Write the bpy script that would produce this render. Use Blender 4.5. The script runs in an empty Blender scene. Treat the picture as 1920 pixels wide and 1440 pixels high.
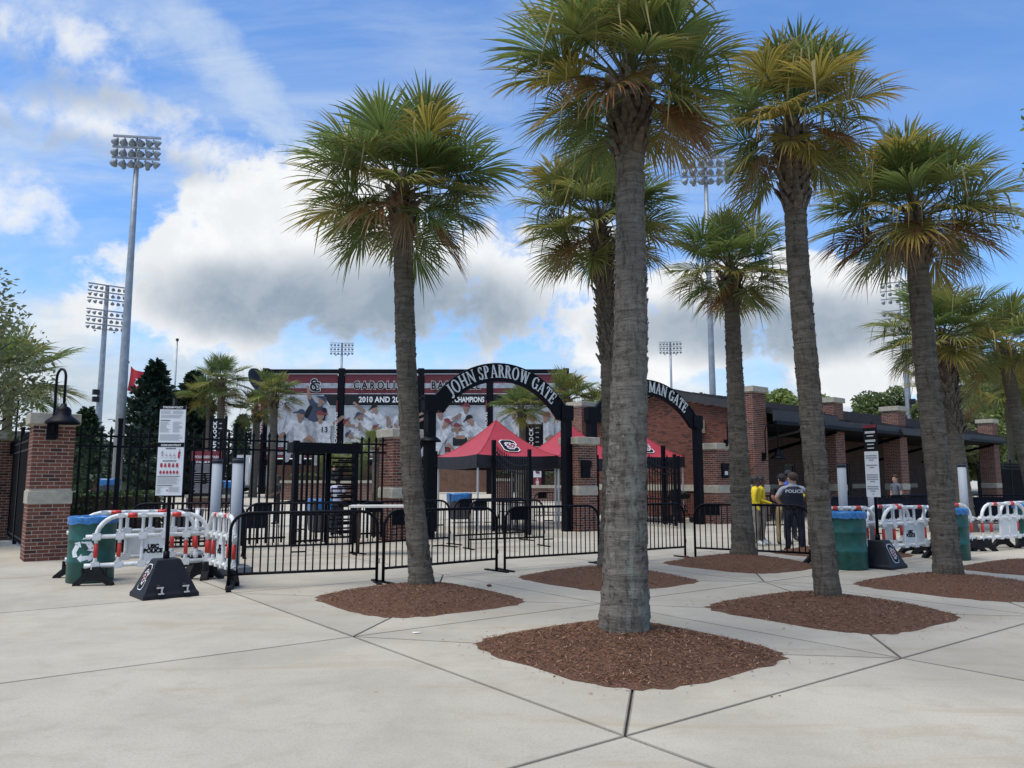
import bpy, math, random
from math import sin, cos, pi, radians, sqrt, atan2, hypot
from mathutils import Vector, Matrix, Euler

rnd = random.Random(7)
scene = bpy.context.scene
COL = scene.collection

# ------------------------------------------------------------------ camera
cam_d = bpy.data.cameras.new('camera')
cam = bpy.data.objects.new('camera', cam_d)
COL.objects.link(cam)
cam.location = (0, 0, 1.62)
cam.rotation_euler = (radians(90 + 7.1), 0, 0)
cam_d.sensor_width = 36.0
cam_d.lens = 27.04
cam_d.clip_end = 2000
scene.camera = cam

# ------------------------------------------------------------------ view, exposure
scene.view_settings.view_transform = 'Standard'
scene.view_settings.look = 'None'
scene.view_settings.gamma = 1.0
scene.view_settings.exposure = 0.52
scene.view_settings.use_curve_mapping = False
try:
    scene.cycles.max_bounces = 6
    scene.cycles.transparent_max_bounces = 6
    scene.cycles.use_denoising = True
except Exception:
    pass

SUN_EL, SUN_AZ = radians(68), radians(-125)      # azimuth from +Y towards +X

# ------------------------------------------------------------------ node helpers
class NT:
    """tiny wrapper for building node graphs"""
    def __init__(self, tree):
        self.t = tree; self.n = tree.nodes; self.l = tree.links
    def node(self, kind, **kw):
        nd = self.n.new(kind)
        for k, v in kw.items():
            setattr(nd, k, v)
        return nd
    def put(self, sock, v):
        if hasattr(v, 'links') or isinstance(v, bpy.types.NodeSocket):
            self.l.new(v, sock)
        else:
            if hasattr(sock, 'default_value'):
                try:
                    sock.default_value = v
                except Exception:
                    sock.default_value = (*v, 1.0) if len(v) == 3 else v
    def m(self, op, a, b=0.0, c=0.0, clamp=False):
        nd = self.node('ShaderNodeMath', operation=op); nd.use_clamp = clamp
        self.put(nd.inputs[0], a); self.put(nd.inputs[1], b)
        if op in ('MULTIPLY_ADD', 'SMOOTH_MIN', 'SMOOTH_MAX', 'COMPARE'):
            self.put(nd.inputs[2], c)
        return nd.outputs[0]
    def vm(self, op, a, b=(0, 0, 0)):
        nd = self.node('ShaderNodeVectorMath', operation=op)
        self.put(nd.inputs[0], a); self.put(nd.inputs[1], b)
        return nd.outputs['Value'] if op in ('LENGTH', 'DOT_PRODUCT', 'DISTANCE') else nd.outputs[0]
    def scale(self, a, s):
        nd = self.node('ShaderNodeVectorMath', operation='SCALE')
        self.put(nd.inputs[0], a); self.put(nd.inputs['Scale'], s)
        return nd.outputs[0]
    def noise(self, vec, scale, detail=4.0, rough=0.55, dist=0.0, out='Fac'):
        nd = self.node('ShaderNodeTexNoise')
        if vec is not None: self.put(nd.inputs['Vector'], vec)
        self.put(nd.inputs['Scale'], scale); self.put(nd.inputs['Detail'], detail)
        self.put(nd.inputs['Roughness'], rough); self.put(nd.inputs['Distortion'], dist)
        return nd.outputs[out]
    def smooth(self, x, a, b, lo=0.0, hi=1.0):
        nd = self.node('ShaderNodeMapRange', interpolation_type='SMOOTHSTEP')
        self.put(nd.inputs['Value'], x); self.put(nd.inputs['From Min'], a); self.put(nd.inputs['From Max'], b)
        self.put(nd.inputs['To Min'], lo); self.put(nd.inputs['To Max'], hi)
        return nd.outputs['Result']
    def mix(self, f, a, b, mode='MIX'):
        nd = self.node('ShaderNodeMix', data_type='RGBA', blend_type=mode)
        self.put(nd.inputs[0], f); self.put(nd.inputs[6], a); self.put(nd.inputs[7], b)
        return nd.outputs[2]
    def xyz(self, x, y, z):
        nd = self.node('ShaderNodeCombineXYZ')
        self.put(nd.inputs[0], x); self.put(nd.inputs[1], y); self.put(nd.inputs[2], z)
        return nd.outputs[0]
    def sep(self, v):
        nd = self.node('ShaderNodeSeparateXYZ'); self.put(nd.inputs[0], v)
        return nd.outputs

# ------------------------------------------------------------------ sky with broken cloud
world = bpy.data.worlds.new('World')
scene.world = world
world.use_nodes = True
W = NT(world.node_tree); W.n.clear()
wout = W.node('ShaderNodeOutputWorld')
bg = W.node('ShaderNodeBackground')
W.l.new(bg.outputs[0], wout.inputs[0])
SKY_STRENGTH = 0.10
bg.inputs['Strength'].default_value = SKY_STRENGTH
sky = W.node('ShaderNodeTexSky', sky_type='NISHITA')
sky.sun_disc = False
sky.sun_elevation = SUN_EL
sky.sun_rotation = SUN_AZ
sky.altitude = 100.0
sky.air_density = 1.0
sky.dust_density = 0.6
sky.ozone_density = 2.2
tc = W.node('ShaderNodeTexCoord')
D = tc.outputs['Generated']
dx, dy, dz = W.sep(D)
AZ = W.m('ARCTAN2', dx, dy)
EL = W.m('ARCSINE', dz)
# warped direction for ragged edges
wv = W.noise(D, 3.2, 4, 0.6, 0.0, 'Color')
Dw = W.vm('ADD', D, W.scale(W.vm('SUBTRACT', wv, (0.5, 0.5, 0.5)), 0.10))
f1 = W.noise(Dw, 5.5, 9, 0.58)
f2 = W.noise(Dw, 17.0, 7, 0.60)
fbm = W.m('SUBTRACT', W.m('ADD', W.m('MULTIPLY', f1, 1.15), W.m('MULTIPLY', f2, 0.60)), 0.875)   # about -0.5 .. 0.5

def blob(az, el, wa, we, amp=1.0, tilt=0.0):
    """soft ellipse in azimuth/elevation (degrees)"""
    a = W.m('DIVIDE', W.m('SUBTRACT', AZ, radians(az)), radians(wa))
    e0 = W.m('SUBTRACT', EL, radians(el))
    if tilt:
        e0 = W.m('SUBTRACT', e0, W.m('MULTIPLY', W.m('SUBTRACT', AZ, radians(az)), tilt))
    e = W.m('DIVIDE', e0, radians(we))
    r2 = W.m('ADD', W.m('MULTIPLY', a, a), W.m('MULTIPLY', e, e))
    return W.m('MULTIPLY', W.m('SUBTRACT', 1.0, r2), amp)

def vmax(*xs):
    o = xs[0]
    for x in xs[1:]:
        o = W.m('MAXIMUM', o, x)
    return o
# cumulus fields: (az, el, half width, half height)
cum = vmax(
    blob(-16.5, 16.8, 13.0, 7.2), blob(-22, 13.8, 9.0, 6.0), blob(-8.0, 14.2, 14.0, 6.4), blob(-13.5, 20.2, 6.5, 4.6), blob(1, 13.5, 10.0, 5.6), blob(6, 17, 6, 3.0, 0.8),
    blob(16, 13.0, 8.5, 4.6), blob(22.0, 11.2, 6.5, 5.0), blob(12, 10.0, 10, 3.8), blob(25, 7.6, 7, 2.6),
    # the rest of the sky, behind and beside the camera
    blob(-75, 20, 22, 9), blob(-120, 28, 24, 9), blob(165, 24, 26, 8), blob(115, 30, 20, 8), blob(70, 22, 14, 6),
    blob(-170, 50, 26, 10), blob(100, 55, 24, 9), blob(-60, 52, 24, 9))
cum_d = W.m('ADD', W.m('MULTIPLY', W.m('MAXIMUM', cum, -1.5), 0.60), W.m('MULTIPLY', fbm, 1.45))
cum_mask = W.smooth(cum_d, 0.09, 0.31)
# softer, torn cloud at the upper left
torn = vmax(blob(-33, 27.2, 8, 3.8), blob(-30, 22.8, 12, 3.4, 1.0, 0.04), blob(-34, 17.6, 7.0, 3.0), blob(-23.0, 22.0, 6.0, 2.4), blob(-38, 34, 9, 4))
torn_d = W.m('ADD', W.m('MULTIPLY', W.m('MAXIMUM', torn, -1.5), 0.62), W.m('ADD', W.m('MULTIPLY', fbm, 1.9), W.m('MULTIPLY', W.m('SUBTRACT', f2, 0.5), 0.8)))
torn_mask = W.smooth(torn_d, 0.06, 0.80, 0.0, 0.92)
cum_mask = W.m('MAXIMUM', cum_mask, torn_mask)
# low bank of pale cloud round the horizon
bank = W.m('SUBTRACT', 1.0, W.m('DIVIDE', EL, radians(13.5)))
bank_side = W.smooth(AZ, radians(23), radians(30), 1.0, 0.30)
bank_d = W.m('ADD', W.m('MULTIPLY', bank, 1.0), W.m('MULTIPLY', fbm, 1.1))
bank_mask = W.m('MULTIPLY', W.smooth(bank_d, -0.02, 0.62), bank_side)
# high thin veil
zz_ = W.m('ADD', W.m('MAXIMUM', dz, 0.0), 0.22)
Dp = W.xyz(W.m('DIVIDE', dx, zz_), W.m('DIVIDE', dy, zz_), 0.0)
mp = W.node('ShaderNodeMapping'); W.put(mp.inputs['Vector'], Dp)
mp.inputs['Rotation'].default_value = (0, 0, radians(38)); mp.inputs['Scale'].default_value = (0.75, 1.7, 1)
ci = W.noise(mp.outputs[0], 1.25, 9, 0.62, 1.1)
ci_side = W.smooth(AZ, radians(10), radians(26), 1.0, 0.22)
veil = W.m('MULTIPLY', W.smooth(ci, 0.36, 0.80, 0.0, 0.72), ci_side)
# ragged diagonal streaks at upper left
stre = vmax(blob(-20.0, 26.8, 15.0, 3.2, 1.0, -0.60), blob(-29, 30.0, 9.0, 2.8, 0.9, -0.35))
wisp = W.noise(mp.outputs[0], 5.0, 7, 0.66, 0.8)
streak = W.smooth(W.m('ADD', W.m('MULTIPLY', stre, 0.75), W.m('ADD', W.m('MULTIPLY', fbm, 1.6), W.m('MULTIPLY', W.m('SUBTRACT', wisp, 0.5), 1.6))), -0.15, 1.05, 0.0, 0.72)
veil = W.m('MAXIMUM', veil, streak)
# shading of the cumulus: white crowns, blue grey bases
base_n = W.noise(Dw, 3.6, 5, 0.5)
under = vmax(blob(-11, 12.6, 13.5, 3.9), blob(-4, 12.2, 8.0, 3.2, 0.8), blob(19, 10.6, 9.5, 2.4, 0.8), blob(-17, 12.6, 9, 3.2), blob(13, 11.0, 7, 2.0, 0.7),
             blob(-34, 24.6, 9, 1.6, 0.7), blob(-32, 21.0, 10, 1.4, 0.7),
             blob(-75, 16, 18, 5), blob(-120, 23, 20, 5), blob(165, 20, 22, 5), blob(115, 25, 16, 5))
grey = W.smooth(W.m('ADD', W.m('MAXIMUM', under, -1.2), W.m('MULTIPLY', W.m('SUBTRACT', base_n, 0.5), 1.7)), -0.62, 0.98)
grey = W.m('ADD', W.m('MULTIPLY', grey, 0.85), W.m('MULTIPLY', W.smooth(f2, 0.36, 0.66), 0.16), clamp=True)
K = 0.74 / SKY_STRENGTH            # cloud radiance relative to the exposed picture
def kc(r, g, b): return (r * K, g * K, b * K, 1.0)
cum_col = W.mix(grey, kc(0.90, 0.915, 0.93), kc(0.285, 0.36, 0.45))
bank_n = W.noise(W.xyz(W.m('MULTIPLY', AZ, 2.2), W.m('MULTIPLY', EL, 8.0), 0.3), 2.0, 7, 0.60, 0.15)
bank_col = W.mix(W.smooth(bank_n, 0.34, 0.68), kc(0.50, 0.60, 0.70), kc(0.80, 0.84, 0.87))
tint = W.mix(1.0, sky.outputs[0], (0.86, 1.20, 1.55, 1.0), 'MULTIPLY')
c1 = W.mix(veil, tint, kc(0.62, 0.72, 0.84))
c2 = W.mix(bank_mask, c1, bank_col)
c3 = W.mix(cum_mask, c2, cum_col)
W.l.new(c3, bg.inputs['Color'])

# ------------------------------------------------------------------ sun behind thin cloud
sun_d = bpy.data.lights.new('sun', 'SUN')
sun_d.energy = 2.5
sun_d.angle = radians(38)
sun_d.color = (1.0, 0.94, 0.84)
sun = bpy.data.objects.new('sun', sun_d)
COL.objects.link(sun)
sd = Vector((sin(SUN_AZ) * cos(SUN_EL), cos(SUN_AZ) * cos(SUN_EL), sin(SUN_EL)))
sun.rotation_euler = (-sd).to_track_quat('-Z', 'Y').to_euler()
sun.location = (0, 0, 40)

# ------------------------------------------------------------------ materials
MATS = {}
def mat(name, col, rough=0.6, metal=0.0, var=0.0, vscale=6.0, bump=0.0, bscale=40.0, spec=0.5, stretch=None, objrand=0.0):
    m = bpy.data.materials.new(name); m.use_nodes = True
    t = NT(m.node_tree); t.n.clear()
    out = t.node('ShaderNodeOutputMaterial'); b = t.node('ShaderNodeBsdfPrincipled')
    t.l.new(b.outputs[0], out.inputs[0])
    b.inputs['Roughness'].default_value = rough
    b.inputs['Metallic'].default_value = metal
    b.inputs['Specular IOR Level'].default_value = spec
    b.inputs['Base Color'].default_value = (*col, 1)
    co = t.node('ShaderNodeTexCoord').outputs['Object']
    if stretch:
        mpn = t.node('ShaderNodeMapping'); t.put(mpn.inputs['Vector'], co); mpn.inputs['Scale'].default_value = stretch
        co = mpn.outputs[0]
    c = (*col, 1)
    if var:
        nz = t.noise(co, vscale, 5, 0.6)
        c = t.mix(t.smooth(nz, 0.3, 0.7), tuple(x * (1 - var) for x in col) + (1,), tuple(min(1, x * (1 + var)) for x in col) + (1,))
    if objrand:
        oi = t.node('ShaderNodeObjectInfo').outputs['Random']
        c = t.mix(1.0, c, t.mix(oi, tuple([1 - objrand] * 3) + (1,), tuple([1 + objrand] * 3) + (1,)), 'MULTIPLY')
    t.put(b.inputs['Base Color'], c)
    if bump:
        bn = t.node('ShaderNodeBump'); bn.inputs['Strength'].default_value = bump; bn.inputs['Distance'].default_value = 0.01
        t.put(bn.inputs['Height'], t.noise(co, bscale, 5, 0.6)); t.l.new(bn.outputs[0], b.inputs['Normal'])
    MATS[name] = m
    return m

mat('black_metal', (0.003, 0.0035, 0.007), 0.5, 0.0, 0.25, 5, 0.03, 60, spec=0.13)
mat('black_plastic', (0.009, 0.010, 0.016), 0.55, 0.0, 0.2, 7, 0.05, 80, spec=0.3)
mat('rubber', (0.010, 0.011, 0.013), 0.8, 0.0, 0.3, 8, 0.1, 50, spec=0.25)
mat('white_plastic', (0.66, 0.665, 0.65), 0.48, 0.0, 0.17, 11, 0.08, 20)
mat('red_band', (0.55, 0.035, 0.025), 0.4, 0.0, 0.1, 9)
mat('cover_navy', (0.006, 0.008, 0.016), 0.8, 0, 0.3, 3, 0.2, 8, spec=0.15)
mat('panel_white', (0.62, 0.63, 0.62), 0.5, 0.0, 0.1, 4)
mat('sign_white', (0.66, 0.68, 0.70), 0.45, 0.0, 0.03, 3)
mat('print_grey', (0.30, 0.31, 0.33), 0.5)
mat('print_black', (0.006, 0.006, 0.009), 0.6, spec=0.15)
mat('print_red', (0.36, 0.02, 0.04), 0.5)
mat('garnet', (0.16, 0.012, 0.022), 0.55, 0, 0.12, 4)
mat('letter_white', (0.72, 0.74, 0.75), 0.5, 0, 0.05, 5)
mat('letter_silver', (0.56, 0.60, 0.61), 0.5, 0.0, 0.08, 5)
mat('grey_post', (0.29, 0.32, 0.36), 0.6, 0.0, 0.05, 3, spec=0.3)
mat('base_grey', (0.085, 0.10, 0.12), 0.6, 0, 0.2, 6)
mat('drum_green', (0.006, 0.078, 0.064), 0.45, 0.0, 0.30, 7, 0.08, 14)
mat('liner_blue', (0.025, 0.14, 0.36), 0.3, 0.0, 0.3, 18, 0.5, 16)
mat('galv', (0.27, 0.30, 0.33), 0.5, 0.35, 0.15, 3)
mat('lamp_grey', (0.20, 0.225, 0.25), 0.45, 0.3, 0.2, 5)
mat('lamp_lens', (0.09, 0.10, 0.115), 0.2)
mat('stone', (0.36, 0.33, 0.265), 0.85, 0, 0.16, 7, 0.25, 60)
mat('mortar', (0.40, 0.345, 0.285), 0.95, 0, 0.15, 9)
mat('roof_dark', (0.022, 0.022, 0.026), 0.65, 0.0, 0.15, 1.5, spec=0.25)
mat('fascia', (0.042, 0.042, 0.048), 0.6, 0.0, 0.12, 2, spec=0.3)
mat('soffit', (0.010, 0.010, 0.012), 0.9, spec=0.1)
mat('dark_wood', (0.05, 0.032, 0.025), 0.6, 0, 0.3, 6)
mat('door_frame', (0.13, 0.13, 0.125), 0.6, 0.1)
mat('dark_glass', (0.012, 0.014, 0.018), 0.12)
mat('paper', (0.55, 0.57, 0.56), 0.8)
mat('tent_red', (0.35, 0.026, 0.040), 0.6, 0, 0.08, 3, 0.1, 6)
mat('tent_black', (0.011, 0.011, 0.017), 0.6, 0, 0.2, 4, 0.2, 7)
mat('tent_white', (0.72, 0.75, 0.78), 0.6, 0, 0.05, 3)
mat('alu', (0.55, 0.57, 0.58), 0.4, 0.5)
mat('trailer_white', (0.66, 0.69, 0.72), 0.4, 0, 0.06, 2)
mat('bin_grey', (0.05, 0.055, 0.06), 0.6, 0, 0.2, 5)
mat('mural_pale', (0.40, 0.425, 0.455), 0.65, 0, 0.20, 0.5)
mat('mural_white', (0.48, 0.50, 0.53), 0.65, 0, 0.26, 2.6)
mat('mural_shade', (0.31, 0.335, 0.37), 0.65, 0, 0.28, 2.6)
mat('mural_red', (0.125, 0.016, 0.024), 0.65, 0, 0.12, 0.8)
mat('mural_cap', (0.17, 0.03, 0.038), 0.65)
mat('mural_navy', (0.03, 0.045, 0.08), 0.65, 0, 0.3, 2)
mat('mural_skin', (0.24, 0.15, 0.115), 0.65, 0, 0.2, 2)
mat('mural_dark', (0.016, 0.018, 0.022), 0.7, spec=0.2)
mat('skin_light', (0.48, 0.27, 0.19), 0.55, 0, 0.06, 12)
mat('skin_dark', (0.075, 0.037, 0.024), 0.5, 0, 0.08, 12)
mat('hair_brown', (0.045, 0.024, 0.014), 0.75, 0, 0.3, 40)
mat('hair_black', (0.010, 0.008, 0.008), 0.7, 0, 0.3, 40)
mat('hair_blond', (0.45, 0.32, 0.16), 0.7, 0, 0.2, 40)
mat('cloth_grey', (0.33, 0.335, 0.36), 0.85, 0, 0.10, 9, 0.2, 14)
mat('cloth_navy', (0.010, 0.013, 0.026), 0.85, 0, 0.2, 9, 0.2, 14)
mat('cloth_black', (0.010, 0.010, 0.013), 0.85, 0, 0.2, 9, 0.2, 14)
mat('cloth_yellow', (0.68, 0.50, 0.010), 0.75, 0, 0.10, 9, 0.3, 12)
mat('cloth_khaki', (0.33, 0.24, 0.13), 0.85, 0, 0.10, 9, 0.2, 14)
mat('cloth_taupe', (0.20, 0.18, 0.155), 0.85, 0, 0.10, 9, 0.2, 14)
mat('cloth_blue', (0.03, 0.07, 0.32), 0.8)
mat('cloth_white', (0.62, 0.63, 0.66), 0.85, 0, 0.1, 9)
mat('cloth_lilac', (0.46, 0.47, 0.62), 0.85, 0, 0.25, 22)
mat('cloth_dim', (0.12, 0.13, 0.15), 0.85, 0, 0.1, 9)
mat('shoe_white', (0.62, 0.62, 0.62), 0.6)
mat('shoe_black', (0.012, 0.012, 0.014), 0.45)
mat('shoe_brown', (0.05, 0.027, 0.016), 0.5)
mat('eye_dark', (0.012, 0.010, 0.010), 0.3)
mat('flag_red', (0.42, 0.018, 0.03), 0.7, 0, 0.08, 3)
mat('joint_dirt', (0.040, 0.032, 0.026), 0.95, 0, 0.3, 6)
mat('table_white', (0.60, 0.58, 0.52), 0.6, 0, 0.08, 3)
mat('table_leg', (0.07, 0.035, 0.018), 0.5, 0.2)
mat('screen_mesh', (0.014, 0.019, 0.027), 0.9, 0, 0.2, 2)
mat('light_box', (0.60, 0.54, 0.38), 0.6)
mat('sign_blue', (0.02, 0.06, 0.22), 0.5)
mat('soil', (0.06, 0.045, 0.03), 0.95, 0, 0.3, 4)
mat('cone_yellow', (0.6, 0.42, 0.02), 0.5)
mat('seed', (0.10, 0.035, 0.02), 0.7)
mat('litter', (0.7, 0.7, 0.7), 0.8)

def concrete(name, base, speck, blotch=0.10, panel=False):
    m = bpy.data.materials.new(name); m.use_nodes = True
    t = NT(m.node_tree); t.n.clear()
    out = t.node('ShaderNodeOutputMaterial'); b = t.node('ShaderNodeBsdfPrincipled')
    t.l.new(b.outputs[0], out.inputs[0])
    geo = t.node('ShaderNodeNewGeometry').outputs['Position']
    big = t.noise(geo, 0.55, 6, 0.62, 0.4)
    mid = t.noise(geo, 3.3, 6, 0.65, 0.3)
    fine = t.noise(geo, 55, 4, 0.7)
    grit = t.noise(geo, 260, 2, 0.6)
    c = t.mix(t.smooth(big, 0.30, 0.70), tuple(x * (1 - blotch) for x in base) + (1,), tuple(x * (1 + blotch) for x in base) + (1,))
    c = t.mix(t.smooth(mid, 0.48, 0.74, 0, 0.50), c, (base[0] * 0.80, base[1] * 0.77, base[2] * 0.72, 1))
    c = t.mix(t.smooth(mid, 0.22, 0.42, 0.45, 0.0), c, (base[0] * 1.14, base[1] * 1.13, base[2] * 1.10, 1))
    c = t.mix(t.smooth(fine, 0.42, 0.72, 0, 0.50), c, (speck[0], speck[1], speck[2], 1))
    # small dark spots: gum and drips
    vo = t.node('ShaderNodeTexVoronoi', feature='F1'); t.put(vo.inputs['Vector'], geo); vo.inputs['Scale'].default_value = 1.5
    gate = t.smooth(t.noise(geo, 0.9, 2, 0.5), 0.50, 0.60)
    c = t.mix(t.m('MULTIPLY', t.smooth(vo.outputs['Distance'], 0.018, 0.034, 0.75, 0.0), gate), c, (0.13, 0.115, 0.10, 1))
    # warm stain trails
    mpn = t.node('ShaderNodeMapping'); t.put(mpn.inputs['Vector'], geo); mpn.inputs['Rotation'].default_value = (0, 0, radians(-37)); mpn.inputs['Scale'].default_value = (0.35, 1.5, 1)
    st = t.noise(mpn.outputs[0], 1.1, 7, 0.68, 0.8)
    c = t.mix(t.smooth(st, 0.50, 0.72, 0, 0.55), c, (base[0] * 0.80, base[1] * 0.72, base[2] * 0.60, 1))
    oi = t.node('ShaderNodeObjectInfo').outputs['Random']
    c = t.mix(1.0, c, t.mix(oi, (0.91, 0.905, 0.90, 1), (1.06, 1.055, 1.04, 1)), 'MULTIPLY')
    t.put(b.inputs['Base Color'], c)
    b.inputs['Roughness'].default_value = 0.82
    b.inputs['Specular IOR Level'].default_value = 0.35
    bn = t.node('ShaderNodeBump'); bn.inputs['Strength'].default_value = 0.22; bn.inputs['Distance'].default_value = 0.004
    t.put(bn.inputs['Height'], t.m('ADD', t.m('MULTIPLY', grit, 0.6), fine)); t.l.new(bn.outputs[0], b.inputs['Normal'])
    MATS[name] = m
concrete('concrete', (0.40, 0.366, 0.298), (0.26, 0.235, 0.19), 0.13)
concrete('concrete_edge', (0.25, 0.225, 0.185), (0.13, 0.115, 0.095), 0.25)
concrete('concrete_far', (0.46, 0.425, 0.35), (0.37, 0.34, 0.285), 0.06)

def brick_mat(name, c0, c1):
    m = bpy.data.materials.new(name); m.use_nodes = True
    t = NT(m.node_tree); t.n.clear()
    out = t.node('ShaderNodeOutputMaterial'); b = t.node('ShaderNodeBsdfPrincipled')
    t.l.new(b.outputs[0], out.inputs[0])
    g = t.node('ShaderNodeNewGeometry')
    r = t.m('FRACT', t.m('ADD', t.m('MULTIPLY', t.node('ShaderNodeObjectInfo').outputs['Random'], 7.31), t.m('MULTIPLY', g.outputs['Random Per Island'], 3.17)))
    c = t.mix(r, (*c0, 1), (*c1, 1))
    r2 = t.m('FRACT', t.m('MULTIPLY', r, 13.7))
    c = t.mix(t.smooth(r2, 0.80, 0.90), c, (c0[0] * 0.45, c0[1] * 0.55, c0[2] * 0.7, 1))
    nz = t.noise(g.outputs['Position'], 38, 5, 0.7)
    c = t.mix(t.smooth(nz, 0.35, 0.75, 0, 0.55), c, (c0[0] * 0.55, c0[1] * 0.55, c0[2] * 0.55, 1))
    t.put(b.inputs['Base Color'], c); b.inputs['Roughness'].default_value = 0.88
    bn = t.node('ShaderNodeBump'); bn.inputs['Strength'].default_value = 0.4; bn.inputs['Distance'].default_value = 0.004
    t.put(bn.inputs['Height'], nz); t.l.new(bn.outputs[0], b.inputs['Normal'])
    MATS[name] = m
brick_mat('brick', (0.118, 0.036, 0.022), (0.205, 0.069, 0.040))

def brick_tex(name, c0, c1, mort):
    m = bpy.data.materials.new(name); m.use_nodes = True
    t = NT(m.node_tree); t.n.clear()
    out = t.node('ShaderNodeOutputMaterial'); b = t.node('ShaderNodeBsdfPrincipled')
    t.l.new(b.outputs[0], out.inputs[0])
    uv = t.node('ShaderNodeUVMap').outputs[0]
    br = t.node('ShaderNodeTexBrick'); t.put(br.inputs['Vector'], uv)
    br.inputs['Color1'].default_value = (*c0, 1); br.inputs['Color2'].default_value = (*c1, 1); br.inputs['Mortar'].default_value = (*mort, 1)
    br.inputs['Scale'].default_value = 1.0; br.inputs['Mortar Size'].default_value = 0.010
    br.inputs['Brick Width'].default_value = 0.216; br.inputs['Row Height'].default_value = 0.077
    nz = t.noise(uv, 1.4, 5, 0.6)
    c = t.mix(t.smooth(nz, 0.3, 0.7, 0, 0.4), br.outputs['Color'], (c0[0] * 0.6, c0[1] * 0.6, c0[2] * 0.6, 1))
    t.put(b.inputs['Base Color'], c); b.inputs['Roughness'].default_value = 0.9
    bn = t.node('ShaderNodeBump'); bn.inputs['Strength'].default_value = 0.6; bn.inputs['Distance'].default_value = 0.008; bn.invert = True
    t.put(bn.inputs['Height'], br.outputs['Fac']); t.l.new(bn.outputs[0], b.inputs['Normal'])
    MATS[name] = m
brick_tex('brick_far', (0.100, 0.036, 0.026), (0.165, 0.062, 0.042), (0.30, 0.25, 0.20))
brick_tex('brick_shade', (0.050, 0.022, 0.017), (0.085, 0.036, 0.026), (0.14, 0.115, 0.095))  # same brick as brick_far, with the canopy's shade put into its colours

def leaf_mat(name, attr=True, col=(0.05, 0.09, 0.02), trans=0.25, rough=0.45, vary=0.35):
    m = bpy.data.materials.new(name); m.use_nodes = True
    t = NT(m.node_tree); t.n.clear()
    out = t.node('ShaderNodeOutputMaterial'); b = t.node('ShaderNodeBsdfPrincipled')
    tr = t.node('ShaderNodeBsdfTranslucent'); mx = t.node('ShaderNodeMixShader')
    t.l.new(b.outputs[0], mx.inputs[1]); t.l.new(tr.outputs[0], mx.inputs[2]); mx.inputs[0].default_value = trans
    t.l.new(mx.outputs[0], out.inputs[0])
    oi = t.node('ShaderNodeObjectInfo').outputs['Random']
    isl = t.node('ShaderNodeNewGeometry').outputs['Random Per Island']
    r = t.m('FRACT', t.m('ADD', t.m('MULTIPLY', oi, 5.3), isl))
    if attr:
        c = t.node('ShaderNodeVertexColor', layer_name='Col').outputs[0]
    else:
        c = (*col, 1)
    k = t.mix(r, (1 - vary, 1 - vary, 1 - vary, 1), (1 + vary, 1 + vary * 0.9, 1 + vary * 0.6, 1))
    c = t.mix(1.0, c, k, 'MULTIPLY')
    t.put(b.inputs['Base Color'], c); t.put(tr.inputs['Color'], c)
    b.inputs['Roughness'].default_value = rough
    MATS[name] = m
leaf_mat('frond_leaf', True, trans=0.40, rough=0.36, vary=0.22)
leaf_mat('tree_leaf', False, (0.12, 0.165, 0.055), 0.34, 0.5)
leaf_mat('tree_leaf_pale', False, (0.15, 0.175, 0.075), 0.32, 0.5)
leaf_mat('tree_leaf_bright', False, (0.18, 0.24, 0.065), 0.36, 0.5)
leaf_mat('conifer_leaf', False, (0.014, 0.034, 0.020), 0.08, 0.65, 0.4)
leaf_mat('conifer_leaf_pale', False, (0.028, 0.055, 0.022), 0.1, 0.65, 0.4)
leaf_mat('hedge_leaf', False, (0.045, 0.085, 0.025), 0.15, 0.5, 0.4)
leaf_mat('grass_leaf', False, (0.26, 0.30, 0.11), 0.25, 0.5)

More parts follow.
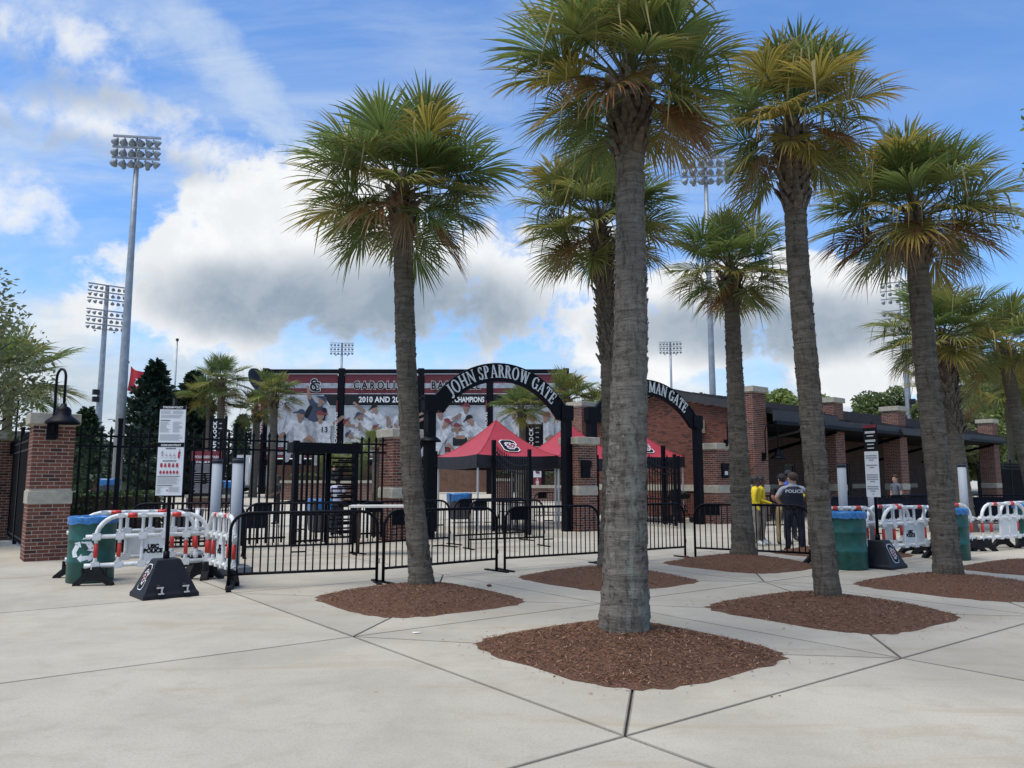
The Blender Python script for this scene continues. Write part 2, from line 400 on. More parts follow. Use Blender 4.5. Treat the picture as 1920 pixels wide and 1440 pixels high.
def bark_mat(name, c0, c1, ring=True, lichen=0.0):
    m = bpy.data.materials.new(name); m.use_nodes = True
    t = NT(m.node_tree); t.n.clear()
    out = t.node('ShaderNodeOutputMaterial'); b = t.node('ShaderNodeBsdfPrincipled')
    t.l.new(b.outputs[0], out.inputs[0])
    co = t.node('ShaderNodeTexCoord').outputs['Object']
    def mapped(s):
        q = t.node('ShaderNodeMapping'); t.put(q.inputs['Vector'], co); q.inputs['Scale'].default_value = s
        return q.outputs[0]
    rings = t.noise(mapped((2.4, 2.4, 21)), 1.3, 6, 0.66, 0.9)
    cracks = t.noise(mapped((11, 11, 1.9)), 1.3, 6, 0.72, 1.3)
    fib = t.noise(mapped((34, 34, 60)), 1.0, 4, 0.7)
    c = t.mix(t.smooth(rings, 0.32, 0.68), (*c0, 1), (*c1, 1))
    c = t.mix(t.smooth(cracks, 0.54, 0.72, 0, 0.60), c, (c0[0] * 0.35, c0[1] * 0.33, c0[2] * 0.31, 1))
    c = t.mix(t.smooth(rings, 0.22, 0.36, 0.75, 0.0), c, (c0[0] * 0.30, c0[1] * 0.30, c0[2] * 0.30, 1))
    c = t.mix(t.smooth(fib, 0.50, 0.78, 0, 0.5), c, (c1[0] * 1.45, c1[1] * 1.43, c1[2] * 1.40, 1))
    big = t.noise(co, 1.3, 4, 0.6)
    c = t.mix(t.smooth(big, 0.46, 0.70, 0, 0.5), c, (c0[0] * 0.8, c0[1] * 0.85, c0[2] * 0.78, 1))
    if lichen:
        z = t.sep(co)
        li = t.noise(mapped((3.2, 3.2, 1.1)), 2.2, 7, 0.72, 0.3)
        side = t.smooth(t.m('ADD', z[0], t.m('MULTIPLY', z[1], -0.55)), 0.02, 0.17)
        low = t.smooth(z[2], 0.1, 3.4, 1.0, 0.12)
        f = t.m('MULTIPLY', t.m('MULTIPLY', t.smooth(li, 0.50, 0.58), side), t.m('MULTIPLY', low, lichen))
        c = t.mix(f, c, (0.20, 0.215, 0.18, 1))
        vo = t.node('ShaderNodeTexVoronoi'); t.put(vo.inputs['Vector'], co); vo.inputs['Scale'].default_value = 8.0
        f2_ = t.m('MULTIPLY', t.smooth(vo.outputs['Distance'], 0.10, 0.20, 1.0, 0.0), t.smooth(t.noise(co, 2.6, 3, 0.5), 0.52, 0.60, 0, 0.75 * lichen))
        c = t.mix(f2_, c, (0.29, 0.31, 0.27, 1))
    t.put(b.inputs['Base Color'], c); b.inputs['Roughness'].default_value = 0.92
    b.inputs['Specular IOR Level'].default_value = 0.2
    bn = t.node('ShaderNodeBump'); bn.inputs['Strength'].default_value = 0.9; bn.inputs['Distance'].default_value = 0.02
    t.put(bn.inputs['Height'], t.m('ADD', t.m('SUBTRACT', rings, t.m('MULTIPLY', t.smooth(cracks, 0.5, 0.75), 0.7)), t.m('MULTIPLY', fib, 0.4)))
    t.l.new(bn.outputs[0], b.inputs['Normal'])
    MATS[name] = m
bark_mat('palm_bark', (0.080, 0.068, 0.053), (0.165, 0.143, 0.115))
bark_mat('palm_bark_lichen', (0.100, 0.087, 0.072), (0.200, 0.177, 0.150), True, 0.9)
mat('bark', (0.075, 0.06, 0.048), 0.9, 0, 0.3, 9, 0.4, 30)
mat('leaf_base', (0.105, 0.082, 0.060), 0.85, 0, 0.45, 14, 0.4, 50, objrand=0.3)
mat('fibre', (0.055, 0.036, 0.024), 0.95, 0, 0.4, 20, 0.5, 60)

def mulch_mat():
    m = bpy.data.materials.new('mulch'); m.use_nodes = True
    t = NT(m.node_tree); t.n.clear()
    out = t.node('ShaderNodeOutputMaterial'); b = t.node('ShaderNodeBsdfPrincipled')
    t.l.new(b.outputs[0], out.inputs[0])
    g = t.node('ShaderNodeNewGeometry')
    a = t.noise(g.outputs['Position'], 70, 5, 0.75, 0.8)
    c = t.mix(t.smooth(a, 0.3, 0.7), (0.050, 0.022, 0.011, 1), (0.210, 0.098, 0.050, 1))
    t.put(b.inputs['Base Color'], c); b.inputs['Roughness'].default_value = 0.95
    bn = t.node('ShaderNodeBump'); bn.inputs['Strength'].default_value = 1.0; bn.inputs['Distance'].default_value = 0.02
    t.put(bn.inputs['Height'], a); t.l.new(bn.outputs[0], b.inputs['Normal'])
    MATS['mulch'] = m
    m = bpy.data.materials.new('mulch_chip'); m.use_nodes = True
    t = NT(m.node_tree); t.n.clear()
    out = t.node('ShaderNodeOutputMaterial'); b = t.node('ShaderNodeBsdfPrincipled')
    t.l.new(b.outputs[0], out.inputs[0])
    r = t.node('ShaderNodeNewGeometry').outputs['Random Per Island']
    c = t.mix(r, (0.060, 0.027, 0.013, 1), (0.245, 0.118, 0.060, 1))
    c = t.mix(t.smooth(t.m('FRACT', t.m('MULTIPLY', r, 17.3)), 0.86, 0.95), c, (0.36, 0.22, 0.15, 1))
    t.put(b.inputs['Base Color'], c); b.inputs['Roughness'].default_value = 0.85
    MATS['mulch_chip'] = m
mulch_mat()

# ------------------------------------------------------------------ mesh building helpers
class MB:
    def __init__(self):
        self.v = []; self.f = []; self.mi = []; self.sm = []; self.uv = None
    def add(self, vs, fs, mi=0, smooth=False):
        o = len(self.v); self.v.extend([tuple(p) for p in vs])
        for f in fs:
            self.f.append(tuple(i + o for i in f)); self.mi.append(mi); self.sm.append(smooth)
    def box(self, c, s, mi=0, rz=0.0, mat4=None):
        x, y, z = s[0] / 2, s[1] / 2, s[2] / 2
        vs = [Vector((a, b, d)) for d in (-z, z) for b in (-y, y) for a in (-x, x)]
        if mat4 is not None: vs = [mat4 @ p for p in vs]
        elif rz:
            R = Matrix.Rotation(rz, 3, 'Z'); vs = [R @ p for p in vs]
        vs = [p + Vector(c) for p in vs]
        self.add(vs, [(0, 2, 3, 1), (4, 5, 7, 6), (0, 1, 5, 4), (2, 6, 7, 3), (0, 4, 6, 2), (1, 3, 7, 5)], mi)
    def bar(self, p0, p1, w, h, mi=0, up=(0, 0, 1)):
        p0, p1 = Vector(p0), Vector(p1); d = (p1 - p0).normalized()
        up = Vector(up)
        if abs(d.dot(up)) > 0.98: up = Vector((0, 1, 0))
        s = d.cross(up).normalized(); u = s.cross(d)
        vs = []
        for p in (p0, p1):
            for a, b in ((-1, -1), (1, -1), (1, 1), (-1, 1)):
                vs.append(p + s * (a * w / 2) + u * (b * h / 2))
        self.add(vs, [(0, 1, 2, 3), (7, 6, 5, 4), (0, 4, 5, 1), (1, 5, 6, 2), (2, 6, 7, 3), (3, 7, 4, 0)], mi)
    def tube(self, pts, r, n=8, mi=0, caps=True, smooth=True):
        pts = [Vector(p) for p in pts]
        rs = r if isinstance(r, (list, tuple)) else [r] * len(pts)
        vs = []; side = None
        for i, p in enumerate(pts):
            d = (pts[min(i + 1, len(pts) - 1)] - pts[max(i - 1, 0)]).normalized()
            if side is None:
                a = Vector((0, 0, 1)) if abs(d.z) < 0.9 else Vector((0, 1, 0))
                side = d.cross(a).normalized()
            side = (side - d * side.dot(d)).normalized()
            up = d.cross(side)
            for k in range(n):
                t = 2 * pi * k / n
                vs.append(p + (side * cos(t) + up * sin(t)) * rs[i])
        fs = []
        for i in range(len(pts) - 1):
            for k in range(n):
                a, b = i * n + k, i * n + (k + 1) % n
                fs.append((a, a + n, b + n, b))
        o = len(self.v)
        self.add(vs, fs, mi, smooth)
        if caps:
            L = (len(pts) - 1) * n
            self.f.append(tuple(o + k for k in range(n))); self.mi.append(mi); self.sm.append(False)
            self.f.append(tuple(o + L + n - 1 - k for k in range(n))); self.mi.append(mi); self.sm.append(False)
    def cyl(self, p0, p1, r0, r1=None, n=12, mi=0, smooth=True):
        self.tube([p0, p1], [r0, r0 if r1 is None else r1], n, mi, True, smooth)
    def lathe(self, prof, c=(0, 0, 0), n=20, mi=0, smooth=True):
        vs = []
        for r, z in prof:
            for k in range(n):
                t = 2 * pi * k / n
                vs.append((c[0] + r * cos(t), c[1] + r * sin(t), c[2] + z))
        fs = []
        for i in range(len(prof) - 1):
            for k in range(n):
                a, b = i * n + k, i * n + (k + 1) % n
                fs.append((a, b, b + n, a + n))
        self.add(vs, fs, mi, smooth)
    def prism(self, poly, ax0, ax1, nrm, o, depth, mi=0):
        """polygon (2d) in plane (ax0, ax1) at o, extruded by depth along nrm"""
        ax0, ax1, nrm, o = Vector(ax0), Vector(ax1), Vector(nrm), Vector(o)
        n = len(poly)
        A = [o + ax0 * a + ax1 * b for a, b in poly]
        B = [p + nrm * depth for p in A]
        fs = [tuple(range(n)), tuple(range(2 * n - 1, n - 1, -1))]
        fs += [(i, (i + n), (i + 1) % n + n, (i + 1) % n) for i in range(n)]
        self.add(A + B, fs, mi)
    def quad(self, a, b, c, d, mi=0):
        self.add([a, b, c, d], [(0, 1, 2, 3)], mi)
    def mesh(self, name, mats):
        me = bpy.data.meshes.new(name)
        me.from_pydata(self.v, [], self.f)
        for m in mats: me.materials.append(MATS[m] if isinstance(m, str) else m)
        if len(mats) > 1: me.polygons.foreach_set('material_index', self.mi)
        me.polygons.foreach_set('use_smooth', self.sm)
        me.update()
        return me
    def build(self, name, mats, parent=None, loc=None, rz=0.0):
        if isinstance(mats, str): mats = [mats]
        return link(name, self.mesh(name, mats), parent, loc, rz)

def link(name, me, parent=None, loc=None, rz=0.0, rot=None, sc=None):
    o = bpy.data.objects.new(name, me); COL.objects.link(o)
    if parent is not None: o.parent = parent
    if loc is not None: o.location = loc
    if rot is not None: o.rotation_euler = rot
    elif rz: o.rotation_euler = (0, 0, rz)
    if sc is not None: o.scale = sc if hasattr(sc, '__len__') else (sc, sc, sc)
    return o

def tag(o, label=None, cat=None, group=None, kind=None):
    if label: o['label'] = label
    if cat: o['category'] = cat
    if group: o['group'] = group
    if kind: o['kind'] = kind
    return o

def thing(name, label, cat, loc=(0, 0, 0), rz=0.0, group=None):
    o = bpy.data.objects.new(name, None); COL.objects.link(o)
    o.empty_display_size = 0.2
    o.location = loc; o.rotation_euler = (0, 0, rz)
    return tag(o, label, cat, group)

def kids(o): return [c for c in ALLKIDS.get(o.name, [])]
def copy_tree(root, loc, rz, label, group=None):
    """a copy of a thing with copies of its parts and sub-parts"""
    def rec(o, par):
        c = o.copy(); COL.objects.link(c)
        if par is not None: c.parent = par
        for ch in list(o.children): rec(ch, c)
        return c
    r = rec(root, None)
    r.location = loc; r.rotation_euler = (0, 0, rz); r['label'] = label
    if group: r['group'] = group
    return r

def text_mesh(body, size, extrude=0.004, bold=0.0, sx=1.0, align='CENTER', spacing=1.0):
    cu = bpy.data.curves.new('text', 'FONT'); cu.body = body; cu.size = size; cu.extrude = extrude
    cu.offset = bold; cu.align_x = align; cu.align_y = 'CENTER'; cu.space_character = spacing; cu.resolution_u = 3
    o = bpy.data.objects.new('text', cu); COL.objects.link(o)
    dg = bpy.context.evaluated_depsgraph_get()
    me = bpy.data.meshes.new_from_object(o.evaluated_get(dg))
    bpy.data.objects.remove(o); bpy.data.curves.remove(cu)
    if sx != 1.0: me.transform(Matrix.Diagonal((sx, 1, 1, 1)))
    me.materials.clear()
    return me

def text_part(name, body, size, m, parent, loc, rot, extrude=0.004, bold=0.0, sx=1.0, align='CENTER', spacing=1.0):
    me = text_mesh(body, size, extrude, bold, sx, align, spacing); me.name = name
    me.materials.append(MATS[m])
    return link(name, me, parent, loc, rot=rot)

def ellipse(cx, cy, rx, ry, a=0.0, n=14):
    ca, sa = cos(a), sin(a)
    return [(cx + rx * cos(t) * ca - ry * sin(t) * sa, cy + rx * cos(t) * sa + ry * sin(t) * ca) for t in [2 * pi * k / n for k in range(n)]]
def limb(x0, y0, x1, y1, w0, w1):
    """tapered capsule polygon"""
    d = hypot(x1 - x0, y1 - y0) or 1e-6; a = atan2(y1 - y0, x1 - x0)
    pts = [(x0 + w0 * cos(a + pi / 2 + t), y0 + w0 * sin(a + pi / 2 + t)) for t in [pi * k / 5 for k in range(6)]]
    pts += [(x1 + w1 * cos(a - pi / 2 + t), y1 + w1 * sin(a - pi / 2 + t)) for t in [pi * k / 5 for k in range(6)]]
    return pts

# ------------------------------------------------------------------ frames of the place
AU = atan2(0.604, 0.797)                         # direction of the gate line
U = Vector((cos(AU), sin(AU), 0)); V = Vector((-sin(AU), cos(AU), 0))
P0 = Vector((-9.65, 16.10, 0))                   # corner pillar
AB = atan2(0.644, 0.765)                         # direction of the brick building
UB = Vector((cos(AB), sin(AB), 0)); VB = Vector((-sin(AB), cos(AB), 0))
def F(s, d=0.0, z=0.0):
    p = P0 + U * s + V * d
    return Vector((p.x, p.y, z))
def rise(x, y):
    """the inner plaza climbs gently behind the gates"""
    d = (Vector((x, y, 0)) - P0).dot(V)
    t = min(1, max(0, (d - 9.5) / 13.0))
    return 0.62 * t

# ================================================================== SETTING: ground
GA = Vector((0.72, 5.14, 0)); SU, SV = 3.57, 3.93
GU, GV = U * SU, V * SV
def cell(i, j): return GA + GU * i + GV * j
mb = MB()
ds = [-60, 8.6, 8.62, 9.5, 11, 13, 15, 17, 19, 21, 22.5, 24, 400]
ss = [-400, -60, -20, 0, 20, 60, 100, 500]
grid = []
for d in ds:
    row = []
    for s in ss:
        p = F(s, d); z = -0.03 if d < 8.61 else 0.0
        if d > 9: z += 0.62 * min(1, max(0, (d - 9.5) / 13.0))
        mb.v.append((p.x, p.y, z)); row.append(len(mb.v) - 1)
    grid.append(row)
for a in range(len(ds) - 1):
    for b in range(len(ss) - 1):
        mb.f.append((grid[a][b], grid[a][b + 1], grid[a + 1][b + 1], grid[a + 1][b])); mb.mi.append(0); mb.sm.append(False)
ground = mb.build('ground', 'concrete_far'); ground['kind'] = 'structure'

# slabs of the front plaza, with open joints between them
plaza = thing('plaza', None, None); plaza['kind'] = 'structure'
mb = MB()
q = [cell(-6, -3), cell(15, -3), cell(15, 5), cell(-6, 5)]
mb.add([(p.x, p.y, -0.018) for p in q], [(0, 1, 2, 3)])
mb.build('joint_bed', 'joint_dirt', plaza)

BEDS = {}
def bed_outline(n=64):
    pts = []
    for k in range(n):
        t = 2 * pi * k / n
        c, s_ = cos(t), sin(t)
        e = 2.0 / 4.0
        a = abs(c) ** e * (1 if c >= 0 else -1); b = abs(s_) ** e * (1 if s_ >= 0 else -1)
        pts.append((a * 1.15, b * 1.23))
    return pts
bed_cells = [(0, 0), (1, 0), (2, 0), (0, 1), (1, 1), (2, 1), (3, 0), (3, 1)]
for (i, j) in bed_cells:
    BEDS[(i, j)] = cell(i + 0.515, j + 0.46)

def slab_mesh(poly, name='slab'):
    """a slab with a softened arris, from a convex-ish outline"""
    g = 0.008
    b = MB(); n = len(poly)
    P = [Vector((x, y, 0)) for x, y in poly]
    def inset(pts, w):
        out = []
        for k in range(n):
            a, p, c = pts[k - 1], pts[k], pts[(k + 1) % n]
            d1 = (p - a).normalized(); d2 = (c - p).normalized()
            n1 = Vector((-d1.y, d1.x, 0)); n2 = Vector((-d2.y, d2.x, 0))
            m_ = (n1 + n2)
            if m_.length < 1e-4: m_ = n1
            m_.normalize(); k_ = max(0.4, m_.dot(n1))
            out.append(p + m_ * (w / k_))
        return out
    A = inset(P, g); B = inset(P, g + 0.004); C = inset(P, g + 0.013)
    vs = [(p.x, p.y, -0.03) for p in A] + [(p.x, p.y, -0.005) for p in A] + [(p.x, p.y, 0.0) for p in B] + [(p.x, p.y, 0.0) for p in C]
    fs = [tuple(range(3 * n, 4 * n))]
    for r in (0, 1, 2):
        for k in range(n):
            k2 = (k + 1) % n
            fs.append((r * n + k, r * n + k2, (r + 1) * n + k2, (r + 1) * n + k))
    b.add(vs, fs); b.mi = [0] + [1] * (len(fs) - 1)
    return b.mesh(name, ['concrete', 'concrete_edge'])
plain = slab_mesh([(-SU / 2, -SV / 2), (SU / 2, -SV / 2), (SU / 2, SV / 2), (-SU / 2, SV / 2)])
# four pieces round a bed
ol = bed_outline(64)
quarter = []
oy = (0.46 - 0.5) * SV
for k in range(4):
    # corner directions of the bed at 45 degrees: indices 8, 24, 40, 56
    i0 = (8 + 16 * k) % 64
    arc = [ol[(i0 + t) % 64] for t in range(17)]
    arc = [(x, y + oy) for x, y in arc]
    cs = [(SU / 2, SV / 2), (-SU / 2, SV / 2), (-SU / 2, -SV / 2), (SU / 2, -SV / 2)]
    arc = [(x + 0.015 * SU, y) for x, y in arc]
    poly = [cs[k], cs[(k + 1) % 4]] + arc[::-1]
    quarter.append(slab_mesh(poly))
for i in range(-5, 14):
    for j in range(-2, 5):
        c = cell(i + 0.5, j + 0.5)
        if (i, j) in BEDS:
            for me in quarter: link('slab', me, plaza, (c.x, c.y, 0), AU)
        else:
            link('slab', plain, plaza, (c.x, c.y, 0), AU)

# mulch beds
MH = 0.185
def mound_z(a, b):
    e = 4.0
    r = (abs(a / 1.15) ** e + abs(b / 1.23) ** e) ** (1 / e)
    return MH * max(0.0, 1 - r ** 1.9) - 0.004, r
for n_, ((i, j), c) in enumerate(BEDS.items()):
    bed = thing('mulch_bed', None, None, (c.x, c.y, 0), AU); bed['kind'] = 'structure'
    mb = MB(); rings = 12; n = 64
    mb.v.append((0, 0, MH))
    rr = random.Random(50 + n_)
    for k in range(1, rings + 1):
        t = k / rings
        for q_ in range(n):
            kx = 1.012 if k < rings else 1.03 + 0.022 * sin(q_ * 1.9 + n_) + rr.uniform(-0.012, 0.016)
            x, y = ol[q_][0] * t * kx, ol[q_][1] * t * kx
            z, _ = mound_z(x, y)
            z += rr.uniform(-1, 1) * 0.010 * (1 if k < rings else 0.3)
            mb.v.append((x, y, 0.0015 if k == rings else max(z, 0.006)))
    for q_ in range(n):
        mb.f.append((0, 1 + q_, 1 + (q_ + 1) % n)); mb.mi.append(0); mb.sm.append(True)
    for k in range(rings - 1):
        for q_ in range(n):
            a = 1 + k * n + q_; b = 1 + k * n + (q_ + 1) % n
            mb.f.append((a, a + n, b + n, b)); mb.mi.append(0); mb.sm.append(True)
    mb.build('mound', 'mulch', bed)
    cm = MB()
    N = {(0, 0): 12000, (0, 1): 6500, (1, 0): 6500}.get((i, j), 3000)
    for q_ in range(N):
        while True:
            a, b = rr.uniform(-1.5, 1.5), rr.uniform(-1.6, 1.6)
            z, r = mound_z(a, b)
            if r < 1.0 or (r < 1.10 and rr.random() < 0.45 * ((1.10 - r) / 0.10) ** 2) or (r < 1.35 and rr.random() < 0.006): break
        L = rr.uniform(0.018, 0.06) * (1.5 if rr.random() < 0.08 else 1); w = rr.uniform(0.003, 0.010)
        th = rr.uniform(0, 2 * pi); pt = rr.uniform(-0.45, 0.45)
        d = Vector((cos(th) * cos(pt), sin(th) * cos(pt), sin(pt)))
        s_ = Vector((-sin(th), cos(th), rr.uniform(-0.6, 0.6))).normalized()
        p = Vector((a, b, max(z, 0.0) + 0.006 + abs(d.z) * L * 0.5))
        u_ = d.cross(s_) * 0.002
        cm.add([p - d * L / 2, p + s_ * w * 0.6 + u_, p + d * L / 2, p - s_ * w * 0.6 + u_], [(0, 1, 2, 3)])
    o = cm.build('mulch_chips', 'mulch_chip', bed); o['kind'] = 'stuff'

# ================================================================== BRICKWORK
BL, BH, BD = 0.203, 0.061, 0.05          # brick
CO = 0.0755                              # course height
def brick_mesh(L, name='brick'):
    b = MB(); x, y, z = L / 2, BD / 2, BH / 2; c = 0.003
    vs = [(-x, y, -z), (x, y, -z), (x, y, z), (-x, y, z), (-x + 0, -y + c, -z), (x, -y + c, -z), (x, -y + c, z), (-x, -y + c, z),
          (-x + c, -y, -z + c), (x - c, -y, -z + c), (x - c, -y, z - c), (-x + c, -y, z - c)]
    fs = [(8, 9, 10, 11), (4, 5, 9, 8), (5, 6, 10, 9), (6, 7, 11, 10), (7, 4, 8, 11), (0, 1, 5, 4), (1, 2, 6, 5), (2, 3, 7, 6), (3, 0, 4, 7), (3, 2, 1, 0)]
    b.add(vs, fs)
    return b.mesh(name, ['brick'])
BRICKS = {}
def brick_of(L):
    k = round(L, 3)
    if k not in BRICKS: BRICKS[k] = brick_mesh(k)
    return BRICKS[k]

def course_layout(width, z0, z1, skip=()):
    """positions of the bricks of one face: (x, z, length)"""
    out = []; n = int((z1 - z0 + 0.003) / CO)
    pitch = BL + 0.014
    for r in range(n):
        z = z0 + CO * (r + 0.5)
        if any(a - 0.02 < z < b_ + 0.02 for a, b_ in skip): continue
        x = -width / 2
        if r % 2: segs = [pitch * 0.5]
        else: segs = []
        rem = width - sum(segs)
        while rem > pitch + 0.02:
            segs.append(pitch); rem -= pitch
        if rem > 0.03: segs.append(rem)
        elif segs: segs[-1] += rem
        for k_, s in enumerate(segs):
            L = s if k_ == len(segs) - 1 else s - 0.014
            out.append((x + L / 2, z, max(0.03, L))); x += s
    return out

def add_bricks(root, faces, limit=300, rs=1):
    """faces: (layout, function (x, z) -> (location, rz)). The first bricks are parts, the rest one joined part."""
    rest = MB(); n = 0; rr = random.Random(rs)
    for layout, place in faces:
        for (x, z, L) in layout:
            loc, rz = place(x, z)
            j = rr.uniform(-0.0025, 0.0025)
            off = Vector((sin(rz), -cos(rz), 0)) * j
            loc = Vector(loc) + off
            if n < limit:
                link('brick', brick_of(L), root, loc, rz); n += 1
            else:
                rest.box(loc, (L, BD, BH), 0, rz)
    if rest.v:
        o = rest.build('brickwork', 'brick', root); o['kind'] = 'stuff'

def block(root, name, z0, z1, w, m='stone', bev=0.012, mats=None):
    """a square stone course with softened edges"""
    b = MB(); h = w / 2
    rings = [(h - bev, z0), (h, z0 + bev), (h, z1 - bev), (h - bev, z1)]
    vs = []
    for r, z in rings: vs += [(-r, -r, z), (r, -r, z), (r, r, z), (-r, r, z)]
    fs = [(3, 2, 1, 0), (12, 13, 14, 15)]
    for k in range(3):
        for q_ in range(4): fs.append((k * 4 + q_, k * 4 + (q_ + 1) % 4, k * 4 + 4 + (q_ + 1) % 4, k * 4 + 4 + q_))
    b.add(vs, fs)
    return b.build(name, m, root)

def brick_pillar(label, s, rs, d=0.0, h=2.98, w=0.80, band=(1.13, 1.40), group='brick gate pillars', az=AU, base=None, faces=(0, 3, 1, 2)):
    p = F(s, d) if base is None else Vector(base)
    root = thing('brick_pillar', label, 'pillar', p, az, group)
    capz = h - 0.23
    b = MB(); b.box((0, 0, capz / 2), (w - 0.012, w - 0.012, capz)); b.build('mortar_core', 'mortar', root)
    lay = course_layout(w, 0.0, capz, [band] if band else [])
    hw = w / 2 - BD / 2
    pl = [lambda x, z: ((x, -hw, z), 0.0), lambda x, z: ((hw, x, z), pi / 2), lambda x, z: ((x, hw, z), pi), lambda x, z: ((-hw, x, z), -pi / 2)]
    lay_in = [(x, z, L) for x, z, L in course_layout(w - 2 * BD - 0.020, 0.0, capz, [band] if band else [])]
    fs = []
    for f in faces: fs.append((lay if f in (0, 2) else lay_in, pl[f]))
    add_bricks(root, fs, 300, rs)
    if band: block(root, 'stone_band', band[0], band[1], w + 0.03)
    block(root, 'stone_cap', capz, h, w + 0.15)
    return root

PILL = [brick_pillar('brick pillar nearest the camera at the left with the lamp on its face', 0.03, 1, w=0.755),
        brick_pillar('brick pillar between the turnstile and the lettered arch, topped by palm leaves', 8.25, 2),
        brick_pillar('brick pillar standing between the two black arched gates', 14.85, 3),
        brick_pillar('brick pillar right of the second arch, half behind a palm trunk', 21.75, 4)]
brick_pillar('far left brick pillar behind the dark screened fence', 0.0, 5, base=F(-0.1, 7.4), band=None)

# ------------------------------------------------------------------ gooseneck lamps
def gooseneck(label, loc, rz, flip=1, drop=0.42, out=0.42, up=0.95, side=False, ax=None):
    """lamp on a wall plate: loc is the plate, rz turns local -Y to face outwards"""
    root = thing('gooseneck_lamp', label, 'lamp', loc, rz, 'gooseneck lamps on brick pillars and walls')
    b = MB(); b.box((0, -0.03, 0), (0.20, 0.06, 0.34)); b.box((0, -0.075, 0.02), (0.10, 0.05, 0.20)); b.build('wall_plate', 'black_metal', root)
    pts = [(0, -0.10, -0.08), (0, -0.12, 0.05)]
    zt = up
    ax = ax or ((1, 0) if side else (0, -1))
    hx = out / 2
    pts.append((0, -0.12, zt - 0.10))
    for k in range(13):
        t = pi - pi * k / 12
        q_ = hx + hx * cos(t)
        pts.append((ax[0] * q_, -0.12 + ax[1] * q_, zt - 0.05 + hx * 1.05 * sin(t)))
    pts.append((ax[0] * out, -0.12 + ax[1] * out, zt - drop))
    b = MB(); b.tube(pts, 0.026, 10); b.build('gooseneck_arm', 'black_metal', root)
    cx, cy, cz = pts[-1]
    b = MB()
    b.lathe([(0.0, 0.03), (0.05, 0.03), (0.06, -0.02), (0.115, -0.05), (0.145, -0.10), (0.15, -0.21), (0.165, -0.22)], (cx, cy, cz), 20)
    b.build('lamp_hood', 'black_metal', root)
    b = MB()
    b.lathe([(0.16, -0.215), (0.26, -0.29), (0.315, -0.345), (0.32, -0.38), (0.305, -0.38), (0.25, -0.31), (0.15, -0.23)], (cx, cy, cz), 28)
    b.build('lamp_shade', 'black_metal', root)
    return root
gooseneck('gooseneck lamp on the nearest brick pillar at the left', F(-0.02, -0.38, 2.62), AU, up=1.12, drop=0.62, out=0.34, ax=(0.36, -0.93))
gooseneck('gooseneck lamp on the brick pillar half hidden by the left palm trunk', F(8.66, 0.05, 2.72), AU + pi / 2, up=1.0, drop=0.66, out=0.46)
gooseneck('gooseneck lamp on the right pillar beside the second arch', F(21.85, -0.41, 2.95), AU, up=0.72, drop=0.62, out=0.75, side=True)
gooseneck('gooseneck lamp on the far left pillar behind the screened fence', F(-0.1, 6.95, 2.5), AU, up=1.4, drop=1.0, out=-1.3, side=True)

# ------------------------------------------------------------------ tall picket fence
def spear(b, x, y, z0, z1, w=0.042, tip=True):
    h = w / 2
    b.box((x, y, (z0 + z1) / 2), (w, w, z1 - z0))
    if tip:
        a = z1 + 0.0
        vs = [(x - h * 1.8, y - h, a), (x + h * 1.8, y - h, a), (x + h * 1.8, y + h, a), (x - h * 1.8, y + h, a), (x - h * 1.2, y - h, a + 0.05), (x + h * 1.2, y - h, a + 0.05), (x + h * 1.2, y + h, a + 0.05), (x - h * 1.2, y + h, a + 0.05), (x, y, a + 0.13)]
        b.add(vs, [(3, 2, 1, 0), (0, 1, 5, 4), (1, 2, 6, 5), (2, 3, 7, 6), (3, 0, 4, 7), (4, 5, 8), (5, 6, 8), (6, 7, 8), (7, 4, 8)])
b = MB(); spear(b, 0, 0, 0.10, 2.66); PICKET = b.mesh('picket', ['black_metal'])
b = MB(); b.box((0, 0, 1.45), (0.085, 0.085, 2.9)); b.box((0, 0, 2.93), (0.10, 0.10, 0.06)); POST = b.mesh('post', ['black_metal'])
def picket_fence(label, p0, p1, posts, rails=(0.22, 2.34, 2.56), pitch=0.19, group='tall black picket fences', name='picket_fence'):
    p0, p1 = Vector(p0), Vector(p1); d = p1 - p0; L = d.length; a = atan2(d.y, d.x)
    root = thing(name, label, 'fence', p0, a, group)
    for z in rails:
        b = MB(); b.box((L / 2, 0, z), (L, 0.045, 0.045)); b.build('rail', 'black_metal', root)
    n = int(L / pitch)
    for k in range(n):
        x = (k + 0.5) * L / n
        if any(abs(x - q_) < 0.08 for q_ in posts): continue
        link('picket', PICKET, root, (x, 0, 0))
    for q_ in posts: link('post', POST, root, (q_, 0, 0))
    return root
picket_fence('long black picket fence from the left lamp pillar to the turnstile', F(0.46), F(5.12), (0.85, 3.35))
picket_fence('short black picket fence between turnstile and brick pillar', F(7.02), F(7.84), ())
picket_fence('black picket fence between the second arch and the ticket building', F(22.16), F(24.0, -0.05), (0.9,))
# screened fence running back on the left
lf = picket_fence('dark picket fence with mesh screen at the left edge', F(-0.1, 0.42), F(-0.1, 6.98), (2.2, 4.4))
b = MB(); b.box((3.28, -0.04, 1.25), (6.5, 0.012, 2.1)); b.build('screen_cloth', 'screen_mesh', lf)
lf2 = picket_fence('dark screened fence beyond the far left pillar', F(-0.1, 7.82), F(-0.1, 15.0), (2.4, 4.8))
b = MB(); b.box((3.5, -0.04, 1.25), (7.0, 0.012, 2.1)); b.build('screen_cloth', 'screen_mesh', lf2)

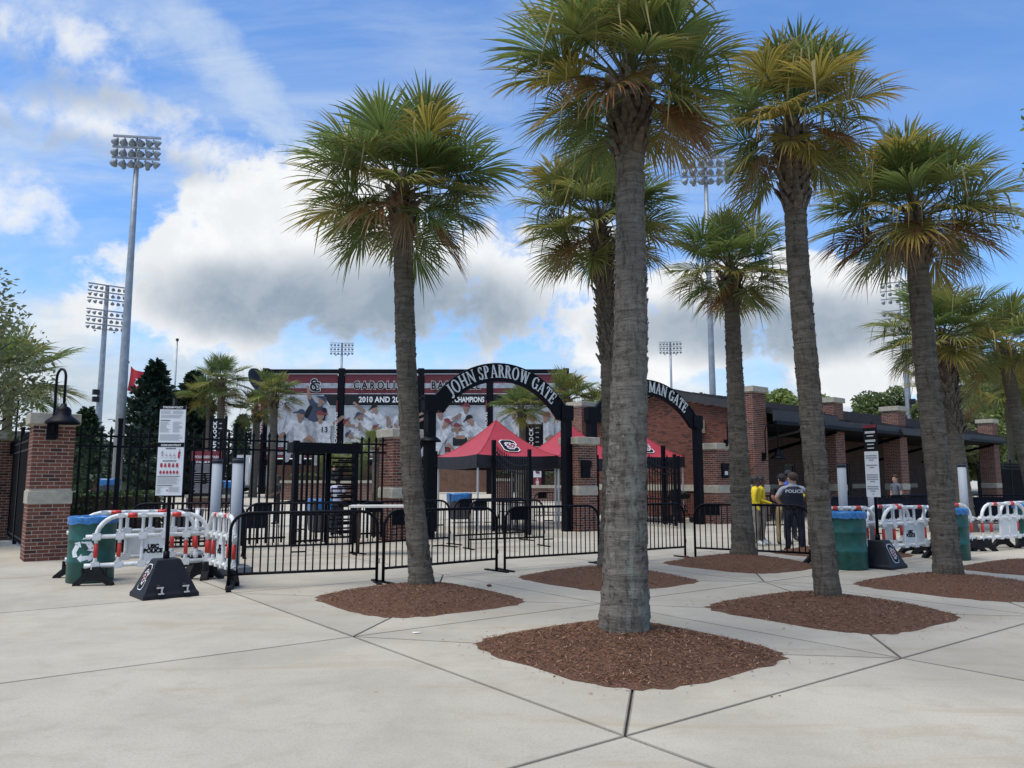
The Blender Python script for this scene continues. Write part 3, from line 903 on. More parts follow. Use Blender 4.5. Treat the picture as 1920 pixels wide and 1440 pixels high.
# ------------------------------------------------------------------ full height turnstile
tn = thing('turnstile', 'black full height turnstile in the picket fence', 'turnstile', F(5.22), AU)
def part_box(root, name, c, s, m='black_metal', rz=0.0):
    b = MB(); b.box(c, s, 0, rz); return b.build(name, m, root)
TW = 1.72
part_box(tn, 'header', (TW / 2, 0, 2.42), (TW + 0.1, 0.42, 0.26))
for x in (0.06, TW - 0.06):
    part_box(tn, 'post', (x, -0.12, 1.30), (0.12, 0.16, 2.58))
part_box(tn, 'post', (TW * 0.60, 0.10, 1.15), (0.09, 0.09, 2.28))
for k in range(6):
    part_box(tn, 'cage_bar', (0.20 + k * 0.14, 0.16 - 0.02 * (k - 2.5) ** 2 * 0.5, 1.17), (0.052, 0.052, 2.24))
for z in (0.10, 0.75, 2.27):
    part_box(tn, 'cage_rail', (0.50, 0.12, z), (0.86, 0.05, 0.05))
for k in range(19):
    z = 0.16 + k * 0.112
    part_box(tn, 'rotor_arm', (TW * 0.60 + 0.30, 0.03 - (k % 2) * 0.10, z), (0.60, 0.045, 0.045), rz=0.20 if k % 2 else -0.12)
    if k % 2: part_box(tn, 'comb_arm', (TW * 0.60 + 0.40, -0.14, z + 0.05), (0.48, 0.045, 0.045), rz=-0.1)
b = MB(); b.cyl((TW * 0.60 - 0.03, 0.1, 0.05), (TW * 0.60 - 0.03, 0.1, 2.28), 0.05, n=12); b.build('rotor_column', 'black_metal', tn)

# ------------------------------------------------------------------ lettered arches over the gates
# serif capitals as strokes: (x0, y0, x1, y1, width) in a box of height 1
def serif_glyph(ch):
    T, t, S = 0.155, 0.07, 0.05
    st = []; W_ = 0.62
    def v(x, w=T, y0=0, y1=1): st.append(('b', x - w / 2, y0, x + w / 2, y1))
    def ser(x, y, w=0.30): st.append(('b', x - w / 2, y - S / 2 if 0 < y < 1 else (y if y == 0 else y - S), x + w / 2, y + S / 2 if 0 < y < 1 else (y + S if y == 0 else y)))
    def dg(x0, y0, x1, y1, w): st.append(('d', x0, y0, x1, y1, w))
    def arc(cx, cy, rx, ry, a0, a1, wth, wtv, n=18): st.append(('a', cx, cy, rx, ry, a0, a1, wth, wtv, n))
    if ch == 'J':
        W_ = 0.42; v(0.27, y0=0.12); ser(0.27, 1); arc(0.09, 0.10, 0.18, 0.22, 0, -150, T, t)
    elif ch == 'O':
        W_ = 0.86; arc(0.43, 0.5, 0.40, 0.52, 0, 360, T, t, 32)
    elif ch == 'H':
        W_ = 0.84; v(0.17); v(0.67); [ser(x, y) for x in (0.17, 0.67) for y in (0, 1)]; st.append(('b', 0.17, 0.47, 0.67, 0.54))
    elif ch == 'N':
        W_ = 0.86; v(0.14, t); v(0.72, t); dg(0.12, 1.0, 0.72, 0.0, T); ser(0.14, 0, 0.24); ser(0.10, 1, 0.22); ser(0.72, 1, 0.24)
    elif ch == 'S':
        W_ = 0.58; arc(0.28, 0.74, 0.20, 0.26, 25, 270, 0.12, t); arc(0.28, 0.26, 0.23, 0.26, 90, -155, 0.13, t); v(0.46, 0.05, 0.72, 0.96); v(0.06, 0.05, 0.05, 0.30)
    elif ch == 'P':
        W_ = 0.66; v(0.16); ser(0.16, 0, 0.32); ser(0.12, 1, 0.22); arc(0.30, 0.73, 0.27, 0.27, 95, -95, T, t); st.append(('b', 0.16, 0.46, 0.34, 0.53)); st.append(('b', 0.16, 0.93, 0.34, 1.0))
    elif ch == 'R':
        W_ = 0.72; v(0.16); ser(0.16, 0, 0.32); ser(0.12, 1, 0.22); arc(0.30, 0.74, 0.25, 0.26, 95, -95, T, t); st.append(('b', 0.16, 0.48, 0.34, 0.54)); st.append(('b', 0.16, 0.93, 0.34, 1.0)); dg(0.36, 0.52, 0.62, 0.0, T); ser(0.64, 0, 0.22)
    elif ch == 'A':
        W_ = 0.82; dg(0.13, 0.0, 0.40, 1.0, t); dg(0.40, 1.02, 0.69, 0.0, T); st.append(('b', 0.24, 0.30, 0.58, 0.36)); ser(0.12, 0, 0.24); ser(0.69, 0, 0.28)
    elif ch == 'W':
        W_ = 1.12; dg(0.13, 1.0, 0.34, 0.0, T); dg(0.34, 0.0, 0.56, 1.0, t); dg(0.56, 1.0, 0.78, 0.0, T); dg(0.78, 0.0, 0.98, 1.0, t); ser(0.12, 1, 0.26); ser(0.55, 1, 0.24); ser(0.99, 1, 0.22)
    elif ch == 'G':
        W_ = 0.80; arc(0.42, 0.5, 0.36, 0.52, 45, 318, T, t, 28); v(0.68, 0.13, 0.04, 0.46); ser(0.66, 0.44, 0.30); v(0.69, 0.05, 0.70, 0.96)
    elif ch == 'T':
        W_ = 0.72; v(0.36); ser(0.36, 0, 0.32); st.append(('b', 0.04, 0.93, 0.68, 1.0)); v(0.06, 0.05, 0.74, 0.96); v(0.66, 0.05, 0.74, 0.96)
    elif ch == 'E':
        W_ = 0.64; v(0.16); ser(0.13, 0, 0.26); ser(0.13, 1, 0.26); st.append(('b', 0.16, 0.93, 0.54, 1.0)); st.append(('b', 0.16, 0.0, 0.58, 0.07)); st.append(('b', 0.16, 0.47, 0.44, 0.54)); v(0.53, 0.05, 0.74, 0.97); v(0.57, 0.05, 0.03, 0.27); v(0.44, 0.05, 0.40, 0.61)
    elif ch == 'M':
        W_ = 1.02; v(0.15, t); v(0.86, T); dg(0.14, 1.0, 0.50, 0.05, T); dg(0.50, 0.05, 0.86, 1.0, t); ser(0.15, 0, 0.24); ser(0.12, 1, 0.22); ser(0.87, 0, 0.30); ser(0.88, 1, 0.24)
    return st, W_
def glyph_mesh(ch, h, depth):
    st, W_ = serif_glyph(ch); b = MB(); k = 0
    def poly(pts):
        nonlocal k
        b.prism([((x - W_ / 2) * h, y * h) for x, y in pts], (1, 0, 0), (0, 0, 1), (0, -1, 0), (0, 0, 0), depth + 0.0012 * k); k += 1
    for s in st:
        if s[0] == 'b': poly([(s[1], s[2]), (s[3], s[2]), (s[3], s[4]), (s[1], s[4])])
        elif s[0] == 'd':
            _, x0, y0, x1, y1, w = s
            poly([(x0 - w / 2, y0), (x0 + w / 2, y0), (x1 + w / 2, y1), (x1 - w / 2, y1)] if y1 > y0 else [(x1 - w / 2, y1), (x1 + w / 2, y1), (x0 + w / 2, y0), (x0 - w / 2, y0)])
        else:
            _, cx, cy, rx, ry, a0, a1, wh, wv, n = s
            O, I = [], []
            for q_ in range(n + 1):
                t = radians(a0 + (a1 - a0) * q_ / n)
                c_, s_ = cos(t), sin(t)
                O.append((cx + rx * c_, cy + ry * s_)); I.append((cx + (rx - wh) * c_, cy + (ry - wv) * s_))
            for q_ in range(n):
                qd = [O[q_], O[q_ + 1], I[q_ + 1], I[q_]]
                b.prism([((x - W_ / 2) * h, y * h) for x, y in (qd if a1 > a0 else qd[::-1])], (1, 0, 0), (0, 0, 1), (0, -1, 0), (0, 0, 0), depth + 0.0012 * k)
            k += 1
    return b.mesh('letter', ['letter_silver']), W_ * h

def gate_arch(label, s0, s1, words, zs=3.50, apex=5.10, group='arched gate frames'):
    """posts at s0 and s1 on the gate line, arch between"""
    root = thing('arched_gate', label, 'gate', F((s0 + s1) / 2), AU, group)
    L = s1 - s0; half = L / 2
    for sx in (-1, 1):
        part_box(root, 'post', (sx * half, 0, zs / 2), (0.26, 0.26, zs))
        part_box(root, 'post_cap', (sx * half, 0, zs + 0.03), (0.32, 0.32, 0.06))
        part_box(root, 'shoulder', (sx * (half - 0.02), 0, zs + 0.06 + 0.22), (0.50, 0.22, 0.44))
    # ring segment between the shoulders
    z_out = zs + 0.42
    wo = half - 0.10
    rise_o = apex - z_out
    Ro = (wo * wo + rise_o * rise_o) / (2 * rise_o); czo = apex - Ro; ao = math.asin(wo / Ro)
    th = 0.50
    ap_i = apex - th; wi = half - 0.36; z_in = zs + 0.02; ri = ap_i - z_in
    Ri = (wi * wi + ri * ri) / (2 * ri); czi = ap_i - Ri; ai = math.asin(wi / Ri)
    n = 40
    def seg(y0, y1, do, di, m, name):
        b = MB()
        vs = []
        for k in range(n + 1):
            f = -1 + 2 * k / n
            o = ((Ro + do) * sin(ao * f), czo + (Ro + do) * cos(ao * f)); i_ = ((Ri + di) * sin(ai * f), czi + (Ri + di) * cos(ai * f))
            vs += [(o[0], y0, o[1]), (i_[0], y0, i_[1]), (o[0], y1, o[1]), (i_[0], y1, i_[1])]
        fs = []
        for k in range(n):
            a = 4 * k; c = a + 4
            fs += [(a + 1, c + 1, c, a), (a, c, c + 2, a + 2), (a + 2, c + 2, c + 3, a + 3), (a + 1, a + 3, c + 3, c + 1)]
        fs += [(0, 2, 3, 1), (4 * n, 4 * n + 1, 4 * n + 3, 4 * n + 2)]
        b.add(vs, fs); return b.build(name, m, root)
    seg(-0.07, 0.07, 0, 0, 'black_metal', 'arch_panel')
    # raised rims
    for R_, a_, cz, nm in ((Ro + 0.015, ao, czo, 'rim'), (Ri - 0.015, ai, czi, 'rim')):
        b = MB()
        b.tube([(R_ * sin(a_ * (-1 + 2 * k / 28)), -0.075, cz + R_ * cos(a_ * (-1 + 2 * k / 28))) for k in range(29)], 0.022, 6)
        b.build(nm, 'black_metal', root)
    # letters on the mid line of the ring
    h = 0.385
    Rm = (Ro + Ri) / 2 + 0.03; czm = (czo + czi) / 2
    Rb = Rm - h / 2
    NX = 0.84
    def widths(tx): return [0.30 * h * NX if ch == ' ' else serif_glyph(ch)[1] * h * 1.05 * NX for ch in tx]
    full = sum(widths('JOHN SPARROW GATE')) / Rb
    ang = full / 2 - sum(widths(words)) / Rb
    for ch, w in zip(words, widths(words)):
        if ch != ' ':
            a = ang + (w / 2) / Rb
            link('letter', glyph_mesh(ch, h, 0.03)[0], root, (Rb * sin(a), -0.07, czm + Rb * cos(a)), rot=(0, a, 0), sc=(NX, 1, 1))
        ang += w / Rb
    return root
A1 = gate_arch('black arch lettered JOHN SPARROW GATE over the left gateway', 9.20, 14.30, 'JOHN SPARROW GATE')
A2 = gate_arch('black arch ending in MAN GATE, partly behind the big palm trunk', 15.40, 20.75, 'MAN GATE')

# ------------------------------------------------------------------ gate leaves standing open
def gate_leaf(label, p0, p1, group='open gate leaves'):
    """p0 hinge end (tall), p1 free end (low); the top dips in a curve"""
    p0, p1 = Vector(p0), Vector(p1); d = p1 - p0; L = d.length; a = atan2(d.y, d.x)
    root = thing('gate_leaf', label, 'gate', p0, a, group)
    part_box(root, 'stile', (0, 0, 1.45), (0.12, 0.12, 2.86))
    part_box(root, 'stile', (L, 0, 1.28), (0.09, 0.09, 2.42))
    def top(x):
        t = x / L
        return 2.72 - 0.62 * sin(pi / 2 * min(1, t * 1.15)) ** 1.0 + 0.10 * t * t
    for off in (0.14, 0.36):
        b = MB(); b.tube([(L * k / 14, 0, top(L * k / 14) - off) for k in range(15)], 0.025, 6); b.build('curved_rail', 'black_metal', root)
    for z in (0.16, 0.95):
        part_box(root, 'rail', (L / 2, 0, z), (L, 0.045, 0.045))
    n = int(L / 0.155)
    for k in range(1, n):
        x = L * k / n
        b = MB(); spear(b, 0, 0, 0.08, top(x) - 0.02, 0.028); b.build('picket', 'black_metal', root, (x, 0, 0))
    part_box(root, 'lock_box', (L - 0.08, 0, 1.12), (0.26, 0.10, 0.34))
gate_leaf('open black gate leaf left of the red tent beside the palm trunk', F(9.30, 0.1), Vector((-2.32, 23.6, 0)))
gate_leaf('open black gate leaf with a dipping top in front of the red tent', Vector((-0.58, 24.6, 0)), Vector((0.50, 22.2, 0)))
gate_leaf('open black gate leaf just right of the middle brick pillar', F(15.45, 0.1), Vector((3.02, 27.3, 0)))
gate_leaf('open black gate leaf with dipping top under the second arch', Vector((4.72, 28.2, 0)), Vector((5.55, 26.4, 0)))
gate_leaf('black gate leaf seen edge on right of the second arch leaf', Vector((5.6, 28.6, 0)), Vector((6.05, 28.1, 0)))

# ================================================================== TICKET BUILDING
B0 = Vector((9.55, 30.9, 0))
def Bp(s, d=0.0, z=0.0):
    p = B0 + UB * s + VB * d
    return Vector((p.x, p.y, z))
bld = thing('ticket_building', 'long brick ticket building with dark canopy roof and brick piers', 'building', B0, AB)
BLEN, BDEP = 28.0, 9.2
def uvbox(b, c, s, faces='xy'):
    b.box(c, s)
# end wall of real bricks, facing the gates (local -X side)
RIDGE = BDEP / 2
def end_top(y): return 4.40 + 0.225 * (RIDGE - abs(y - RIDGE))           # gable end
b = MB()
b.prism([(0.35, 0), (BDEP, 0), (BDEP, end_top(BDEP)), (RIDGE, end_top(RIDGE)), (0.35, end_top(0.35))], (0, 1, 0), (0, 0, 1), (-1, 0, 0), (0.30, 0, 0), 0.25)
b.build('wall_core', 'mortar', bld)
b = MB()
pitch = BL + 0.0115
rows = int(6.0 / CO)
for r in range(rows):
    z = CO * (r + 0.5)
    if 1.12 < z < 1.42: continue
    k = 0
    y = 0.36 + (pitch / 2 if r % 2 else 0)
    while y + BL < BDEP:
        if z + BH / 2 < min(end_top(y), end_top(y + BL)) - 0.02:
            b.box((0.045 + rnd.uniform(-0.002, 0.002), y + BL / 2, z), (BD - 0.018, BL, BH))
        y += pitch
o = b.build('brickwork', 'brick', bld); o['kind'] = 'stuff'
part_box(bld, 'stone_band', (0.03, 0.36 + (BDEP - 0.4) / 2, 1.27), (0.06, BDEP - 0.5, 0.25), 'stone')
# front wall, set back under the canopy; uv in metres for the brick texture
def textured_wall(root, name, x0, x1, y, z0, z1, m='brick_far', openings=()):
    b = MB(); uvs = []
    xs = sorted({x0, x1, *[o_[0] for o_ in openings], *[o_[1] for o_ in openings]})
    zs = sorted({z0, z1, *[o_[2] for o_ in openings], *[o_[3] for o_ in openings]})
    for i in range(len(xs) - 1):
        for j in range(len(zs) - 1):
            cx, cz = (xs[i] + xs[i + 1]) / 2, (zs[j] + zs[j + 1]) / 2
            if any(o_[0] < cx < o_[1] and o_[2] < cz < o_[3] for o_ in openings): continue
            b.quad((xs[i], y, zs[j]), (xs[i + 1], y, zs[j]), (xs[i + 1], y, zs[j + 1]), (xs[i], y, zs[j + 1]))
            uvs += [(xs[i], zs[j]), (xs[i + 1], zs[j]), (xs[i + 1], zs[j + 1]), (xs[i], zs[j + 1])]
    for o_ in openings:      # reveals
        a, c, d, e = o_
        q_ = 0.14
        for p in (((a, y, d), (a, y + q_, d), (a, y + q_, e), (a, y, e)), ((c, y + q_, d), (c, y, d), (c, y, e), (c, y + q_, e)), ((a, y, e), (a, y + q_, e), (c, y + q_, e), (c, y, e))):
            b.quad(*p); uvs += [(0, 0), (q_, 0), (q_, e - d), (0, e - d)]
    o = b.build(name, m, root)
    lay = o.data.uv_layers.new(name='UVMap')
    for k, uv in enumerate(uvs): lay.data[k].uv = uv
    return o
wins = [(1.15 + 1.05 * k, 1.75 + 1.05 * k, 0.9, 2.85) for k in range(4)] + [(8.6, 9.6, 0.05, 2.4), (10.6, 11.4, 0.9, 2.6), (13.2, 15.4, 0.05, 2.6), (17.6, 18.6, 0.05, 2.4), (20.4, 21.6, 0.9, 2.6)]
WY = 3.6
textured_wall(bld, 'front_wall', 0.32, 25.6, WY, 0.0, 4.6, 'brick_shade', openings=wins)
part_box(bld, 'stone_band', (6.9, WY - 0.02, 1.27), (2.5, 0.05, 0.25), 'stone')
part_box(bld, 'stone_band', (12.25, WY - 0.02, 1.27), (1.6, 0.05, 0.25), 'stone')
part_box(bld, 'stone_band', (16.5, WY - 0.02, 1.27), (1.9, 0.05, 0.25), 'stone')
part_box(bld, 'stone_band', (22.9, WY - 0.02, 1.27), (2.4, 0.05, 0.25), 'stone')
for k, (a, c, d, e) in enumerate(wins):
    nm = 'ticket_window' if d > 0.5 else 'door'
    fr = MB(); w = 0.06
    fr.box((a + w / 2, WY + 0.08, (d + e) / 2), (w, 0.07, e - d)); fr.box((c - w / 2, WY + 0.08, (d + e) / 2), (w, 0.07, e - d))
    fr.box(((a + c) / 2, WY + 0.08, e - w / 2), (c - a - 2 * w, 0.07, w)); fr.box(((a + c) / 2, WY + 0.08, d + w / 2), (c - a - 2 * w, 0.07, w))
    f = fr.build(nm, 'door_frame', bld)
    part_box(f, 'pane', ((a + c) / 2, WY + 0.105, (d + e) / 2), (c - a - 2 * w + 0.01, 0.02, e - d - 2 * w + 0.01), 'dark_glass')
    if k < 4:
        part_box(f, 'notice', (a + 0.22, WY + 0.06, 1.98), (0.21, 0.012, 0.30), 'paper')
        text_part('window_number', str(k + 1) if k else '1', 0.22, 'paper', f, (a + 0.22, WY + 0.068, 2.42), (pi / 2, 0, 0), 0.003)
        pass
# TICKETS lettering, dim under the canopy
for k, ch in enumerate('TICKETS'):
    text_part('letter', ch, 0.52, 'fascia', bld, (2.55 + k * 0.36, WY - 0.03, 3.25), (pi / 2, 0, 0), 0.03)
# wainscot shelf
part_box(bld, 'counter', (2.9, WY - 0.13, 0.98), (4.6, 0.26, 0.06), 'stone')
# side wall of the far end and back wall
part_box(bld, 'end_wall', (25.7, WY + (BDEP - WY) / 2, 2.05), (0.2, BDEP - WY, 4.1), 'mortar')
part_box(bld, 'back_wall', (12.95, BDEP - 0.1, 2.15), (25.2, 0.2, 4.3), 'mortar')
# roof: canopy eave in front of the piers, rising to the back
def roof_piece(x0, x1, y0, ze, name='roof'):
    zr = end_top(RIDGE) + 0.30 + (ze - 4.62) * 0.3
    t = 0.16
    for ya, za, yb, zb in ((y0, ze, RIDGE, zr), (RIDGE + 0.002, zr, BDEP + 0.6, 4.45)):
        b = MB()
        vs = [(x0, ya, za), (x1, ya, za), (x1, yb, zb), (x0, yb, zb)]
        vs += [(x, y, z - t) for x, y, z in vs]
        b.add(vs, [(0, 1, 2, 3), (7, 6, 5, 4), (0, 4, 5, 1), (1, 5, 6, 2), (2, 6, 7, 3), (3, 7, 4, 0)])
        r = b.build(name, 'roof_dark', bld)
        n = int((x1 - x0) / 0.5)
        for k in range(n + 1):
            x = x0 + 0.03 + (x1 - x0 - 0.06) * k / n
            bb = MB(); bb.bar((x, ya + 0.02, za + 0.03), (x, yb - 0.02, zb + 0.03), 0.03, 0.06)
            bb.build('roof_seam', 'roof_dark', r)
roof_piece(-0.25, 0.42, 0.40, 4.66)
roof_piece(0.425, 5.6, -0.80, 4.38)
roof_piece(5.605, 26.5, -0.70, 4.20)
# fascias and gutters
part_box(bld, 'fascia', (3.0, -0.84, 4.16), (5.2, 0.06, 0.46), 'fascia')
part_box(bld, 'gutter', (3.0, -0.91, 3.88), (5.2, 0.12, 0.14), 'black_metal')
part_box(bld, 'fascia', (16.05, -0.74, 4.06), (20.9, 0.06, 0.28), 'fascia')
part_box(bld, 'gutter', (16.05, -0.81, 3.88), (20.9, 0.12, 0.14), 'black_metal')
part_box(bld, 'gutter_box', (12.9, -0.88, 3.98), (1.9, 0.12, 0.30), 'fascia')
part_box(bld, 'gutter_box', (19.6, -0.88, 3.98), (1.9, 0.12, 0.26), 'fascia')
for ya, yb in ((0.40, RIDGE), (RIDGE + 0.002, BDEP + 0.5)):
    b = MB(); b.prism([(ya, end_top(ya) - 0.04), (yb, end_top(yb) - 0.04), (yb, end_top(yb) + 0.28), (ya, end_top(ya) + 0.28)], (0, 1, 0), (0, 0, 1), (-1, 0, 0), (-0.26, 0, 0), 0.05)
    b.build('verge_board', 'fascia', bld)
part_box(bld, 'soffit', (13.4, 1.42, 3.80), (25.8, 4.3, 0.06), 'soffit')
b = MB(); b.tube([(2.6, -0.80, 3.80), (2.6, -0.6, 3.64), (1.4, 2.4, 2.95), (1.0, WY - 0.08, 2.85), (1.0, WY - 0.08, 0.1)], 0.07, 8); b.build('downpipe', 'fascia', bld)
for k in range(4):
    x = 5.9 + 6.4 * k
    b = MB(); b.bar((x, -0.6, 3.74), (x, WY, 2.75), 0.10, 0.14); b.build('canopy_brace', 'black_metal', bld)
# things fixed on the end wall
wl = part_box(bld, 'flood_light', (-0.10, 2.35, 3.86), (0.22, 0.40, 0.55), 'light_box')
b = MB(); b.cyl((-0.01, 2.35, 3.6), (-0.01, 2.35, 2.2), 0.02, n=6); b.build('conduit', 'dark_wood', bld)
# piers: each stands through the roof
for k in range(5):
    nm = ['corner brick pier of the ticket building beside the yellow jackets', 'brick pier through the roof nearest the corner pier', 'brick pier through the roof above the right sign stand',
          'brick pier through the roof beside the right trunk', 'farthest brick pier through the ticket building roof'][k]
    p = Bp(6.5 * k + 0.0, -0.02)
    brick_pillar(nm, 0, 20 + k, h=5.32, w=0.95 if k == 0 else 0.85, band=(1.13, 1.40), group='brick piers of the ticket building', az=AB, base=p, faces=(3, 0, 1, 2) if k else (0, 3, 1, 2))
brick_pillar('brick pier at the back end of the ticket wall, seen through the arches', 0, 27, h=5.42, w=0.95, band=None, group='brick piers of the ticket building', az=AB, base=Bp(-0.15, BDEP + 0.1), faces=(3, 0, 1, 2))
gooseneck('gooseneck lamp high on the brick end wall inside the second arch', Bp(-0.0, 6.2, 3.28), AB - pi / 2, up=0.82, drop=0.55, out=0.75)
gooseneck('gooseneck lamp on the corner pier above the police officer', Bp(0.10, -0.50, 2.52), AB, up=0.98, drop=0.66, out=0.92, side=True)

# ================================================================== SCOREBOARD
SBY = 55.0
sb = thing('scoreboard', 'big dark framed scoreboard back with maroon banners of ballplayers', 'scoreboard', (-17.9, SBY, 0.6), 0.0)
SW = 21.95; TOPZ = 9.0; BOTZ = 2.55
cols = [0.15, 5.62, 11.35, 16.3, 21.8]
for x in cols: part_box(sb, 'column', (x, 0.1, TOPZ / 2), (0.42, 0.55, TOPZ))
part_box(sb, 'top_beam', (SW / 2, 0.02, TOPZ - 0.22), (SW - 0.2, 0.4, 0.28))
part_box(sb, 'back_panel', (SW / 2, 0.32, (TOPZ + BOTZ) / 2 - 0.2), (SW - 0.3, 0.08, TOPZ - BOTZ - 0.6), 'mural_dark')
part_box(sb, 'bottom_beam', (SW / 2, 0.05, BOTZ - 0.3), (SW - 0.3, 0.4, 0.4))
class Print:
    """flat print: shapes laid over each other 2 mm apart"""
    MN = ['mural_pale', 'mural_white', 'mural_shade', 'mural_red', 'mural_cap', 'mural_navy', 'mural_skin', 'mural_dark', 'letter_white', 'stone']
    def __init__(s): s.b = MB(); s.k = 0
    def poly(s, pts, m):
        y = -0.003 * s.k; s.k += 1
        s.b.add([(x, y, z) for x, z in pts], [tuple(range(len(pts)))], s.MN.index(m))
    def rect(s, x0, z0, x1, z1, m): s.poly([(x0, z0), (x1, z0), (x1, z1), (x0, z1)], m)
def smoothpoly(pts, n=1):
    for _ in range(n):
        out = []
        for i in range(len(pts)):
            a, b_ = pts[i], pts[(i + 1) % len(pts)]
            out += [(a[0] * .75 + b_[0] * .25, a[1] * .75 + b_[1] * .25), (a[0] * .25 + b_[0] * .75, a[1] * .25 + b_[1] * .75)]
        pts = out
    return pts
rb = random.Random(11)
def player(P, x, z, s, a, capm, lean=1, arm=0.6, num=None, dark=False):
    """ballplayer in white from the waist up, as flat print"""
    ca, sa = cos(a), sin(a)
    def T(px, pz): return (x + s * (px * ca - pz * sa), z + s * (px * sa + pz * ca))
    def TP(pts): return [T(*p) for p in pts]
    sh = 'mural_shade'; w = 'mural_white'
    P.poly(TP(limb(-0.20, 0.0, -0.30, -0.85, 0.17, 0.11)), sh)
    P.poly(TP(limb(0.15, 0.0, 0.28, -0.85, 0.17, 0.11)), w)
    P.poly(TP(smoothpoly([(-0.34, -0.08), (0.32, -0.08), (0.38, 0.45), (0.30, 0.72), (-0.30, 0.72), (-0.40, 0.40)], 2)), w if not dark else 'mural_navy')
    P.poly(TP(smoothpoly([(-0.34, -0.08), (-0.10, -0.08), (-0.20, 0.40), (-0.24, 0.68), (-0.40, 0.40)], 2)), sh if not dark else 'mural_dark')
    ex, ez = lean * 0.55, 0.42 + 0.35 * arm
    P.poly(TP(limb(lean * 0.30, 0.60, ex, ez, 0.13, 0.09)), w if not dark else 'mural_navy')
    P.poly(TP(limb(ex, ez, ex + lean * 0.28, ez + 0.35 * arm, 0.085, 0.06)), 'mural_skin')
    P.poly(TP(ellipse(ex + lean * 0.30, ez + 0.38 * arm, 0.08, 0.07)), 'mural_skin')
    P.poly(TP(limb(-lean * 0.30, 0.60, -lean * 0.48, 0.15, 0.13, 0.09)), sh if not dark else 'mural_dark')
    P.poly(TP(limb(-lean * 0.48, 0.15, -lean * 0.28, -0.05, 0.08, 0.06)), 'mural_skin')
    P.poly(TP(limb(0, 0.70, 0, 0.82, 0.09, 0.08)), 'mural_skin')
    P.poly(TP(ellipse(0.02 * lean, 0.93, 0.145, 0.17)), 'mural_skin')
    P.poly(TP([(0.17 * cos(t) + 0.0, 0.95 + 0.19 * sin(t)) for t in [pi * k / 10 - 0.12 for k in range(11)]]), capm)
    P.poly(TP([(lean * 0.10, 0.97), (lean * 0.32, 0.93), (lean * 0.30, 0.99), (lean * 0.10, 1.06)][::lean]), capm)
    return T
# banner panels
def banner(i, x0, x1, kind):
    P = Print(); w = x1 - x0
    zt = TOPZ - 0.42; zp0 = BOTZ + 0.85; zp1 = zt - 2.28
    P.rect(0, BOTZ, w, zt, 'mural_red')
    P.rect(0, zt - 1.02, w, zt - 0.66, 'mural_shade')
    P.rect(0, zt - 1.45, w, zt - 1.40, 'mural_white')
    P.rect(0, zp0, w, zt - 1.50, 'mural_pale')
    P.rect(0, BOTZ + 0.25, w, BOTZ + 0.42, 'mural_shade')
    P.rect(0, zp0 - 0.05, w, zp0, 'mural_white')
    # drape folds of the pictured backdrop
    for k in range(7):
        xx = rb.uniform(0.1, 0.9) * w
        P.poly([(xx, zp0 + 0.05), (xx + 0.16, zp0 + 0.05), (xx + rb.uniform(-0.7, 0.9), zp1 - 0.2)], 'mural_white' if k % 2 else 'mural_shade')
    if kind == 0:
        P.poly([(w * 0.80, zt - 1.50), (w, zt - 1.50), (w, zp1), (w * 0.90, zp1)], 'mural_dark')
        P.poly([(w * 0.775, zt - 1.50), (w * 0.80, zt - 1.50), (w * 0.90, zp1), (w, zp1), (w, zp1 - 0.06), (w * 0.885, zp1 - 0.06)], 'mural_white')
        player(P, 3.1, 5.35, 1.65, -0.55, 'mural_navy', -1, 0.9, dark=True)
        player(P, 2.2, 3.95, 1.85, -0.12, 'mural_navy', -1, -0.9)
        T = player(P, 3.95, 3.85, 1.85, 0.10, 'mural_cap', 1, 0.5)
    else:
        P.rect(0, zp1, w, zt - 1.50, 'mural_dark')
        P.rect(0, zp1 - 0.05, w, zp1, 'mural_white')
    if kind == 1:
        for (x, z, s, a, c, l, ar) in [(1.2, 4.3, 1.35, 0.9, 'mural_cap', 1, 0.2), (1.9, 4.6, 1.35, 0.7, 'mural_navy', -1, 0.8), (2.7, 4.9, 1.4, 0.4, 'mural_dark', -1, 1.6), (3.6, 4.9, 1.4, -0.6, 'mural_navy', 1, 1.2),
                                       (4.3, 4.5, 1.4, -0.3, 'mural_dark', 1, 0.7), (1.5, 3.6, 1.3, 1.1, 'mural_navy', 1, 0.4), (3.2, 3.8, 1.3, 0.8, 'mural_cap', 1, 0.4), (4.2, 3.5, 1.3, -0.9, 'mural_dark', -1, 0.4)]:
            player(P, x, z, s, a, c, l, ar)
    if kind == 2:
        for (x, z, s, a, c, l, ar) in [(2.9, 4.75, 1.55, -0.1, 'mural_cap', -1, -0.4), (1.5, 4.3, 1.6, 0.25, 'mural_cap', 1, 0.3), (0.9, 3.75, 1.6, -0.5, 'mural_cap', 1, 0.4), (4.0, 4.0, 1.6, 0.5, 'mural_dark', -1, 0.6), (2.5, 3.35, 1.5, 0.1, 'mural_cap', 1, -0.2)]:
            player(P, x, z, s, a, c, l, ar)
        P.rect(2.1, 3.42, 3.1, 4.0, 'mural_dark'); P.rect(2.3, 3.9, 2.95, 4.15, 'mural_skin')
    if kind == 3:
        player(P, 1.7, 4.4, 1.6, 0.2, 'mural_dark', 1, 0.6); player(P, 3.4, 4.1, 1.6, -0.3, 'mural_cap', -1, 0.5)
    o = P.b.build('banner', P.MN, sb, (x0, -0.09, 0))
    return o
edges = [(0.42, 5.36), (5.88, 11.10), (11.60, 16.06), (16.54, 21.55)]
ban = [banner(i, a, c, i) for i, (a, c) in enumerate(edges)]
def board_text(par, body, size, x, z, m, extr=0.01, bold=0.0, sx=1.0, spacing=1.0, y=-0.16):
    return text_part('lettering', body, size, m, par, (x, y, z), (pi / 2, 0, 0), extr, bold, sx, 'CENTER', spacing)
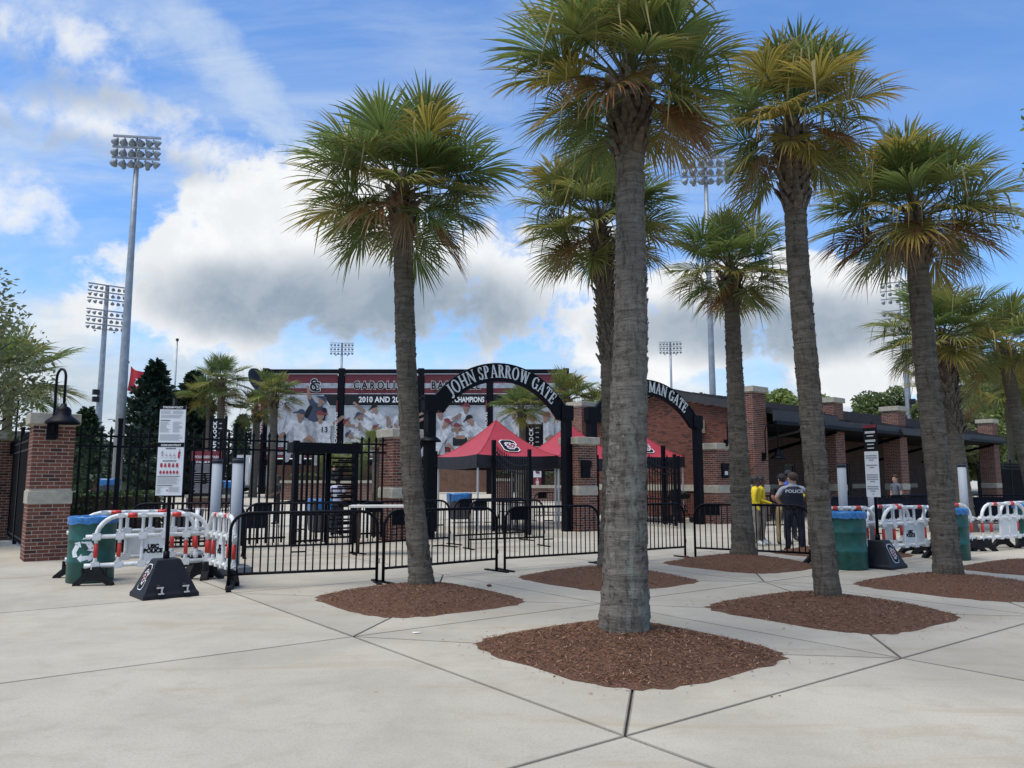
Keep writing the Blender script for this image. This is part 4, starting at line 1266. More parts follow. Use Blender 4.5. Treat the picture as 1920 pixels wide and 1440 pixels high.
for i, body, x in ((1, 'CAROLINA', 2.75), (2, 'BASEBALL', 2.25)):
    board_text(ban[i], body, 0.80, x, 7.72, 'letter_white', 0.006, 0.050, 0.78, 1.5 if i == 1 else 1.35, -0.150)
    board_text(ban[i], body, 0.80, x, 7.72, 'mural_dark', 0.006, 0.020, 0.78, 1.5 if i == 1 else 1.35, -0.185)
board_text(ban[1], '2010 AND 2011', 0.56, 2.75, 6.70, 'letter_white', 0.006, 0.016, 0.86, 1.05)
board_text(ban[2], 'NATIONAL CHAMPIONS', 0.52, 2.25, 6.70, 'letter_white', 0.006, 0.016, 0.72, 1.0)
board_text(ban[0], '13', 0.55, 4.10, 4.55, 'mural_dark', 0.004, 0.01)
board_text(ban[2], '3', 0.55, 4.05, 4.75, 'mural_navy', 0.004, 0.01)
def sc_mark(par, x, y, z, h, m1='mural_dark', m2='letter_white', rot=(pi / 2, 0, 0), key=(0, -1, 0)):
    """interlocked S and C"""
    key = Vector(key)
    base = Vector((x, y, z))
    for k, (bold, m) in enumerate(((0.055, m2), (0.022, m1))):
        o = key * (0.008 + 0.012 * k)
        text_part('emblem', 'S', h * 1.25, m, par, base + o + Vector((-0.03 * h, 0, 0.05 * h)), rot, 0.004, bold * h, 0.95)
        text_part('emblem', 'C', h * 1.05, m, par, base + o + key * 0.005 + Vector((0.05 * h, 0, -0.08 * h)), rot, 0.004, bold * h, 1.15)
sc_mark(ban[0], 3.30, -0.14, 7.68, 0.95)
for k, x in enumerate(cols[:4]):
    side = part_box(sb, 'side_banner', (x - 0.24, -0.20, 4.6), (0.10, 0.12, 4.1), 'mural_red') if k else part_box(sb, 'side_banner', (x - 0.1, -0.24, 4.6), (0.24, 0.10, 4.1), 'mural_red')
    text_part('lettering', 'CHAMPIONS', 0.26, 'letter_white', sb, (x - (0.24 if k else 0.1), -0.31, 4.7), (pi / 2, -pi / 2, 0), 0.006, 0.004, 1.5)
# lower left emblem text of the second banner
board_text(ban[1], 'SERIES', 0.42, 1.9, 2.95, 'letter_white', 0.006, 0.004, 0.8)

# ================================================================== POP-UP TENTS
def emblem_mesh(size):
    """block letter C with a ragged maroon plume inside"""
    b = MB()
    def octC(s, t, gap):
        o = [(0.55, 0.30), (0.55, 0.72), (0.30, 1.0), (-0.38, 1.0), (-0.66, 0.70), (-0.66, -0.70), (-0.38, -1.0), (0.30, -1.0), (0.55, -0.72), (0.55, -0.30)]
        i_ = [(0.22, -0.30), (0.22, -0.52), (0.12, -0.64), (-0.20, -0.64), (-0.32, -0.50), (-0.32, 0.50), (-0.20, 0.64), (0.12, 0.64), (0.22, 0.52), (0.22, 0.30)]
        return o, i_
    def strip(grow, z, mi):
        o, i_ = octC(1, 1, 0)
        n = len(o)
        O = [(x + grow * (1 if x > -0.1 else -1), y + grow * (1 if y > 0 else -1) * (1 if abs(y) > 0.5 else -1)) for x, y in o]
        I = [(x + grow * (-1 if x > 0 else 1) * 0.9, y + grow * (-1 if y > 0 else 1)) for x, y in i_]
        I = I[::-1]
        for k in range(n - 1):
            b.add([(O[k][0] * size, O[k][1] * size, z), (O[k + 1][0] * size, O[k + 1][1] * size, z), (I[k + 1][0] * size, I[k + 1][1] * size, z), (I[k][0] * size, I[k][1] * size, z)], [(0, 1, 2, 3)], mi)
    strip(0.07, 0.002, 0); strip(0.0, 0.005, 1)
    rr = random.Random(3)
    def plume(s, z, mi):
        pts = []
        for k in range(22):
            t = 2 * pi * k / 22
            r = (0.48 if k % 2 else 0.34) * s * (1 + 0.15 * sin(3 * t))
            pts.append((0.08 + r * cos(t) * 0.85, 0.0 + r * sin(t)))
        b.add([(x * size, y * size, z) for x, y in pts] + [(0.08 * size, 0, z)], [(k, (k + 1) % 22, 22) for k in range(22)], mi)
    plume(1.28, 0.008, 0); plume(1.0, 0.011, 2)
    b.add([(x * size, y * size, 0.014) for x, y in ((-0.02, 0.22), (0.10, 0.12), (0.05, 0.02), (-0.10, 0.08))], [(3, 2, 1, 0)], 0)
    b.add([(x * size, y * size, 0.014) for x, y in ((0.15, -0.05), (0.30, -0.12), (0.12, -0.22), (0.05, -0.12))], [(3, 2, 1, 0)], 0)
    return b.mesh('emblem', ['letter_white', 'print_black', 'garnet'])

def popup_tent(label, loc, rz, w=3.05, eave=2.42, val=0.42, apex=3.62, red=True, logo=True, group='red pop-up tents inside the gates'):
    root = thing('popup_tent', label, 'tent', loc, rz, group)
    b = MB(); n = 12; h = w / 2
    # four slopes sagging between ridges
    for s in range(4):
        R = Matrix.Rotation(pi / 2 * s, 3, 'Z')
        g = []
        for i in range(n + 1):
            t = i / n
            row = []
            for j in range(n + 1):
                u_ = -1 + 2 * j / n
                z = eave + (apex - eave) * ((1 - t) ** 1.55 * 0.82 + (1 - t) * 0.18) - 0.05 * t * (1 - u_ * u_)
                row.append(R @ Vector((h * t * u_, -h * t, z)))
            g.append(row)
        vs = [p for row in g for p in row]
        fs = []
        for i in range(n):
            for j in range(n):
                a = i * (n + 1) + j
                if i == 0: fs.append((a, a + n + 1, a + n + 2))
                else: fs.append((a, a + n + 1, a + n + 2, a + 1))
        b.add(vs, fs, 0, True)
    b.build('canopy', 'tent_red' if red else 'tent_white', root)
    if red:
        for s in range(4):
            R = Matrix.Rotation(pi / 2 * s, 3, 'Z'); b = MB()
            b.tube([R @ Vector((h * i / 10, -h * i / 10, eave + (apex - eave) * ((1 - i / 10) ** 1.55 * 0.82 + (1 - i / 10) * 0.18) + 0.004)) for i in range(11)], 0.012, 5)
            b.build('seam', 'tent_red', root)
    b = MB()
    for s in range(4):
        R = Matrix.Rotation(pi / 2 * s, 3, 'Z')
        for k in range(10):
            x0, x1 = -h + w * k / 10, -h + w * (k + 1) / 10
            def y(x): return -h - 0.012 - 0.012 * sin(x * 9)
            def zt(x): return eave - 0.05 * (1 - (x / h) ** 2) + 0.005
            vs = [R @ Vector(p) for p in ((x0, y(x0), zt(x0) - val), (x1, y(x1), zt(x1) - val), (x1, -h - 0.003, zt(x1)), (x0, -h - 0.003, zt(x0)))]
            b.add(vs, [(0, 1, 2, 3)], 0, True)
    b.build('valance', 'tent_black' if red else 'tent_white', root)
    for sx in (-1, 1):
        for sy in (-1, 1):
            b = MB(); b.box((sx * (h - 0.06), sy * (h - 0.06), (eave - 0.1) / 2), (0.05, 0.05, eave - 0.1)); b.box((sx * (h - 0.06), sy * (h - 0.06), 0.01), (0.12, 0.12, 0.02))
            b.build('leg', 'alu', root)
    if logo:
        me = emblem_mesh(0.37)
        for s in (0, 2):
            a = s * pi / 2
            t = 0.62
            z = eave + (apex - eave) * ((1 - t) ** 1.55 * 0.82 + (1 - t) * 0.18) - 0.045
            slope = math.atan((apex - eave) * (1.55 * 0.82 * (1 - t) ** 0.55 + 0.18) / h)
            y0 = -h * t
            R = Matrix.Rotation(a, 4, 'Z') @ Matrix.Translation((0, y0 - 0.03 * sin(slope), z + 0.055)) @ Matrix.Rotation(slope, 4, 'X') @ Matrix.Rotation(0.0, 4, 'Z')
            o = link('emblem', me, root); o.matrix_local = R @ Matrix.Diagonal((1.25, 0.85, 1, 1))
    return root
popup_tent('red pop-up tent seen whole under the lettered arch', (-0.55, 26.4, 0), AU - 0.12, apex=3.66)
popup_tent('red pop-up tent behind the middle brick pillar', (2.15, 29.0, 0), AU - 0.12, apex=3.72)
popup_tent('red pop-up tent behind the big palm trunk, its corner under the second arch', (4.85, 31.6, 0), AU - 0.12, apex=3.86, eave=2.55)
for k, (x, y, s) in enumerate(((-23.2, 60.5, 3.0), (-17.2, 62.0, 3.4))):
    popup_tent(['white pop-up tent at the left beyond the black policy board', 'white pop-up tent under the scoreboard'][k], (x, y, 0.62), 0.3, s, 2.3, 0.22, 3.1, False, False, 'white pop-up tents far inside')

pf = picket_fence('dark screened fence continuing past the far end of the ticket building', Bp(26.2, 0.8), Bp(44, 0.8), (3.0, 6.0, 9.0, 12.0, 15.0))
b = MB(); b.box((8.9, 0.05, 1.25), (17.7, 0.012, 2.2)); b.build('screen_cloth', 'screen_mesh', pf)

# ================================================================== PALMS
def frond_mesh(name, elev, kind, rr, lp=0.72, R=0.86):
    """one fan leaf: stalk, curved rib and split blade with drooping tips. kind: green, mixed, yellow, dead"""
    b = MB(); col = []
    g0 = {'green': (0.115, 0.165, 0.048), 'mixed': (0.165, 0.190, 0.052), 'yellow': (0.250, 0.215, 0.050), 'dead': (0.26, 0.185, 0.115), 'brown': (0.17, 0.085, 0.032)}[kind]
    tip = {'green': (0.17, 0.18, 0.065), 'mixed': (0.29, 0.20, 0.07), 'yellow': (0.33, 0.20, 0.06), 'dead': (0.32, 0.25, 0.17), 'brown': (0.21, 0.095, 0.040)}[kind]
    tipk = {'green': 0.45, 'mixed': 0.9, 'yellow': 1.0, 'dead': 1.0, 'brown': 1.0}[kind]
    def addc(vs, fs, cs, smooth=False):
        b.add(vs, fs, 0, smooth); col.extend(cs)
    e = radians(elev); droop = radians(7 + (90 - abs(elev)) * 0.10)
    # stalk
    p = Vector((0, 0, 0)); pts = [p.copy()]; n = 5
    for k in range(n):
        a = e - droop * (k + 0.5) / n
        p = p + Vector((cos(a), 0, sin(a))) * lp / n
        pts.append(p.copy())
    for k in range(n):
        w0 = 0.022 - 0.010 * k / n; w1 = 0.022 - 0.010 * (k + 1) / n
        d = (pts[k + 1] - pts[k]).normalized(); up = Vector((0, 1, 0)).cross(d) * -1
        q0, q1 = pts[k], pts[k + 1]
        vs = [q0 + Vector((0, -w0, 0)), q0 + Vector((0, w0, 0)), q0 - up * w0 * 0.8, q1 + Vector((0, -w1, 0)), q1 + Vector((0, w1, 0)), q1 - up * w1 * 0.8]
        c = (0.10, 0.11, 0.035) if kind not in ('dead', 'brown') else (0.20, 0.13, 0.07)
        addc(vs, [(0, 1, 4, 3), (1, 2, 5, 4), (2, 0, 3, 5)], [c] * 6)
    a = e - droop
    ax = Vector((cos(a), 0, sin(a))); side = Vector((0, 1, 0)); up = ax.cross(side) * -1
    if up.z < 0 and abs(elev) < 85: up = -up
    NL = 58; span = radians(122)
    costa = R * 0.30
    fold = rr.uniform(0.22, 0.50)
    dro = {'green': 0.19, 'mixed': 0.26, 'yellow': 0.32, 'dead': 0.75, 'brown': 0.38}[kind] * rr.uniform(0.6, 1.3)
    for k in range(NL):
        ph = -span + 2 * span * (k + 0.5) / NL + rr.uniform(-0.030, 0.030)
        m_ = abs(ph) / span
        s0 = costa * (1 - m_) ** 1.1
        cx = s0 - 0.25 * 0
        o = pts[-1] + ax * s0 - Vector((0, 0, 1)) * 0.12 * (s0 / costa) ** 2 * R * 0.4
        d = (ax * cos(ph) + side * sin(ph) + up * abs(sin(ph)) * fold).normalized()
        L = R * (1.0 - 0.22 * m_ ** 2) * rr.uniform(0.80, 1.08) * (0.93 if m_ < 0.15 else 1)
        if kind == 'dead': d = (d + Vector((0, 0, -0.8))).normalized()
        wid = side * cos(ph) - ax * sin(ph)
        wid = (wid - d * wid.dot(d)).normalized()
        nrm = d.cross(wid)
        if nrm.z < 0: nrm = -nrm
        ss = (0.03, 0.26, 0.50, 0.68, 0.86, 1.0)
        dphi = 2 * span / NL
        ww = [0.007, 0.26 * L * dphi * 0.64, 0.50 * L * dphi * 0.60, 0.62 * L * dphi * 0.42, 0.62 * L * dphi * 0.20, 0.001]
        if kind == 'dead': ww = [x * 0.55 for x in ww]
        kk = rr.uniform(0.6, 1.5); tw = rr.uniform(-0.10, 0.10)
        snap = rr.random() < (0.10 if kind in ('mixed', 'yellow') else 0.03)
        vs, cs = [], []
        tc_ = tipk * rr.uniform(0.4, 1.2); br = rr.uniform(0.9, 1.35)
        for s, w in zip(ss, ww):
            q = o + d * (L * s) + Vector((0, 0, -1)) * (L * dro * kk * s ** 2.6) + wid * (tw * L * s * s * 0.5)
            if snap and s > 0.6: q = q - Vector((0, 0, 1)) * (s - 0.6) * L * 1.3 - d * (s - 0.6) * L * 0.6
            vs += [q + wid * w + nrm * w * 0.5, q, q - wid * w + nrm * w * 0.5]
            f = min(1, max(0, (s - 0.50) / 0.45)) ** 1.3 * tc_
            f = min(1, f)
            c = tuple((g0[i] * (1 - f) + tip[i] * f) * br for i in range(3))
            cs += [c, tuple(x * 1.12 for x in c), c]
        fs = []
        for i in range(len(ss) - 1):
            a_ = 3 * i
            fs += [(a_, a_ + 1, a_ + 4, a_ + 3), (a_ + 1, a_ + 2, a_ + 5, a_ + 4)]
        addc(vs, fs, cs, False)
    me = b.mesh(name, ['frond_leaf'])
    at = me.color_attributes.new('Col', 'FLOAT_COLOR', 'POINT')
    flat = []
    for c in col: flat += [c[0], c[1], c[2], 1.0]
    at.data.foreach_set('color', flat)
    return me
FR = {}
frr = random.Random(21)
for el in (82, 64, 44, 24, 4, -16, -36, -55):
    for kind in ('green', 'mixed', 'yellow', 'brown', 'dead'):
        if kind == 'dead' and el > 10: continue
        if kind == 'brown' and el > 30: continue
        for v_ in range(2 if kind in ('green', 'mixed') else 1):
            FR.setdefault((el, kind), []).append(frond_mesh('frond', el, kind, frr, lp=frr.uniform(0.62, 0.82), R=frr.uniform(0.78, 0.92)))
# leaf stub (boot)
def boot_mesh():
    b = MB()
    pr = [(0.062, 0.0, 0.0), (0.058, 0.022, 0.08), (0.040, 0.050, 0.16), (0.022, 0.080, 0.235)]
    vs = []
    for w, y, z in pr: vs += [(-w, y * 1.0, z), (w, y, z), (w * 0.75, y + 0.024, z - 0.006), (-w * 0.75, y + 0.024, z - 0.006)]
    fs = [(15, 14, 13, 12)]
    for k in range(3):
        for q_ in range(4): fs.append((4 * k + q_, 4 * k + (q_ + 1) % 4, 4 * k + 4 + (q_ + 1) % 4, 4 * k + 4 + q_))
    b.add(vs, fs); return b.mesh('leaf_base', ['leaf_base'])
BOOT = boot_mesh()

def palm(label, base, spine, r0, r1, crown_r, n_fr, seed, head=0.55, mat_='palm_bark', boots_from=None, yellow=0.25, dead=2, group='cabbage palms in the mulch beds', name='palm_tree', res=1.0, detail=True, low=-30, flare=1.22, squash=1.0):
    """spine: list of (x, y, z) world points from the ground to the trunk top"""
    rr = random.Random(seed)
    base = Vector(base)
    root = thing(name, label, 'palm tree', base, 0.0, group)
    S = [Vector(p) - base for p in spine]
    H = S[-1].z
    nring = int((120 if detail else 14) * res) + 4; ns = 26 if detail else 10
    def at(z):
        for a, c in zip(S, S[1:]):
            if z <= c.z + 1e-6:
                t = (z - a.z) / (c.z - a.z + 1e-9); t2 = t
                return a.lerp(c, t2)
        return S[-1]
    b = MB(); vs = []
    ph = [rr.uniform(0, 6.28) for _ in range(6)]
    for k in range(nring + 1):
        t = k / nring; z = H * t
        c = at(z)
        r = r0 + (r1 - r0) * t ** 0.8
        r *= 1 + (flare - 1) * math.exp(-z / 0.32)
        ringk = 1 + (0.030 * rr.uniform(-1, 1) + 0.014 * sin(z * 31 + ph[0]) if detail else 0)
        for q_ in range(ns):
            th = 2 * pi * q_ / ns
            rad = r * ringk * (1 + 0.03 * sin(2 * th + ph[1] + z * 0.7) + 0.018 * sin(5 * th + ph[2] + z * 2.1) + (rr.uniform(-0.030, 0.030) if detail else 0))
            vs.append((c.x + rad * cos(th), c.y + rad * sin(th), z - 0.06 * (k == 0)))
    fs = []
    for k in range(nring):
        for q_ in range(ns):
            a, c = k * ns + q_, k * ns + (q_ + 1) % ns
            fs.append((a, c, c + ns, a + ns))
    b.add(vs, fs, 0, True)
    tr = b.build('trunk', mat_, root)
    # bark scales standing off the trunk
    if detail:
        sc = MB()
        for _ in range(int(520 * res)):
            z = rr.uniform(0.25, H - 0.1); th = rr.uniform(0, 2 * pi); c = at(z); t = z / H
            r = (r0 + (r1 - r0) * t ** 0.8) * (1 + (flare - 1) * math.exp(-z / 0.32)) * 1.005
            w = rr.uniform(0.02, 0.07); h_ = rr.uniform(0.008, 0.03); o_ = rr.uniform(0.004, 0.018)
            rd = Vector((cos(th), sin(th), 0)); tg = Vector((-sin(th), cos(th), rr.uniform(-0.15, 0.15)))
            p = Vector((c.x, c.y, z)) + rd * r
            sc.add([p - tg * w / 2 - Vector((0, 0, h_)), p + tg * w / 2 - Vector((0, 0, h_)), p + tg * w * 0.4 + rd * o_ + Vector((0, 0, h_)), p - tg * w * 0.4 + rd * o_ + Vector((0, 0, h_))], [(0, 1, 2, 3)])
        so = sc.build('bark_scales', mat_, tr); so['kind'] = 'stuff'
    top = S[-1]
    # fibrous head
    hb = MB(); hb.lathe([(r1 * 0.98, -head), (r1 * 1.22, -head * 0.55), (r1 * 1.28, -head * 0.1), (r1 * 1.0, 0.20), (r1 * 0.5, 0.48), (0.02, 0.62)], (top.x, top.y, top.z), 16)
    hb.build('fibre_head', 'fibre', root)
    zb = top.z - head if boots_from is None else boots_from
    rows = max(4, int((top.z + 0.15 - zb) / (0.098 if detail else 0.16)))
    per = 11 if detail else 7
    for q_ in range(rows):
        z = zb + (top.z + 0.10 - zb) * q_ / max(1, rows - 1)
        c = at(min(z, H))
        u_ = max(0.0, (z - (top.z - head)) / head)
        for k in range(per):
            th = 2 * pi * (k + 0.5 * (q_ % 2)) / per + rr.uniform(-0.12, 0.12)
            t = min(1, z / H)
            r = (r0 + (r1 - r0) * t ** 0.8) * (1.0 + 0.22 * min(1, u_ * 1.6)) - 0.012
            s = rr.uniform(0.7, 1.25) * (r1 / 0.16) * (0.8 if boots_from is not None else 1)
            link('leaf_base', BOOT, tr, (c.x + r * cos(th), c.y + r * sin(th), z), rot=(rr.uniform(-0.20, 0.12), rr.uniform(-0.6, 0.6), th - pi / 2 + rr.uniform(-0.2, 0.2)), sc=(s, s * rr.uniform(0.7, 1.2), s))
    # leaves
    k_sz = crown_r / 1.52
    els = [82, 64, 44, 24, 4, -16, -36, -55]
    for k in range(n_fr):
        t = (k + 0.5) / n_fr
        want = 84 - (84 - low) * t ** 0.92 + rr.uniform(-9, 9)
        el = min(els, key=lambda e_: abs(e_ - want))
        if want < 12 and rr.random() < yellow * 0.7: kind = rr.choice(['yellow', 'brown', 'mixed', 'yellow'])
        elif rr.random() < yellow * 0.45: kind = rr.choice(['mixed', 'mixed', 'yellow'])
        else: kind = 'green' if rr.random() < 0.62 else 'mixed'
        if (el, kind) not in FR: kind = 'mixed'
        if k >= n_fr - dead:
            el = rr.choice([-16, 4]); kind = 'dead'
        me = rr.choice(FR[(el, kind)])
        az = k * 2.39996 + rr.uniform(-0.25, 0.25)
        zz = top.z + 0.38 * (1 - t) + 0.02 + rr.uniform(-0.05, 0.05)
        s = k_sz * rr.uniform(0.86, 1.10) * (0.90 if el > 60 else 1) * (0.62 if kind == 'dead' else 0.76 if el < -10 else 0.94 if el < 10 else 1.02)
        rr_ = r1 * 0.55
        link('frond', me, root, (top.x + rr_ * cos(az), top.y + rr_ * sin(az), zz), rot=(rr.uniform(-0.22, 0.22), 0, az), sc=(s, s, s * squash))
    return root
def lin(*p): return [Vector(q) for q in p]
bz = 0.165
c00, c10, c20, c01, c11, c21 = (BEDS[k] for k in ((0, 0), (1, 0), (2, 0), (0, 1), (1, 1), (2, 1)))
palm('tallest palm in front, thick grey trunk with pale lichen in the nearest mulch bed', (1.10, 7.75, bz), lin((1.10, 7.75, bz), (1.14, 7.75, 1.5), (1.22, 7.75, 3.2), (1.25, 7.75, 5.62)), 0.222, 0.140, 1.30, 56, 101, 0.62, 'palm_bark_lichen', yellow=0.5, dead=1, low=-36, flare=1.16)
palm('palm with a leaning trunk left of the lettered arch', (-1.27, 11.05, bz), lin((-1.27, 11.05, bz), (-1.42, 11.05, 1.6), (-1.53, 11.05, 3.15), (-1.64, 11.05, 5.62)), 0.160, 0.135, 1.52, 58, 102, 0.45, yellow=0.45, dead=1, low=-36, flare=1.22)
palm('palm half hidden behind the tallest trunk, upper trunk crossed by leaf bases', (1.66, 13.3, bz), lin((1.66, 13.3, bz), (1.72, 13.3, 1.8), (1.70, 13.3, 3.9), (1.57, 13.3, 5.85)), 0.185, 0.135, 1.52, 52, 103, 0.6, boots_from=3.5, yellow=0.24, dead=1, low=-36)
palm('tall palm right of the police officer with a ragged brown head', (3.98, 9.95, bz), lin((3.98, 9.95, bz), (3.92, 9.95, 1.4), (3.86, 9.95, 2.95), (3.80, 9.95, 4.6), (3.80, 9.95, 6.15)), 0.155, 0.132, 1.22, 52, 104, 0.95, yellow=0.85, dead=1, low=-36, flare=1.12)
palm('shorter palm with a smooth straight trunk beside the yellow jackets', (4.57, 15.45, bz), lin((4.57, 15.45, bz), (4.53, 15.45, 2.5), (4.50, 15.45, 5.62)), 0.213, 0.150, 1.28, 46, 105, 0.42, yellow=0.55, dead=0, low=-36, flare=1.22)
palm('palm with orange tinged crown over the right white barriers', (6.80, 12.25, bz), lin((6.80, 12.25, bz), (6.74, 12.25, 1.8), (6.66, 12.25, 3.6), (6.63, 12.25, 5.70)), 0.205, 0.150, 1.55, 56, 106, 0.62, yellow=0.95, dead=2, low=-36, flare=1.12)
# palms beyond the white barriers at the right
palm('palm at the right with crossed leaf bases and one dead hanging frond', (14.35, 24.6, 0), lin((14.35, 24.6, 0), (14.15, 24.6, 3.0), (13.95, 24.6, 5.95)), 0.27, 0.22, 2.15, 44, 107, 1.2, boots_from=3.1, yellow=0.35, dead=1, low=-36, group='palms beside the ticket building')
palm('palm at the right edge with a bare dark trunk', (18.05, 26.6, 0), lin((18.05, 26.6, 0), (17.6, 26.6, 3.0), (17.25, 26.6, 5.9)), 0.27, 0.19, 2.1, 40, 108, 0.45, yellow=0.35, dead=1, low=-36, group='palms beside the ticket building')
# small palms inside and far off
far = [('bushy palm left of the taller one behind the left sign stand', -17.4, 44.0, 5.9, 1.6), ('tallest of the palms behind the left fence', -16.4, 43.0, 6.8, 1.65), ('palm standing against the dark column at the scoreboard left end', -14.9, 44.6, 5.4, 1.5),
       ('palm in front of the left scoreboard banner', -13.1, 42.0, 5.95, 1.6), ('palm under the crown of the lettered arch', 0.55, 46.0, 5.6, 1.75), ('palm right of the lettered arch before the scoreboard end', 3.4, 47.0, 6.2, 2.1), ('palm with upright fronds between the two arches', 5.3, 46.0, 5.7, 1.6),
       ('low dark palm at the left edge behind the screened fence', -23.6, 35.8, 5.9, 3.0), ('palm behind the ticket roof left of the far right light pole', 33.0, 58.0, 8.0, 3.2), ('broad palm above the far end of the ticket roof', 40.0, 62.0, 8.2, 4.0), ('drooping palm behind the right edge palm', 39.5, 57.0, 8.4, 3.0)]
for k, (lb, x, y, h, cr) in enumerate(far):
    z0 = rise(x, y) if k < 7 else 0.0
    palm(lb, (x, y, z0), lin((x, y, z0), (x + 0.1, y, z0 + (h - z0) * 0.5), (x + 0.05, y, h)), 0.24, 0.19, cr, 30, 200 + k, 0.5, yellow=0.05 if k == 7 else 0.32, dead=0 if k == 7 else 1, low=-26, group='distant cabbage palms', detail=False)
# the leaves sticking up over the second pillar
pl = thing('palm_seedling', 'low fan leaves showing above the stone cap of the turnstile pillar', 'palm', (-3.95, 22.6, 0), 0, None)
pb = MB(); pb.cyl((0, 0, 0), (0, 0, 2.45), 0.12, 0.14, 10); pb.build('trunk', 'palm_bark', pl)
for k in range(12):
    link('frond', rnd.choice(FR[(rnd.choice([44, 24, 64]), rnd.choice(['green', 'mixed']))]), pl, (0, 0, 2.42), rot=(0, 0, k * 2.4), sc=0.55)

# ================================================================== OTHER TREES
def leaf_cloud(b, c, r, n, size, rr, flat=1.0):
    for _ in range(n):
        while True:
            p = Vector((rr.uniform(-1, 1), rr.uniform(-1, 1), rr.uniform(-1, 1)))
            if 0.25 < p.length < 1: break
        p = Vector((p.x * r, p.y * r, p.z * r * flat)) + c
        a = Vector((rr.gauss(0, 1), rr.gauss(0, 1), rr.gauss(0, 0.7))).normalized()
        t = a.cross(Vector((rr.gauss(0, 1), rr.gauss(0, 1), rr.gauss(0, 1)))).normalized()
        s = size * rr.uniform(0.6, 1.3)
        b.add([p - a * s, p + t * s * 0.45, p + a * s, p - t * s * 0.45], [(0, 1, 2, 3)])
def broad_tree(label, base, h, r, seed, leaf='tree_leaf', size=0.16, clumps=26, per=90, group='broadleaf trees beyond the ticket building', trunk=0.35, low=0.35, cat='tree'):
    rr = random.Random(seed); base = Vector(base)
    root = thing('broadleaf_tree', label, cat, base, 0, group)
    b = MB(); lb = MB()
    b.tube([(0, 0, 0), (rr.uniform(-0.2, 0.2), 0, h * 0.3), (rr.uniform(-0.3, 0.3), rr.uniform(-0.3, 0.3), h * 0.62), (0, 0, h * 0.9)], [trunk / 2 * 1.3, trunk / 2, trunk * 0.3, 0.03], 9)
    for k in range(clumps):
        t = (k + 0.5) / clumps
        z = h * (low + (0.97 - low) * t)
        prof = sin(pi * min(1, 0.14 + 0.82 * (1 - abs((t - 0.42) / 0.6) ** 1.6))) if False else sqrt(max(0.05, 1 - ((t - 0.40) / 0.64) ** 2))
        a = k * 2.4 + rr.uniform(-0.5, 0.5)
        d = r * prof * rr.uniform(0.45, 0.88)
        c = Vector((d * cos(a), d * sin(a), z + rr.uniform(-0.05, 0.05) * h))
        z0 = max(h * 0.25, c.z - d * 0.7)
        b.tube([(0, 0, z0), (c.x * 0.5, c.y * 0.5, (z0 + c.z) / 2 - 0.1), tuple(c)], [trunk * 0.16, trunk * 0.10, 0.02], 5)
        leaf_cloud(lb, c, r * rr.uniform(0.22, 0.38), per, size, rr, 0.8)
    b.build('trunk', 'bark', root)
    lb.build('crown', leaf, root)
    return root
broad_tree('broadleaf tree with pale narrow leaves at the left edge', (-14.6, 19.2, 0), 6.9, 2.5, 31, 'tree_leaf_pale', 0.085, 50, 150, 'near broadleaf trees', 0.25, 0.42)
for k, (lb, x, y, h, r, lf, sz) in enumerate([
        ('pale rounded tree behind the roof between two right trunks', 41.5, 86, 11.6, 4.6, 'tree_leaf', 0.30), ('bright green tree above the corner pier', 28.0, 82, 11.6, 3.6, 'tree_leaf_bright', 0.30),
        ('bright low tree right of the corner pier', 33.0, 84, 10.9, 3.4, 'tree_leaf_bright', 0.30), ('dark green tree peeping over the end wall roof', 21.5, 92, 12.2, 4.6, 'tree_leaf', 0.30),
        ('low tree between the arch crown and the tall pole', 16.0, 96, 11.4, 4.0, 'tree_leaf_bright', 0.30), ('tree with white flowers left of the far right pole', 43.5, 76, 10.6, 3.6, 'tree_leaf_pale', 0.28),
        ('leafy tree behind the far right light pole', 46.5, 80, 11.8, 4.6, 'tree_leaf_bright', 0.28), ('tall leafy tree behind the right edge palms', 55, 84, 14.2, 5.6, 'tree_leaf', 0.28),
        ('dark leafy tree at the right edge of the view', 62, 86, 13.6, 6.0, 'tree_leaf', 0.28), ('bushy tree low behind the far brick pier', 47, 66, 8.4, 4.2, 'tree_leaf', 0.26)]):
    broad_tree(lb, (x, y, 0), h * 0.94, r, 300 + k, lf, sz * 0.85, 40, 480, low=0.2)
# a near tree whose twig enters at the right edge
nt = broad_tree('tree outside the right edge whose twig shows against the blue sky', (15.2, 18.0, 0), 13.0, 2.75, 77, 'tree_leaf_bright', 0.10, 20, 60, 'near broadleaf trees', 0.3, 0.55)

# a far wood closing the view beyond the right edge
rr = random.Random(90); lb = MB()
for k in range(60):
    t = k / 59
    c = Vector((62 + 40 * t + rr.uniform(-4, 4), 62 - 75 * t + rr.uniform(-4, 4), rr.uniform(2.0, 7.5)))
    leaf_cloud(lb, c, rr.uniform(2.6, 4.2), 260, 0.42, rr, 0.85)
fw = lb.build('far_wood', 'tree_leaf'); fw['kind'] = 'stuff'

